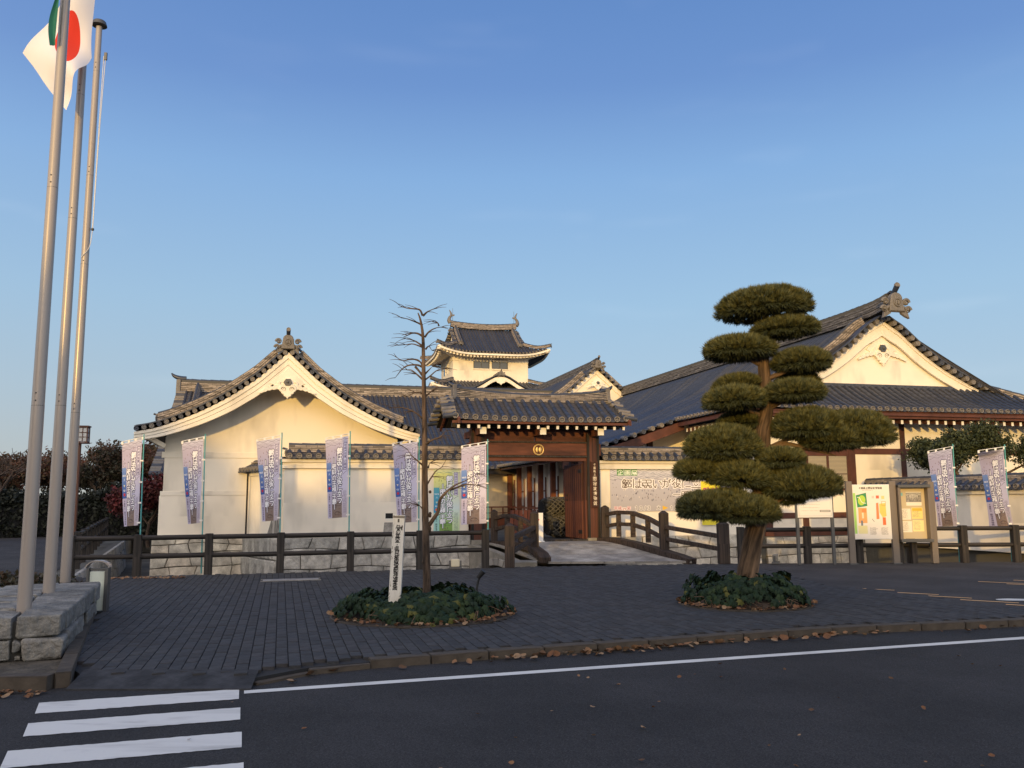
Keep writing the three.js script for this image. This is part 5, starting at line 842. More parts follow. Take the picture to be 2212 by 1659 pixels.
    // roof-ridge fish ornament with raised tail
    const fish = sub(g, 'ridge_fish'), fx = cx + d * 3.1; part(fish, 'fish_body', limb([V(fx, 17.75, mz), V(fx + d * 0.12, 17.95, mz), V(fx + d * 0.1, 18.2, mz), V(fx - d * 0.06, 18.45, mz), V(fx - d * 0.02, 18.7, mz), V(fx + d * 0.12, 18.95, mz)], [0.22, 0.2, 0.14, 0.11, 0.08, 0.03], 8), M.oni);
    part(fish, 'fish_fin', [slab([[0, 0], [0.3, 0.14], [0.36, 0.02], [0.2, -0.06]].map(([a, b]) => [-d * a, b]), 0.06).translate(fx - d * 0.02, 18.42, mz), slab([[0, 0], [0.2, 0.2], [0.05, 0.28]].map(([a, b]) => [d * a, b]), 0.06).translate(fx, 18.0, mz)], M.oni);
    part(fish, 'lightning_rod', rod(V(fx - d * 0.2, 17.7, mz), V(fx - d * 0.2, 19.1, mz), 0.02, 0.015, 6), M.steelDark);
  }
  ridgeStack(g, range(-3.1, 3.1, 0.4).map((x) => V(cx + x, 17.2 + Math.pow(Math.abs(x) / 3.1, 2) * 0.2, mz)), 0.48, 0.5, 5, 5, 0.13);
  // eaves: curved white fascia and rows of rafter ends
  const fascia = (s2) => range(-1, 1, 0.05).map((s) => V(cx + s * (W - 0.06), ez - 0.14 + lift(s, 0), s2 > 0 ? D0 - 0.06 : D1 + 0.06));
  part(g, 'eave_fascia', [sweepRect(fascia(1), 0.1, 0.16, -0.1), sweepRect(fascia(-1), 0.1, 0.16, -0.1)], M.plaster);
  for (const d of [-1, 1]) part(g, 'eave_fascia', sweepRect(range(-1, 1, 0.05).map((s) => V(cx + d * (W - 0.06), ez - 0.14 + lift(s, 0), mz + s * half)), 0.1, 0.16, -0.1), M.plaster);
  for (const s of range(-0.93, 0.93, 0.0625)) { const x = cx + s * (W - 0.2), y = ez - 0.32 + lift(s, 0) * 0.9; part(g, 'rafter', beam(V(x, y, D0 - 0.2), V(cx + s * wx, 14.5, 0), 0.17, 0.16), M.plaster); }
  for (const s of range(-0.9, 0.9, 0.1)) { const z = mz + s * (half - 0.2), y = ez - 0.32 + lift(s, 0) * 0.9; part(g, 'rafter', beam(V(cx - W + 0.2, y, z), V(cx - wx, 14.5, mz + s * -dz / 2), 0.17, 0.16), M.plaster); }
  part(g, 'soffit', quads([[V(cx - W, ez + 0.1, D0), V(cx + W, ez + 0.1, D0), V(cx + wx, 14.62, 0), V(cx - wx, 14.62, 0)], [V(cx - W, ez + 0.1, D0), V(cx - wx, 14.62, 0), V(cx - wx, 14.62, dz), V(cx - W, ez + 0.1, D1)]]), M.plaster);
  for (const d of [-1, 1]) part(g, 'corner_beam', beam(V(cx + d * (wx - 0.1), 14.3, -0.2), V(cx + d * (W - 0.12), ez + 0.38, D0 - 0.12), 0.3, 0.34), M.plaster);
  // lower roof tier
  const W2 = 5.75, Dz = 2.3, e2 = 11.05, t2 = 12.0;
  const low = (u) => { const s = (u - cx) / W2, a = Math.abs(u - cx), lim = a > wx ? (W2 - a) / (W2 - wx) : 1; if (lim < 0.1) return null; const p = []; for (let i = 0; i <= 8; i++) { const q = i / 8 * lim; p.push(V(u, lerp(e2, t2, Math.pow(q, 1.15)) + lift(s, q) * 0.9, Dz * (1 - q))); } return p; };
  tiledSlope(g, low, X1, range(cx - W2 + 0.1, cx + W2 - 0.1, 0.3), { seed: 45, r: 0.09, tile: 0.5, course: 0.45, disc: 0.08, seg: 4, lips: false });
  const lowL = (d) => (v) => { const s = (v - mz) / (half + 0.7), a = v > 0 ? v / Dz : v < dz ? (dz - v) / Dz : 0, lim = 1 - a; if (lim < 0.1) return null; const p = []; for (let i = 0; i <= 8; i++) { const q = i / 8 * lim; p.push(V(cx + d * lerp(W2, wx, q), lerp(e2, t2, Math.pow(q, 1.15)) + lift(s, q) * 0.9, v)); } return p; };
  for (const d of [-1, 1]) { tiledSlope(g, lowL(d), Z1, range(dz - Dz + 0.2, Dz - 0.2, 0.32), { seed: 46, r: 0.09, tile: 0.5, course: 0.45, disc: 0.08, seg: 4, lips: false }); ridgeStack(g, smooth([V(cx + d * W2, e2 + 0.72, Dz), V(cx + d * (W2 - 1.1), e2 + 0.6, Dz * 0.52), V(cx + d * wx, t2 + 0.08, 0.02)], 10), 0.22, 0.26, 3, 2, 0.1); part(g, 'corner_beam', beam(V(cx + d * 4.4, 10.8, 1), V(cx + d * (W2 - 0.12), e2 + 0.36, Dz - 0.12), 0.3, 0.34), M.plaster); }
  part(g, 'eave_fascia', sweepRect(range(-1, 1, 0.05).map((s) => V(cx + s * (W2 - 0.06), e2 - 0.14 + lift(s, 0) * 0.9, Dz - 0.06)), 0.1, 0.16, -0.1), M.plaster);
  part(g, 'eave_fascia', sweepRect(range(-1, 1, 0.05).map((s) => V(cx - W2 + 0.06, e2 - 0.14 + lift(s, 0) * 0.9, mz + s * (half + 0.7))), 0.1, 0.16, -0.1), M.plaster);
  for (const s of range(-0.93, 0.93, 0.056)) part(g, 'rafter', beam(V(cx + s * (W2 - 0.2), e2 - 0.32 + lift(s, 0) * 0.9, Dz - 0.25), V(cx + s * wx, 11.2, 0), 0.17, 0.16), M.plaster);
  // curved gable on the lower tier
  const kx = 0.33, kf = (x) => 11.1 + 1.08 * Math.exp(-Math.pow(Math.abs(x) / 1.55, 2.3)) - 0.1 * Math.exp(-Math.pow((Math.abs(x) - 2.7) / 0.6, 2)), kc = range(-3.1, 3.1, 0.1);
  part(g, 'curved_gable_board', slab([...kc.map((x) => [kx + x, kf(x) - 0.08]), ...kc.slice().reverse().map((x) => [kx + x, kf(x) - 0.42])], 0.14, 0.015).translate(0, 0, Dz + 0.12), M.plaster);
  part(g, 'curved_gable_wall', slab([[kx - 1.9, 10.6], [kx + 1.9, 10.6], ...range(1.9, -1.9, 0.15).map((x) => [kx + x, kf(x) - 0.3])], 0.06).translate(0, 0, Dz - 0.5), M.plaster);
  part(g, 'pendant', slab([[kx - 0.5, 11.78], [kx + 0.5, 11.78], [kx + 0.32, 11.6], [kx + 0.1, 11.52], [kx, 11.4], [kx - 0.1, 11.52], [kx - 0.32, 11.6]], 0.1).translate(0, 0, Dz + 0.16), M.plaster);
  for (const z of range(-1.8, Dz + 0.3, 0.26)) part(g, 'tile_rib', sweepRect(kc.map((x) => V(kx + x, kf(x) + 0.03 + Math.max(0, Dz - z) * 0.04, z)), 0.16, 0.08, 0), tileMats()[Math.abs(Math.round(z * 10)) % 3]);
  part(g, 'curved_roof_bed', quads(kc.slice(1).map((x, i) => [V(kx + kc[i], kf(kc[i]), Dz + 0.3), V(kx + x, kf(x), Dz + 0.3), V(kx + x, kf(x) + 0.16, -1.8), V(kx + kc[i], kf(kc[i]) + 0.16, -1.8)])), M.pan);
  ridgeStack(g, [V(kx, 12.22, Dz + 0.25), V(kx, 12.22, 0.1)], 0.3, 0.34, 3, 2, 0.12); onigawara(g, V(kx, 12.2, Dz + 0.3), 0.95, 0, 0.5);
}
// ---------------------------------------------------------------- timber fence round the moat
function fence(label, pts, o = {}) {
  const t = thing('post_and_rail_fence', label, 'fence'); const rnd = rng(o.seed ?? 2);
  pts.forEach(([x, z], i) => {
    const w = o.w ?? 0.155, lean = (rnd() - 0.5) * 0.015; const p = part(t, 'post', box(w, 0.9, w, 0, 0.4, 0, 0.012), M.darkWood); p.position.set(x, WALK, z); p.rotation.set(lean, R(o.turn ?? 12), lean);
    if (i) { const [a, b] = pts[i - 1]; for (const y of [0.78, 0.4]) part(t, 'rail', rod(V(a, WALK + y + (rnd() - 0.5) * 0.01, b), V(x, WALK + y + (rnd() - 0.5) * 0.01, z), 0.052, 0.05, 10), M.darkWood); }
  });
  return t;
}
const leftPosts = [[-9.05, -17.85], [-7.8, -18.1], [-6.46, -18.5], [-5.02, -18.8], [-3.57, -19.13], [-2.08, -19.4], [-0.63, -19.66]];
fence('dark brown timber fence with two rails along the moat left of the bridge', leftPosts, { seed: 2, turn: 12 });
fence('dark brown timber fence with two rails behind the notice boards, right of the pine', [[4.95, -20.3], [5.3, -20.28], [6.85, -20.3], [8.05, -20.3], [9.25, -20.28], [10.46, -20.24], [11.68, -20.26], [12.9, -20.24], [14.3, -20.24]].slice(1), { seed: 3, turn: 0 });
fence('weathered timber fence running back along the far left bank of the moat', Array.from({ length: 11 }, (_, i) => [-9.2 - i * 0.98, -18.1 - i * 2.25]).slice(1), { seed: 4, turn: 23 });
{ const t = thing('bank_wall', 'pale rough stone bank wall at the far left corner of the moat', 'stone wall', [-9.25, 0, -18.02], 0); const c = sub(t, 'facing'); const dx = -10.6, dz = -27.4, L = Math.hypot(dx, dz); c.rotation.y = Math.atan2(-dz, dx); c.position.set(dx * 0.32 + 0.04, 0, dz * 0.32); masonry(c, L * 0.62, [-0.95, -0.55, -0.2, 0.11], 55, { batter: 0.1, min: 0.4, max: 0.8, mats: M.block }); }
// ---------------------------------------------------------------- tall printed flags on the fence
function nobori(label, x, z, top, o) {
  const t = thing('nobori_flag', label, 'banner flag', [x, 0, z], 0, 'tall printed banner flags along the fence'), { w0 = 0.5, w1 = 0.45, drop = 0.07, curl = 0, h = 1.8 } = o;
  const seg = 24, sv = 30, g = new THREE.PlaneGeometry(1, 1, seg, sv), p = g.attributes.position, zp = -z, w = 0.6;
  const angle = (W) => { let lo = -1.5, hi = 1.5; for (let k = 0; k < 40; k++) { const a = (lo + hi) / 2, seen = x - (x - Math.cos(a) * w) * zp / (zp + Math.sin(a) * w); const d = seen - W; if (x < 0 ? d > 0 : d > 0) lo = a; else hi = a; if (a < 0 && d < 0) { lo = a; hi = a + (hi - a); } } return clamp((lo + hi) / 2, 0.02, 1.3); };
  const table = Array.from({ length: sv + 1 }, (_, j) => angle(lerp(w0, w1, j / sv)));
  for (let i = 0; i < p.count; i++) {
    const u = p.getX(i) + 0.5, v = 0.5 - p.getY(i), d = (1 - u) * w, a = table[Math.round(v * sv)], wave = Math.sin(v * 5 + u * 4 + x) * 0.02 * (1 - u) + Math.sin(u * 7 + v * 3 + x * 3) * 0.018 * v, c = curl * Math.pow(v, 3);
    p.setXYZ(i, -0.035 - Math.cos(a) * d + c * 0.16 * u, top - 0.06 - v * h - drop * (1 - u) * (1 - v * 0.5), -Math.sin(a) * d + wave + c * (0.2 + 0.3 * (1 - u)) * Math.sin(u * 3.1));
  }
  g.computeVertexNormals();
  part(t, 'cloth', g, clothFlag);
  part(t, 'pole', rod(V(0, 0.12, -0.09), V(0, top + 0.05, 0), 0.0165, 0.013, 8), M.teal);
  part(t, 'top_bar', rod(V(0.03, top - 0.0, 0), V(-w * Math.cos(table[0]) - 0.03, top - 0.09, -Math.sin(table[0]) * w), 0.009, 0.008, 6), M.white);
  for (const k of [0.0, 0.34, 0.68, 1]) part(t, 'loop', box(0.045, 0.06, 0.012, -0.02 - k * w * Math.cos(table[0]), top - 0.035 - k * 0.085, -Math.sin(table[0]) * w * k), M.white);
  for (const k of [0.25, 0.5, 0.74, 0.97]) part(t, 'loop', box(0.07, 0.035, 0.014, -0.02, top - 0.06 - h * k, 0.0), M.white);
}
const clothFlag = clothMat(ART.flag);
nobori('printed banner flag furthest left, in front of the dark autumn trees', -7.83, -18.2, 3.02, { w0: 0.43, w1: 0.3 });
nobori('printed banner flag before the shaded corner of the gabled hall', -6.67, -18.6, 3.05, { w0: 0.47, w1: 0.26 });
nobori('printed banner flag beside the left end of the tiled plaster wall', -5.08, -18.88, 3.09, { w0: 0.52, w1: 0.34 });
nobori('printed banner flag over the middle of the left plaster wall', -3.64, -19.22, 3.14, { w0: 0.52, w1: 0.42 });
nobori('printed banner flag just left of the bare young tree trunk', -2.12, -19.48, 3.02, { w0: 0.57, w1: 0.43 });
nobori('printed banner flag covering the left post of the castle gate', -0.57, -19.74, 2.97, { w0: 0.57, w1: 0.57 });
nobori('printed banner flag right next to the glazed notice case', 10.43, -20.33, 2.82, { w0: 0.57, w1: 0.46, curl: 0.12 });
nobori('printed banner flag furthest right, its lower corner curled round the pole', 11.66, -20.34, 2.8, { w0: 0.6, w1: 0.46, curl: 0.5 });
// ---------------------------------------------------------------- notice boards
{
  const t = thing('map_board', 'standing site map board with green and orange plan on brown metal posts', 'notice board', [0, 0, 0]);
  part(t, 'post', box(0.14, 1.88, 0.1, 7.77, WALK + 0.94, -20.0, 0.012), M.post); part(t, 'post', box(0.15, 1.88, 0.1, 8.78, WALK + 0.94, -20.02, 0.012), M.post);
  part(t, 'panel', box(0.86, 1.25, 0.04, 8.27, 1.3, -19.99, 0.006), M.white); const p = part(t, 'map_print', panel(0.84, 1.22), artMat(ART.map, { roughness: 0.5 })); p.position.set(8.27, 1.3, -19.966);
  part(t, 'post_foot', [box(0.2, 0.03, 0.16, 7.77, WALK + 0.01, -20.0), box(0.2, 0.03, 0.16, 8.78, WALK + 0.01, -20.02)], M.steelDark);
}
{
  const t = thing('notice_case', 'brown metal notice case with pinned leaflets beside the map board', 'notice board', [0, 0, 0]);
  part(t, 'post', box(0.14, 1.86, 0.12, 9.68, WALK + 0.93, -20.05, 0.012), M.post); part(t, 'stub_post', box(0.1, 0.6, 0.1, 8.92, WALK + 0.3, -20.08, 0.01), M.darkWood);
  part(t, 'case_back', box(0.72, 1.16, 0.03, 9.24, 1.26, -20.1), M.post);
  part(t, 'case_frame', [box(0.06, 1.24, 0.2, 8.9, 1.26, -20.0, 0.008), box(0.06, 1.24, 0.2, 9.58, 1.26, -20.0, 0.008)], M.post); part(t, 'case_hood', [box(0.74, 0.07, 0.24, 9.24, 1.88, -19.99, 0.01), box(0.74, 0.07, 0.22, 9.24, 0.64, -19.99, 0.01)], M.steelDark);
  const p = part(t, 'leaflets', panel(0.62, 1.16), artMat(ART.notice, { roughness: 0.6 })); p.position.set(9.24, 1.26, -20.08);
  part(t, 'leg', box(0.12, 0.6, 0.1, 9.24, 0.35, -20.12), M.darkWood);
}
{
  const t = thing('information_sign', 'plain white information sign on thin dark posts behind the pine', 'sign', [0, 0, 0]);
  for (const x of [6.5, 7.3]) part(t, 'post', box(0.07, 1.72, 0.07, x, WALK + 0.86, -19.86, 0.008), M.steelDark);
  part(t, 'panel', box(0.8, 0.6, 0.025, 6.9, 1.48, -19.81, 0.004), M.white); const p = part(t, 'print', panel(0.78, 0.58), artMat(ART.info, { roughness: 0.5 })); p.position.set(6.9, 1.48, -19.795);
}
// ---------------------------------------------------------------- white wooden stake in the round bed
{
  const t = thing('marker_post', 'weathered white wooden post with black characters standing in the ivy bed', 'post', [-1.56, 0, -11.42], R(3)); t.rotation.z = R(-2.6);
  part(t, 'stake', box(0.155, 1.3, 0.13, 0, 0.79, 0, 0.006), mat(0.6, 0.57, 0.5, { map: T.wood, k: [3, 0.6], bump: T.wood, bs: 0.004, roughness: 0.9 })); const p = part(t, 'lettering', panel(0.15, 1.28), artMat(ART.stake, { roughness: 0.9 })); p.position.set(0, 0.79, 0.068);
}
// ---------------------------------------------------------------- flagpoles in their stone planter
function pole(label, x, z, h, joints, top) {
  const t = thing('flagpole', label, 'flagpole', [x, 0, z], 0, 'three metal flagpoles'); t.rotation.z = 0.0; let y = 0.5, r = 0.071;
  joints.concat([h]).forEach((j, i) => { const q = r * (1 - 0.13 * (j - y) / 3); part(t, 'pole_section', rod(V(0, y, 0), V(0, j - 0.004, 0), r, q, 24), M.steel); if (j < h) { part(t, 'joint', rod(V(0, j - 0.004, 0), V(0, j + 0.004, 0), q * 0.985, q * 0.985, 20), M.steelDark); for (const b of [0.05, 0.13]) part(t, 'bolt', new THREE.SphereGeometry(0.009, 8, 6).translate(q * 0.08, j + b, q * 0.97), M.steelDark); } r = q * 0.985; y = j; });
  if (top) { part(t, 'finial', [new THREE.CylinderGeometry(0.1, 0.115, 0.05, 24).translate(0, h + 0.04, 0), new THREE.SphereGeometry(0.1, 20, 8, 0, 7, 0, 1.57).scale(1, 0.45, 1).translate(0, h + 0.065, 0)], M.steelDark); part(t, 'pulley', box(0.04, 0.12, 0.03, 0.13, h - 0.5, 0), M.steelDark); part(t, 'halyard', [limb([V(0.13, h - 0.5, 0), V(0.11, h - 1.6, 0.01), V(0.09, h - 3.3, 0)], [0.006, 0.006], 5), limb([V(0.1, h - 0.5, 0), V(0.09, h - 2, 0), V(0.085, h - 3.3, 0)], [0.006, 0.006], 5), limb([V(0.09, h - 3.3, 0), V(0.07, h - 3.6, 0.04), V(-0.02, h - 3.75, 0.07)], [0.006, 0.006], 5)], M.rope); part(t, 'cleat', new THREE.SphereGeometry(0.025, 8, 6).translate(0.088, h - 3.3, 0), M.steelDark); }
}
pole('nearest metal flagpole, the one carrying the green flag', -5.02, -9.02, 8.6, [2.65, 5.05], false);
pole('middle metal flagpole, the one carrying the red disc flag', -5.71, -10.78, 9.6, [2.85, 5.3, 7.0], false);
pole('furthest metal flagpole, bare with a round cap and halyard', -6.45, -12.6, 9.05, [2.95, 5.2, 6.6, 8.3], true);
{
  const t = thing('flag', 'white flag with red disc hanging limp from the middle flagpole', 'flag', [-5.71, 0, -10.78]);
  const A = V(0.19, 8.65, 0.16), B = V(0.24, 7.42, 0.2), Cc = V(-0.55, 7.37, 0.43), D = V(0.1, 6.57, 0.48), n = 30, g = new THREE.PlaneGeometry(1, 1, n, n), p = g.attributes.position;
  for (let i = 0; i < p.count; i++) {
    const u = p.getX(i) + 0.5, v = 0.5 - p.getY(i), q = A.clone().lerp(B, v).lerp(Cc.clone().lerp(D, v), u), s = Math.sin(u * Math.PI);
    const w = Math.sin(u * 7 + v * 4.5) * 0.09 * s + Math.sin(v * 9 - u * 3) * 0.03 * u; q.z += w + 0.1 * s; q.x += Math.sin(v * 5 + u * 6) * 0.02 - 0.03 * Math.sin(v * 3.1) * (1 - u); q.y += 0.03 * s - 0.05 * Math.sin(v * 3.1) * u; p.setXYZ(i, q.x, q.y, q.z);
  }
  g.computeVertexNormals(); part(t, 'cloth', g, clothMat(ART.hinomaru)); part(t, 'flag_cord', limb([V(0.07, 9.1, 0.05), V(0.08, 8.4, 0.06), V(0.1, 7.8, 0.07)], [0.006, 0.006], 5), M.rope);
}
{
  const t = thing('flag', 'furled dark green flag at the head of the nearest flagpole', 'flag', [-5.02, 0, -9.02]);
  const n = 16, g = new THREE.PlaneGeometry(1, 1, n, 40), p = g.attributes.position;
  for (let i = 0; i < p.count; i++) { const u = p.getX(i) + 0.5, v = 0.5 - p.getY(i), w = (0.12 + 0.06 * Math.sin(v * 9)) * (1 - 0.55 * v * v), a = u * 5 + v * 2; p.setXYZ(i, 0.03 - u * w * 0.95 - v * 0.03, 8.25 - v * 1.55 - u * 0.06, 0.1 + Math.sin(a) * 0.03 + v * 0.02); }
  g.computeVertexNormals(); part(t, 'cloth', g, new THREE.MeshPhysicalMaterial({ color: C(0.02, 0.16, 0.13), roughness: 0.85, side: THREE.DoubleSide }));
}
{
  const t = thing('stone_planter', 'low planter of rough grey granite blocks round the flagpole feet', 'planter', [-4.46, 0, -8.72], R(20.5)), rnd = rng(66);
  // local z runs back along the right face, local x runs left along the front
  const blk = (x0, x1, y0, y1, z0, z1, s) => { const g = new RoundedBoxGeometry(x1 - x0 - 0.014, y1 - y0 - 0.014, z1 - z0 - 0.014, 7, 0.03), p = g.attributes.position, n = g.attributes.normal; const ph = rnd() * 9; for (let i = 0; i < p.count; i++) { const a = p.getX(i), b = p.getY(i), c = p.getZ(i), k = (Math.sin(a * 17 + ph) + Math.sin(b * 23 + c * 13 + ph) + Math.sin(c * 19 - a * 11 + ph * 2) + Math.sin((a + b - c) * 41 + ph)) * 0.011; p.setXYZ(i, a + n.getX(i) * k, b + n.getY(i) * k, c + n.getZ(i) * k); } g.computeVertexNormals(); part(t, 'block', uvm(g).translate((x0 + x1) / 2, (y0 + y1) / 2, (z0 + z1) / 2), M.planter[s % 3]); };
  const W0 = -2.4; let k = 0;
  for (const [a, b, y0, y1] of [[-0.42, 0, 0.32, 0.55], [-0.9, -0.42, 0.31, 0.55], [-1.6, -0.9, 0.32, 0.55], [W0, -1.6, 0.31, 0.55], [-0.34, 0.02, 0.1, 0.32], [-0.44, -0.34, 0.17, 0.3], [-1.0, -0.44, 0.1, 0.32], [-1.7, -1.0, 0.1, 0.32], [W0, -1.7, 0.1, 0.32]]) blk(a, b, y0, y1, -0.42 - rnd() * 0.12, 0 + rnd() * 0.03, k++);
  blk(-0.44, -0.34, 0.08, 0.17, -0.3, 0.0, 1);
  for (const [y0, y1, cuts] of [[0.32, 0.55, [-0.48, -1.15, -1.72, -2.4, -3.0, -3.7]], [0.1, 0.33, [-0.36, -0.95, -1.6, -2.15, -2.9, -3.7]]]) for (let i = 0; i + 1 < cuts.length; i++) blk(-0.5, 0.0 + rnd() * 0.03, y0, y1, cuts[i + 1], cuts[i], k++);
  for (const z of [-0.5, -1.2, -1.9, -2.6, -3.2]) for (const x of [-0.55, -1.25, -1.9]) blk(x - 0.62 - rnd() * 0.05, x + 0.04, 0.3, 0.53 + rnd() * 0.03, z - 0.66, z - 0.02, k++);
  part(t, 'filling', span(W0, -0.1, 0.0, 0.47, -3.65, -0.1), M.mortar);
}
struct('planter_verge', uvm(slab([[-9, 7.6], [-4.12, 7.72], [-4.0, 7.9], [-4.45, 8.78], [-9, 8.9]].map(([x, z]) => [x, z]), 0.1).rotateX(-Math.PI / 2)), M.gravel);
{ const k = new THREE.Group(); k.name = 'verge_kerb'; k.userData.kind = 'structure'; scene.add(k); for (let i = 0; i < 8; i++) part(k, 'kerb_stone', beam(V(-4.0 - i * 0.6, 0.06, -7.68 + i * 0.02), V(-4.59 - i * 0.6, 0.06, -7.66 + i * 0.02), 0.15, 0.2, 0.012), M.kerb); for (let i = 0; i < 5; i++) { const a = V(-3.92, 0.06, -7.72), b = V(-5.95, 0.06, -12.4), p = a.clone().lerp(b, i / 5 + 0.002), q = a.clone().lerp(b, (i + 1) / 5 - 0.002); part(k, 'kerb_stone', beam(p, q, 0.13, 0.22, 0.012), M.kerb); } }
{
  const t = thing('bollard_sign', 'short metal bollard with pale panel and arched top beside the stone planter', 'bollard', [-5.86, WALK, -12.35], R(10));
  part(t, 'side_post', [box(0.035, 0.6, 0.12, -0.125, 0.3, 0, 0.006), box(0.05, 0.6, 0.14, 0.125, 0.3, 0, 0.006)], M.steelDark); part(t, 'panel', box(0.2, 0.54, 0.06, -0.005, 0.28, 0.0, 0.004), mat(0.62, 0.68, 0.6, { roughness: 0.6 }));
  const a = []; for (let i = 0; i <= 12; i++) { const q = Math.PI * i / 12; a.push(V(-Math.cos(q) * 0.145, 0.6 + Math.sin(q) * 0.09, 0)); } part(t, 'arched_top', sweepRect(a, 0.15, 0.015, 0), M.steel); part(t, 'crossbar', box(0.2, 0.03, 0.05, 0, 0.58, 0), M.steelDark);
}
// ---------------------------------------------------------------- lamps
{
  const t = thing('lantern_post', 'tall brown post with box lantern behind the flagpoles', 'lamp post', [-14.15, 0, -28], R(12));
  part(t, 'post', box(0.12, 3.6, 0.12, 0, 1.8, 0, 0.01), mat(0.12, 0.05, 0.03, { roughness: 0.7 })); part(t, 'lantern_glass', box(0.26, 0.44, 0.26, 0.12, 3.85, 0), mat(0.55, 0.56, 0.55, { roughness: 0.4 }));
  const b = []; for (const x of [-0.02, 0.26]) for (const z of [-0.14, 0.14]) b.push(box(0.03, 0.5, 0.03, x, 3.85, z)); for (const y of [3.62, 3.77, 3.92, 4.08]) b.push(box(0.3, 0.02, 0.02, 0.12, y, 0.14), box(0.02, 0.02, 0.3, 0.26, y, 0), box(0.02, 0.02, 0.3, -0.02, y, 0)); b.push(box(0.02, 0.46, 0.02, 0.12, 3.85, 0.14)); part(t, 'lantern_frame', b, mat(0.12, 0.05, 0.03, { roughness: 0.7 })); part(t, 'lantern_cap', [box(0.36, 0.04, 0.36, 0.12, 4.12, 0), box(0.34, 0.04, 0.34, 0.12, 3.58, 0)], mat(0.12, 0.05, 0.03, { roughness: 0.7 }));
}
function flood(label, x, z, turn, m) { const t = thing('floodlight', label, 'floodlight', [x, WALK, z], turn); part(t, 'housing', box(0.19, 0.17, 0.13, 0, 0.14, 0, 0.02), m); part(t, 'bracket', [box(0.03, 0.14, 0.05, -0.12, 0.12, -0.02), box(0.03, 0.14, 0.05, 0.12, 0.12, -0.02)], M.steelDark); part(t, 'base', box(0.28, 0.06, 0.16, 0, 0.03, 0, 0.01), M.steelDark); part(t, 'lens', box(0.15, 0.13, 0.01, 0, 0.14, 0.066), mat(0.66, 0.6, 0.44, { roughness: 0.35 })); }
flood('cream floodlight on the ground by the moat fence left of the bridge', -1.28, -19.3, R(2), mat(0.7, 0.62, 0.44, { roughness: 0.5 }));
flood('grey floodlight on the ground behind the clipped pine trunk', 6.05, -20.15, R(70), M.concrete);
{ const t = thing('spotlight', 'small black spotlight on a bent stalk in the ivy bed', 'spotlight', [-0.53, WALK, -12.6]); part(t, 'stalk', limb([V(0, 0, 0), V(0.0, 0.2, 0), V(0.02, 0.34, 0), V(0.05, 0.42, 0.02)], [0.018, 0.017, 0.016], 8), M.iron); part(t, 'head', rod(V(0.02, 0.4, 0.0), V(0.1, 0.5, 0.02), 0.032, 0.045, 12), M.iron); }
// ---------------------------------------------------------------- things inside the gate
{
  const t = thing('bamboo_gabion', 'two long woven bamboo gabions filled with stones lying inside the gate', 'gabion', [1.62, 0.47, -27.4], R(24)), rnd = rng(12);
  for (const [dx, y, z, L, r] of [[0.1, 0.34, 0.1, 1.5, 0.34], [-0.05, 0.92, 0.0, 1.5, 0.32]]) {
    const core = sub(t, 'gabion_roll'); core.position.set(dx, y, z);
    part(core, 'stone_core', new THREE.CylinderGeometry(r * 0.82, r * 0.82, L, 14).rotateZ(Math.PI / 2), M.dark);
    const s = []; for (let k = 0; k < 13; k++) { const a0 = k / 13 * Math.PI * 2; for (const d of [-1, 1]) { const p = []; for (let i = 0; i <= 16; i++) { const a = a0 + d * i / 16 * 4.2, q = r * (1 - Math.pow(Math.abs(i / 8 - 1), 6) * 0.4); p.push(V((i / 16 - 0.5) * L, Math.cos(a) * q, Math.sin(a) * q)); } s.push(limb(p, [0.016, 0.016], 4)); } } part(core, 'bamboo_weave', s, mat(0.13, 0.12, 0.1, { roughness: 0.8 }));
    const q = []; for (let i = 0; i < 40; i++) { const a = rnd() * 6.28; q.push(new THREE.IcosahedronGeometry(0.09 + rnd() * 0.05, 0).scale(1, 0.8, 1).translate((rnd() - 0.5) * L * 0.95, Math.cos(a) * r * 0.78, Math.sin(a) * r * 0.78)); } part(core, 'filling_stones', q.map(flat), mat(0.06, 0.06, 0.058, { roughness: 0.95 })).userData.kind = 'stuff';
  }
}
{ const t = thing('timber_rack', 'sloping rack of brown planks inside the gate beside the gabions', 'timber rack', [0.3, 0.46, -26.9], R(20)); for (let i = 0; i < 7; i++) part(t, 'plank', beam(V(-0.5 + i * 0.15, 0.1, 0.3), V(-0.2 + i * 0.15, 0.85, -0.4), 0.11, 0.03), M.hall); part(t, 'rack_frame', [beam(V(-0.5, 0.4, -0.08), V(0.8, 0.4, -0.08), 0.06, 0.06), beam(V(-0.35, 0.0, -0.4), V(-0.2, 0.85, -0.42), 0.06, 0.06), beam(V(0.75, 0.0, -0.4), V(0.7, 0.85, -0.42), 0.06, 0.06)], M.bridgeWood); }
{ const t = thing('white_sign', 'narrow white standing sign behind the left bridge post', 'sign', [0.74, 0.46, -24.25], R(10)); part(t, 'panel', box(0.2, 0.78, 0.03, 0, 0.42, 0, 0.005), M.white); part(t, 'foot', box(0.24, 0.04, 0.2, 0, 0.02, 0), M.white); part(t, 'red_mark', new THREE.CylinderGeometry(0.03, 0.03, 0.006, 14).rotateX(Math.PI / 2).translate(-0.04, 0.62, 0.017), mat(0.6, 0.06, 0.05)); }
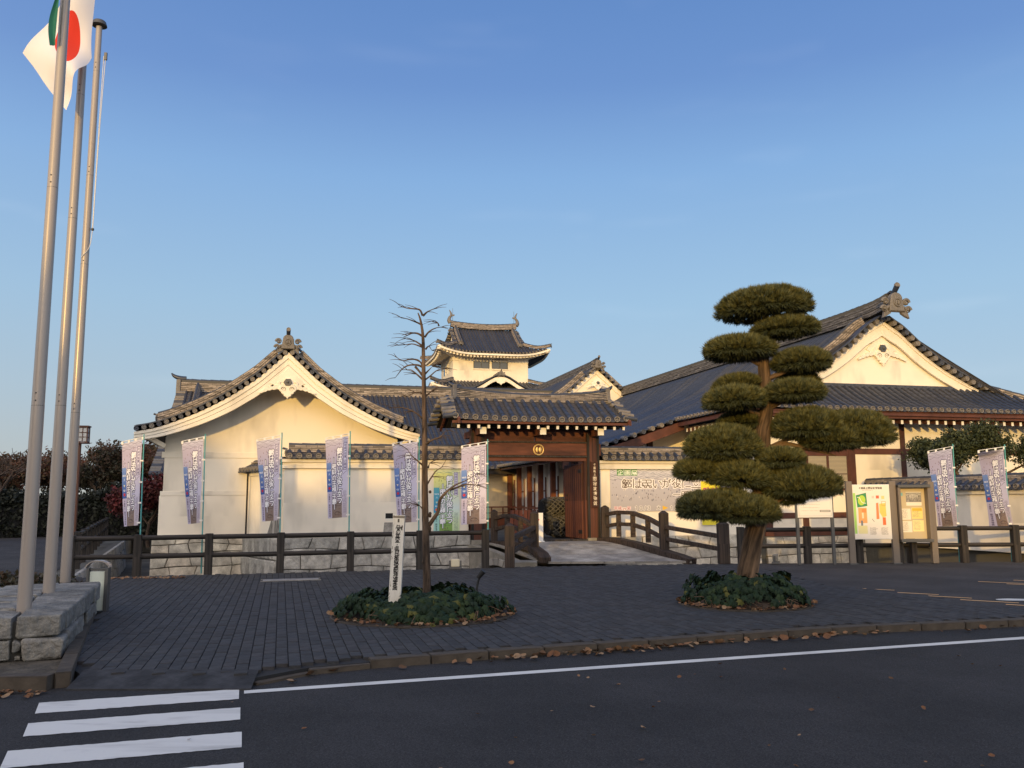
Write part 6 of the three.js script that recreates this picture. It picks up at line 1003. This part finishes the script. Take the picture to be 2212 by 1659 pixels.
{ const t = thing('courtyard_wall', 'sunlit plaster wall with brown railing deep inside the gate', 'wall', [-0.9, 0.45, -37.5], R(15)); part(t, 'panel', span(-2.2, 2.0, 0, 2.3, -0.2, 0), mat(0.85, 0.7, 0.45, { map: T.plaster, k: 0.3, roughness: 0.9 })); part(t, 'post', [span(1.2, 1.36, 0, 2.9, 0.02, 0.18), span(1.9, 2.06, 0, 2.9, 0.02, 0.18), span(-1, -0.86, 0, 2.9, 0.02, 0.18)], M.hall); part(t, 'railing', [span(-2.2, 2.0, 0.86, 0.92, 0.2, 0.26), span(-2.2, 2.0, 0.62, 0.66, 0.2, 0.26), span(-2.2, 2.0, 0.0, 0.42, 0.18, 0.28), ...range(-2.1, 1.9, 0.5).map((x) => span(x, x + 0.05, 0.42, 0.86, 0.2, 0.25))], M.hall); part(t, 'eave', span(-2.4, 2.2, 2.3, 2.5, -0.4, 0.7), M.darkWood); tiledSlope(t, (u) => [V(u, 2.55, 0.8), V(u, 2.85, 0.2), V(u, 3.15, -0.4)], X1, range(-2.3, 2.2, 0.26), { seed: 4 }); }
// ---------------------------------------------------------------- plants
function instanced(parent, name, geo, m, list, stuff) {   // list of Matrix4
  const im = new THREE.InstancedMesh(geo, m, list.length); list.forEach((q, i) => im.setMatrixAt(i, q)); im.name = parent === scene ? numbered(name) : name; im.castShadow = im.receiveShadow = true; if (stuff) im.userData.kind = 'stuff'; parent.add(im); return im;
}
const UP = V(0, 1, 0);
function xf(p, dir, roll, s) { const q = new THREE.Quaternion().setFromUnitVectors(UP, dir.clone().normalize()); q.multiply(new THREE.Quaternion().setFromAxisAngle(UP, roll)); return new THREE.Matrix4().compose(p, q, V(s, s, s)); }
function tuft(n, len, wid, spread, seed) {                // small spray of narrow needles along +y
  const r = rng(seed), out = []; for (let i = 0; i < n; i++) { const a = r() * 6.28, t = spread * Math.sqrt(r()), d = V(Math.sin(t) * Math.cos(a), Math.cos(t), Math.sin(t) * Math.sin(a)), s = V(-Math.sin(a), 0, Math.cos(a)).multiplyScalar(wid / 2), L = len * (0.7 + r() * 0.5), b = d.clone().multiplyScalar(L * 0.45), e = d.clone().multiplyScalar(L); out.push(V(0, 0, 0), b.clone().add(s), b.clone().sub(s), b.clone().sub(s), b.clone().add(s), e); } return tri3(out);
}
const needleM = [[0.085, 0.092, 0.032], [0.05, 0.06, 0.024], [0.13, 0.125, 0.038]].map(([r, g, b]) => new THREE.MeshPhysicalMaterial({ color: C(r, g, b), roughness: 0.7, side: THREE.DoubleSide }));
// clipped cloud-pruned pine
{
  const k = 0.00702, bx = 3.57, bz = -13.0, P = (a, b, dz = 0) => { const q = sight(a, b, 13); return V(q.x - bx, q.y - 0.14, dz); };
  const t = thing('clipped_pine', 'tall cloud-pruned evergreen with flat clipped foliage pads in a round bed', 'tree', [bx, 0.14, bz]);
  part(t, 'trunk', limb([P(1611, 1285), P(1613, 1245), P(1622, 1185, 0.02), P(1638, 1112, 0.0), P(1647, 1050, -0.03), P(1648, 985, 0), P(1647, 930, 0.04), P(1655, 880, 0.02), P(1652, 820, 0), P(1648, 765, 0), P(1656, 715, 0), P(1652, 670, 0)], [0.175, 0.16, 0.15, 0.14, 0.125, 0.12, 0.105, 0.1, 0.085, 0.06, 0.035], 12, rng(1), 0.09), M.barkPine);
  const br = (pts, r) => part(t, 'branch', limb(pts, r, 7, rng(2), 0.1), M.barkPine);
  const pads = [ // centre x, y, half width, half height, depth offset, half depth, tilt
    [1650, 661, 96, 36, 0, 0.62, 0.05], [1692, 713, 66, 20, 0.1, 0.42, 0.06], [1594, 756, 70, 26, 0.05, 0.5, 0], [1724, 785, 56, 25, 0.15, 0.42, 0], [1737, 822, 42, 24, -0.35, 0.4, 0], [1600, 828, 46, 20, -0.25, 0.4, 0.1], [1578, 866, 60, 24, 0.2, 0.45, 0.03], [1703, 852, 58, 23, 0.25, 0.42, 0], [1622, 906, 52, 22, -0.4, 0.42, 0], [1737, 922, 72, 36, 0.15, 0.5, 0], [1845, 930, 74, 42, 0.0, 0.55, -0.05], [1790, 948, 60, 30, 0.1, 0.5, 0], [1556, 962, 73, 40, 0.15, 0.52, 0.0], [1672, 993, 44, 19, 0.35, 0.3, 0], [1515, 1015, 50, 23, -0.1, 0.42, 0.0], [1590, 1028, 60, 30, 0.2, 0.45, -0.05], [1718, 1046, 75, 36, 0.25, 0.5, 0], [1512, 1094, 52, 30, 0.3, 0.42, 0.05], [1563, 1080, 40, 20, 0.25, 0.36, 0.05], [1597, 1103, 62, 30, 0.4, 0.42, 0], [1640, 1020, 40, 20, -0.3, 0.4, 0], [1700, 1075, 40, 14, -0.2, 0.35, 0]];
  const geos = [0, 1, 2].map((s) => tuft(13, 0.1, 0.0085, 0.62, 40 + s)), twig = tuft(6, 0.14, 0.008, 1.1, 77), rnd = rng(99);
  pads.forEach(([a, b, w, h, dz, hd, tilt], i) => {
    const c = P(a, b, dz), W = w * k - 0.03, H = h * k - 0.025, g = sub(t, 'foliage_pad'); g.position.copy(c); g.rotation.z = tilt;
    const lists = [[], [], []], n = Math.round(2300 * W * (hd + 0.2) / 0.35), under = [];
    const ph = rnd() * 9, lump = (x, z) => 1 + 0.09 * Math.sin(x * 7 + ph) * Math.cos(z * 6 + ph) + 0.06 * Math.sin(x * 17 + z * 11 + ph);
    for (let m = 0; m < n; m++) {
      const lo = rnd() < 0.2, az = rnd() * 6.283, s = lo ? rnd() : rnd() * 1.12 - 0.12, rad = Math.pow(Math.max(0, 1 - s * s), lo ? 0.5 : 0.42), u = Math.cos(az) * rad, v = Math.sin(az) * rad, dp = Math.pow(rnd(), 2) * 0.2, x = u * W * lump(v * 2, u) * (1 - dp * 0.3), z = v * hd * lump(u, v * 2) * (1 - dp * 0.3);
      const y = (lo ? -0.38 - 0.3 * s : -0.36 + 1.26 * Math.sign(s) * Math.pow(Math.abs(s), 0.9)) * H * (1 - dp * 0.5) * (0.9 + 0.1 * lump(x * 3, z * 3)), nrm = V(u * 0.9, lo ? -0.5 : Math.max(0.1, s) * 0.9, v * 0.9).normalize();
      nrm.add(V(rnd() - 0.5, rnd() * 0.6 + (lo ? -0.2 : 0.5), rnd() - 0.5).multiplyScalar(0.75));
      lists[lo ? 1 : (rnd() * 3 | 0)].push(xf(V(x, y, z), nrm, rnd() * 6, 0.75 + rnd() * 0.55));  // underside tufts all take the darker needles, shade put into colour
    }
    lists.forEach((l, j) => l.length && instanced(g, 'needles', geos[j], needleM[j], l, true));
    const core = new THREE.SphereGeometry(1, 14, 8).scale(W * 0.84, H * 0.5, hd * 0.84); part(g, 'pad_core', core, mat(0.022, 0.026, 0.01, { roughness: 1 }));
    const tr = V(P(1648 + (b > 1000 ? (1050 - b) * 0.1 : 0), b).x, c.y - H * 1.3 - 0.06, 0); br([tr, tr.clone().lerp(c, 0.5).add(V(0, -0.03, 0)), c.clone().add(V(0, -H * 0.35, 0))], [0.045, 0.032, 0.014]);
  });
  br([P(1640, 1068, 0.1), P(1600, 1078, 0.22), P(1570, 1095, 0.3), P(1548, 1105, 0.34)], [0.05, 0.045, 0.035, 0.02]);
  br([P(1650, 1030, 0.05), P(1655, 1000, 0.18), P(1662, 975, 0.25)], [0.03, 0.025, 0.015]);
  br([P(1660, 975, 0), P(1690, 960, 0.06), P(1760, 975, 0.1), P(1800, 985, 0.1)], [0.05, 0.04, 0.02, 0.01]);
}
// bare young tree in the ivy bed
{
  const k = 0.00668, t = thing('bare_tree', 'thin bare young tree with pruned branches in the ivy bed', 'tree', [-1.22, 0.14, -12.3]), P = (a, b, z = 0) => { const q = sight(a, b, 12.3); return V(q.x + 1.22, q.y - 0.14, z); }, rnd = rng(31);
  part(t, 'trunk', limb([P(922, 1310), P(922, 1240), P(920, 1150, 0.02), P(918, 1050), P(917, 950, -0.02), P(916, 860), P(915, 780, 0.02), P(913, 720), P(908, 690), P(903, 676)], [0.062, 0.055, 0.05, 0.046, 0.04, 0.034, 0.028, 0.022, 0.015, 0.009], 10, rng(5), 0.08), M.bark);
  const B = [[[913, 682], [907, 670], [892, 668], [878, 667], [865, 662]], [[914, 682], [924, 675], [937, 671]], [[912, 702], [902, 696], [890, 690], [876, 684], [864, 681]], [[915, 728], [902, 720], [890, 719], [880, 723], [870, 727]], [[918, 728], [924, 718], [933, 710], [943, 705], [951, 703]], [[948, 704], [946, 698], [941, 693]], [[916, 750], [907, 743], [897, 736], [885, 731], [875, 728]], [[916, 752], [903, 746], [890, 742], [875, 743], [860, 744]], [[914, 793], [908, 782], [900, 776], [885, 775], [868, 777], [856, 770], [848, 760]], [[914, 794], [905, 789], [895, 787], [880, 788], [867, 795], [858, 805], [851, 813]], [[914, 812], [905, 801], [895, 789]], [[918, 808], [926, 800], [934, 792]], [[919, 820], [930, 811], [942, 800], [955, 795], [971, 793]], [[914, 821], [900, 808], [887, 798], [878, 797]], [[919, 755], [926, 748], [933, 757]], [[917, 858], [930, 845], [943, 832]], [[914, 850], [898, 848], [882, 858]], [[914, 905], [895, 890], [870, 882], [850, 884]], [[923, 1046], [932, 1030], [941, 1017], [953, 1008], [962, 992]], [[926, 1136], [937, 1120], [947, 1104], [951, 1080], [960, 1068], [972, 1057], [987, 1047], [1008, 1038], [1030, 1025]], [[972, 1059], [987, 1053], [1003, 1047], [1030, 1048], [1052, 1056]], [[914, 1006], [903, 996], [890, 984], [882, 972]], [[919, 960], [935, 950], [950, 945], [965, 930]], [[925, 1010], [927, 1000]], [[914, 1100], [908, 1092]]];
  B.forEach((b, i) => {
    const z0 = (rnd() - 0.5) * 0.5, pts = b.map(([x, y], j) => P(x, y, z0 * j / b.length)), r0 = i === 19 ? 0.034 : i === 10 ? 0.026 : 0.013 + rnd() * 0.006; const g = [limb(pts, [r0, r0 * 0.6, i === 10 ? r0 * 0.8 : 0.003], 6)];
    for (let m = 0; m < 5 && i !== 10; m++) { const j = 1 + Math.floor(rnd() * (pts.length - 1)), p = pts[j].clone(), dx = Math.sign(b[b.length - 1][0] - b[0][0]), d = V(dx * (0.12 + rnd() * 0.1), (rnd() - 0.35) * 0.16, (rnd() - 0.5) * 0.15); g.push(limb([p, p.clone().addScaledVector(d, 0.5).add(V(0, 0.012, 0)), p.clone().add(d)], [0.005, 0.004, 0.002], 4)); }
    part(t, 'branch', g, M.bark);
  });
  const knot = []; for (let i = 0; i < 12; i++) knot.push(new THREE.IcosahedronGeometry(0.025, 0).translate((rnd() < 0.5 ? -1 : 1) * 0.045, 0.6 + rnd() * 1.4, (rnd() - 0.3) * 0.05)); knot.forEach((q) => part(t, 'stub', q, M.bark));
}
// ivy beds
const ivyGeo = [1, 0.85, 1.1].map((q, s) => { const o = [[0, 0], [0.42, 0.12], [0.95, 0.28], [0.62, 0.6], [0.78, 1.0], [0.32, 0.95], [0, 1.5], [-0.32, 0.95], [-0.78, 1.0], [-0.62, 0.6], [-0.95, 0.28], [-0.42, 0.12]], out = []; const p = o.map(([x, y]) => V(x * 0.055 * q, y * 0.055, -Math.abs(x) * 0.018 - y * y * 0.012)); const c = V(0, 0.03, 0.006); for (let i = 0; i < p.length; i++) out.push(c, p[i], p[(i + 1) % p.length]); return tri3(out); });
const ivyM = [[0.016, 0.032, 0.015], [0.012, 0.025, 0.013], [0.026, 0.044, 0.017], [0.09, 0.09, 0.024], [0.02, 0.034, 0.02]].map(([r, g, b]) => new THREE.MeshPhysicalMaterial({ color: C(r, g, b), roughness: 0.6, specularIntensity: 0.35, side: THREE.DoubleSide }));
const deadM = [[0.16, 0.075, 0.035], [0.22, 0.12, 0.06], [0.1, 0.055, 0.03], [0.26, 0.17, 0.1]].map(([r, g, b]) => new THREE.MeshStandardMaterial({ color: C(r, g, b), roughness: 0.9, side: THREE.DoubleSide }));
const deadGeo = [0, 1].map((s) => { const r = rng(60 + s), n = 9, out = [], p = []; for (let i = 0; i < n; i++) { const a = i / n * 6.28; p.push(V(Math.cos(a) * 0.032 * (1 + (i % 2) * 0.25), 0.006 + r() * 0.018, Math.sin(a) * 0.045)); } for (let i = 0; i < n; i++) out.push(V(0, 0, 0), p[(i + 1) % n], p[i]); return tri3(out); });
function ivyBed(label, [cx, cz, R0], height, n, seed, ringShift = 0) {
  const t = thing('ivy_bed', label, 'planting bed', [cx, WALK, cz]), rnd = rng(seed), leaves = [];
  part(t, 'soil', [new THREE.CylinderGeometry(R0 + 0.0, R0 + 0.04, 0.05, 40).translate(0, -0.005, 0), new THREE.SphereGeometry(1, 30, 8, 0, 7, 0, 1.57).scale(R0 * 0.92, height * 0.45, R0 * 0.92)], M.soil);
  part(t, 'edging', new THREE.TorusGeometry(R0 + 0.03, 0.025, 6, 48).rotateX(Math.PI / 2).scale(1, 0.8, 1), M.kerb);
  for (let i = 0; i < n; i++) {
    const a = rnd() * 6.283, q = Math.sqrt(rnd()), lump = 1 + 0.07 * Math.sin(a * 5 + seed) + 0.05 * Math.sin(a * 11), rr = q * (R0 - 0.06) * lump, e = q > 0.8 ? Math.sqrt(Math.max(0, 1 - Math.pow((q - 0.8) / 0.2, 2))) : 1, hh = height * (0.78 + 0.18 * Math.sin(a * 3 + q * 6 + seed) + 0.12 * Math.sin(a * 7 - q * 11)) * (0.25 + 0.75 * e), y = hh * (1 - 0.5 * Math.pow(rnd(), 2));
    const x = Math.cos(a) * rr + ringShift * 0.1, z = Math.sin(a) * rr, out = V(Math.cos(a), 0, Math.sin(a));
    const nrm = out.clone().multiplyScalar(0.25 + 0.9 * Math.pow(q, 3)).add(V((rnd() - 0.5) * 0.9, 0.75, (rnd() - 0.5) * 0.9)).normalize(), down = out.clone().multiplyScalar(0.5).add(V((rnd() - 0.5) * 1.3, -0.8, (rnd() - 0.5) * 1.3)); down.addScaledVector(nrm, -down.dot(nrm)).normalize();
    const side = new THREE.Vector3().crossVectors(down, nrm), s = 0.75 + rnd() * 0.75;
    leaves.push([new THREE.Matrix4().makeBasis(side.multiplyScalar(s), down.multiplyScalar(s), nrm.multiplyScalar(s)).setPosition(x, y, z), Math.hypot(cx + x, cz + z) + (q > 0.6 ? -0.5 : 0), rnd()]);
  }
  leaves.sort((a, b) => a[1] - b[1]); const m = (r) => r < 0.4 ? 0 : r < 0.7 ? 1 : r < 0.88 ? 2 : r < 0.92 ? 3 : 4;
  leaves.slice(0, 150).forEach(([mx, , r], i) => { const l = part(t, 'leaf', ivyGeo[i % 3], ivyM[m(r)]); mx.decompose(l.position, l.quaternion, l.scale); });
  for (let j = 0; j < 5; j++) { const l = leaves.slice(150).filter((q) => m(q[2]) === j).map((q) => q[0]); if (l.length) instanced(t, 'leaves', ivyGeo[j % 3], ivyM[j], l, true); }
  const st = []; for (let i = 0; i < 70; i++) { const a = rnd() * 6.28, r0 = R0 * (0.75 + rnd() * 0.2), p = V(Math.cos(a) * r0, 0.04, Math.sin(a) * r0); st.push(limb([p, p.clone().add(V((rnd() - 0.5) * 0.1, 0.06 + rnd() * 0.05, (rnd() - 0.5) * 0.1)), p.clone().add(V((rnd() - 0.5) * 0.3, 0.1 * rnd(), (rnd() - 0.5) * 0.3))], [0.006, 0.005, 0.004], 4)); } part(t, 'stem', st, mat(0.13, 0.08, 0.05));
  const dl = [[], [], [], []]; for (let i = 0; i < 340; i++) { const a = rnd() * 6.28, q = R0 * (0.86 + rnd() * 0.22), s = 0.4 + rnd() * 0.5; dl[rnd() * 4 | 0].push(new THREE.Matrix4().compose(V(Math.cos(a) * q, 0.018 + rnd() * 0.03, Math.sin(a) * q), new THREE.Quaternion().setFromEuler(new THREE.Euler((rnd() - 0.5) * 1.4, rnd() * 6, (rnd() - 0.5) * 1.4)), V(s, s, s))); } dl.forEach((l, i) => instanced(t, 'fallen_leaves', deadGeo[i % 2], deadM[i], l, true));
}
ivyBed('round bed of glossy dark ivy around the bare young tree and white post', BED1, 0.34, 2600, 7);
ivyBed('round ivy bed with dry brown rim at the foot of the clipped pine', BED2, 0.42, 1500, 17);
// fallen leaves along the kerb
{
  const rnd = rng(44), lists = [[], [], [], []], L = resample(smooth(kerbTop.slice(1).map(([x, z]) => V(x, 0, z)), 60), 0.02);
  const dens = (x) => 0.12 + Math.exp(-Math.pow((x - 1.0) / 0.8, 2)) * 0.9 + Math.exp(-Math.pow((x - 3.0) / 1.2, 2)) * 0.6 + Math.exp(-Math.pow((x - 0.1) / 0.5, 2)) * 0.5;
  L.forEach((p, i) => { if (i + 1 >= L.length || p.x > 12) return; const d = L[i + 1].clone().sub(p).normalize(), n = V(-d.z, 0, d.x); if (n.z < 0) n.negate(); if (rnd() < dens(p.x) * 0.6) { const s = 0.5 + rnd() * 0.7, q = p.clone().addScaledVector(n, 0.1 + Math.pow(rnd(), 2) * 0.22); lists[rnd() * 4 | 0].push(new THREE.Matrix4().compose(V(q.x, ROAD + 0.012 + rnd() * 0.012, q.z), new THREE.Quaternion().setFromEuler(new THREE.Euler((rnd() - 0.5) * 1.2, rnd() * 6, (rnd() - 0.5) * 1.2)), V(s, s, s))); } });
  for (let i = 0; i < 130; i++) { const s = 0.35 + rnd() * 0.45, q = V(lerp(-6, -3.9, rnd()), ROAD + 0.014, -7.52 + Math.pow(rnd(), 2) * 0.25); lists[rnd() * 4 | 0].push(new THREE.Matrix4().compose(q, new THREE.Quaternion().setFromEuler(new THREE.Euler((rnd() - 0.5) * 1.2, rnd() * 6, (rnd() - 0.5) * 1.2)), V(s, s, s))); }
  for (let i = 0; i < 60; i++) { const s = 0.4 + rnd() * 0.5, p = FR.w(lerp(-3, 6, rnd()), 0, lerp(0.2, 4, rnd())); lists[rnd() * 4 | 0].push(new THREE.Matrix4().compose(V(p.x, ROAD + 0.012, p.z), new THREE.Quaternion().setFromEuler(new THREE.Euler((rnd() - 0.5) * 0.8, rnd() * 6, (rnd() - 0.5) * 0.8)), V(s * 0.6, s * 0.6, s * 0.6))); }
  for (let i = 0; i < 90; i++) { const s = 0.4 + rnd() * 0.5; lists[rnd() * 4 | 0].push(new THREE.Matrix4().compose(V(-8.4 + rnd() * 1.8, WALK + 0.012, -17.6 + rnd() * 0.25 - (rnd() * 0.2)), new THREE.Quaternion().setFromEuler(new THREE.Euler(0.3, rnd() * 6, 0.3)), V(s, s, s))); }
  const g = new THREE.Group(); g.name = 'fallen_leaves'; g.userData = { label: 'scattered dry brown leaves gathered along the kerb and gutter', category: 'leaf litter', kind: 'stuff' }; scene.add(g);
  lists.forEach((l, i) => instanced(g, 'leaves', deadGeo[i % 2], deadM[i], l, true));
}
// leafy trees: trunk with limbs and a crown of many small leaves
function branchesOf(rnd, base, h, spread, levels = 3) {
  const geos = [], tips = [], grow = (p, d, len, r, lv) => { const q = p.clone().addScaledVector(d, len * 0.5).add(V((rnd() - 0.5) * len * 0.15, 0, (rnd() - 0.5) * len * 0.15)), e = p.clone().addScaledVector(d, len); geos.push(limb([p, q, e], [r, r * 0.82, r * 0.6], lv > 1 ? 4 : 6)); if (lv >= levels) { tips.push(e, q); return; } const n = 3 + (rnd() * 2 | 0); for (let i = 0; i < n; i++) { const a = rnd() * 6.28, t = 0.35 + rnd() * 0.6 * spread; const nd = d.clone().multiplyScalar(Math.cos(t)).add(V(Math.cos(a), 0.15, Math.sin(a)).multiplyScalar(Math.sin(t))).normalize(); grow(e.clone().lerp(q, rnd() * 0.6), nd, len * (0.6 + rnd() * 0.25), r * 0.55, lv + 1); } };
  grow(base, V((rnd() - 0.5) * 0.15, 1, (rnd() - 0.5) * 0.15).normalize(), h * 0.34, h * 0.028, 0); return [geos, tips];
}
const leafGeo = (() => { const r = rng(8), out = []; for (let i = 0; i < 7; i++) { const c = V((r() - 0.5) * 0.2, (r() - 0.5) * 0.2, (r() - 0.5) * 0.2), a = V(r() - 0.5, r() - 0.5, r() - 0.5).normalize().multiplyScalar(0.045), b = V(r() - 0.5, r() - 0.5, r() - 0.5); b.addScaledVector(a, -b.dot(a) / a.lengthSq()).normalize().multiplyScalar(0.025); out.push(c.clone().add(a), c.clone().add(b), c.clone().sub(b), c.clone().sub(b), c.clone().sub(a), c.clone().add(b)); } return tri3(out); })();
const leafMats = { rust: [[0.15, 0.06, 0.03], [0.1, 0.052, 0.03], [0.11, 0.075, 0.036]], red: [[0.12, 0.014, 0.014], [0.07, 0.011, 0.013], [0.08, 0.02, 0.014]], olive: [[0.05, 0.04, 0.018], [0.036, 0.034, 0.016], [0.06, 0.035, 0.017]], dark: [[0.012, 0.016, 0.009], [0.016, 0.02, 0.01], [0.02, 0.022, 0.011]], green: [[0.035, 0.05, 0.018], [0.05, 0.062, 0.022], [0.028, 0.04, 0.016]] };
const leafM = Object.fromEntries(Object.entries(leafMats).map(([k, v]) => [k, v.map(([r, g, b]) => new THREE.MeshPhysicalMaterial({ color: C(r, g, b), roughness: 0.7, side: THREE.DoubleSide, transmission: 0.0 }))]));
function tree(name, label, x, z, h, kind, seed, o = {}) {
  const { per = 26, fluff = 0.45, spread = 1, size = 1, y = 0, levels = 3, group } = o, t = thing(name, label, 'tree', [x, y, z], 0, group), rnd = rng(seed), [g, tips] = branchesOf(rnd, V(0, -0.1, 0), h, spread, levels);
  part(t, 'trunk', g, M.bark); if (!per) return t; const lists = [[], [], []];
  for (const p of tips) for (let i = 0; i < per; i++) { const q = p.clone().add(V(rnd() - 0.5, (rnd() - 0.5) * 0.7, rnd() - 0.5).multiplyScalar(fluff * 2 * (0.4 + rnd() * 0.6))); lists[rnd() * 3 | 0].push(xf(q, V(rnd() - 0.5, rnd() - 0.5, rnd() - 0.5), rnd() * 6, size * (0.7 + rnd() * 0.8))); }
  const c = sub(t, 'crown'); lists.forEach((l, i) => instanced(c, 'leaves', leafGeo, leafM[kind][i], l, true)); return t;
}
const far = (px, z) => (px - 1106) / 1852 * z;
[[-40, 50, 5.4, 'rust', 'rust brown autumn tree at the far left edge behind the flagpoles'], [62, 47, 5.7, 'rust', 'rust brown autumn tree seen between the first two flagpoles'], [125, 56, 6.3, 'rust', 'thinner russet tree seen between the second and third flagpoles'], [222, 48, 5.6, 'olive', 'olive brown tree standing right of the lantern post'], [272, 52, 7.0, 'rust', 'tall russet tree behind the leftmost banner flag'], [322, 50, 6.6, 'rust', 'dark russet tree half hidden behind the gabled hall'], [180, 62, 6.0, 'olive', 'distant olive tree behind the lantern post'], [20, 60, 5.8, 'olive', 'distant olive brown tree behind the far left autumn tree']].forEach(([px, z, h, kind, label], i) => tree('autumn_tree', label, far(px, z), -z, h, kind, 300 + i, { per: 17, fluff: 0.6, spread: 1.25, size: 1.7 }));
tree('maple', 'small dark red maple beside the gabled hall', far(330, 34), -34, 3.0, 'red', 400, { per: 40, fluff: 0.4, spread: 1.2, size: 1.5 });
tree('bare_branches', 'leafless grey tree reaching in at the far left edge', far(-25, 36), -36, 5.8, 'rust', 401, { per: 0, spread: 1.3, levels: 4 });
// pine behind the right wall, bush behind the left wall
tree('garden_tree', 'dense dark evergreen rising behind the right plaster wall and flags', 13.6, -25.4, 4.3, 'green', 405, { per: 90, fluff: 0.42, spread: 1.0, size: 0.8, y: 0.45 });
tree('courtyard_pine', 'small round green tree top behind the left plaster wall', far(706, 24.5), -24.7, 2.75, 'green', 403, { per: 60, fluff: 0.22, spread: 0.8, size: 0.9, y: 0.45 });
// hedge behind the car park and low shrub by the planter
{
  const rnd = rng(71), lists = [[], [], []], o = [];
  for (let i = 0; i < 16000; i++) { const s = rnd(), x = lerp(-46, -17.2, s), z = lerp(-27, -45, s) + (rnd() - 0.5) * 1.6 - 1.5, y = rnd() * (2.2 + 0.25 * Math.sin(x * 0.9) + 0.15 * Math.sin(x * 2.7)); lists[rnd() * 3 | 0].push(xf(V(x, y, z), V(rnd() - 0.5, rnd() - 0.5, rnd() - 0.5), rnd() * 6, 1.7 + rnd() * 1.3)); }
  const g = thing('hedge', 'long dark green hedge behind the car park at the left', 'hedge'); const c = sub(g, 'foliage'); lists.forEach((l, i) => instanced(c, 'leaves', leafGeo, leafM.dark[i], l, true)); part(g, 'hedge_core', beam(V(-46, 0.7, -28.5), V(-17.2, 0.7, -46.5), 1.1, 1.5), M.dark);
}
{
  const rnd = rng(72), lists = [[], [], []]; for (let i = 0; i < 5200; i++) { const u = rnd() * 2 - 1, v = rnd() * 2 - 1, q = Math.sqrt(Math.max(0, 1 - u * u * 0.7 - v * v * 0.5)); lists[rnd() * 3 | 0].push(xf(V(-8.3 + u * 1.1, 0.08 + rnd() * 0.42 * q, -12.6 + v * 2.6), V(rnd() - 0.5, rnd(), rnd() - 0.5), rnd() * 6, 0.7 + rnd() * 0.6)); }
  const g = thing('low_shrub', 'low brownish green clipped shrub behind the stone planter', 'shrub'); const c = sub(g, 'foliage'); lists.forEach((l, i) => instanced(c, 'leaves', leafGeo, leafM.olive[i], l, true)); part(g, 'twigs', limb([V(-8.3, 0, -14.5), V(-8.3, 0.25, -12.5), V(-8.3, 0, -10.4)], [0.08, 0.2, 0.08], 6), M.bark);
}
// belt of trees across the road behind the viewpoint, which shades the road and forecourt
{
  const prof = [[-75, 17], [-36, 16.5], [-30, 13.5], [-27, 11.8], [-25.2, 11.4], [-24.1, 11.0], [-23.4, 10.3], [-22.9, 8.9], [-22.2, 8.1], [-21.4, 8.5], [-20.6, 9.0], [-19.6, 8.6], [-18.6, 9.1], [-17.8, 8.9], [-17, 9.3], [-16.2, 9.7], [-15.5, 8.6], [-14.6, 7.5], [-13.2, 7.3], [-11.5, 7.5], [-10, 7.8], [-8.6, 7.1], [-7.2, 7.5], [-6.2, 7.8], [-5.2, 7.4], [-4.2, 6.8], [-3, 6.7], [-1.8, 6.5], [-0.5, 6.7], [2, 6.8], [6, 7.5], [40, 9]];
  const top = (x) => { let i = 1; while (i < prof.length - 1 && prof[i][0] < x) i++; const [a, p] = prof[i - 1], [b, q] = prof[i]; return lerp(p, q, clamp((x - a) / (b - a), 0, 1)); };
  const rnd = rng(73), lists = [[], [], []]; for (let i = 0; i < 30000; i++) { const x = lerp(-75, 34, rnd()), h = top(x), y = h - Math.pow(rnd(), 1.4) * 4.5 + (rnd() - 0.5) * 0.35; lists[rnd() * 3 | 0].push(xf(V(x, y, 40 + (rnd() - 0.5) * 2.5), V(rnd() - 0.5, rnd() - 0.5, rnd() - 0.5), rnd() * 6, 2.6 + rnd() * 1.4)); }
  const g = thing('tree_belt', 'belt of trees standing across the road behind the viewpoint', 'treeline'); g.userData.kind = 'stuff'; lists.forEach((l, i) => instanced(g, 'leaves', leafGeo, leafM.olive[i], l, true));
  const pts = []; for (let x = -75; x <= 34; x += 0.5) pts.push([x, top(x) - 0.75]); part(g, 'thicket', slab([[-75, 0], [34, 0], ...pts.reverse()], 0.8).translate(0, 0, 39.6), mat(0.04, 0.04, 0.02, { roughness: 1 }));
  for (let i = 0; i < 18; i++) { const x = -58 + i * 5.2 + rnd() * 2; part(g, 'trunk', limb([V(x, -0.1, 39.2), V(x + 0.2, 3, 39.3), V(x, top(x) * 0.8, 39.6)], [0.22, 0.18, 0.08], 7), M.bark); }
}
camera.updateProjectionMatrix();
scene.traverse((o) => { if (o.isMesh) { o.castShadow = o.receiveShadow = true; } });
renderer.render(scene, camera);
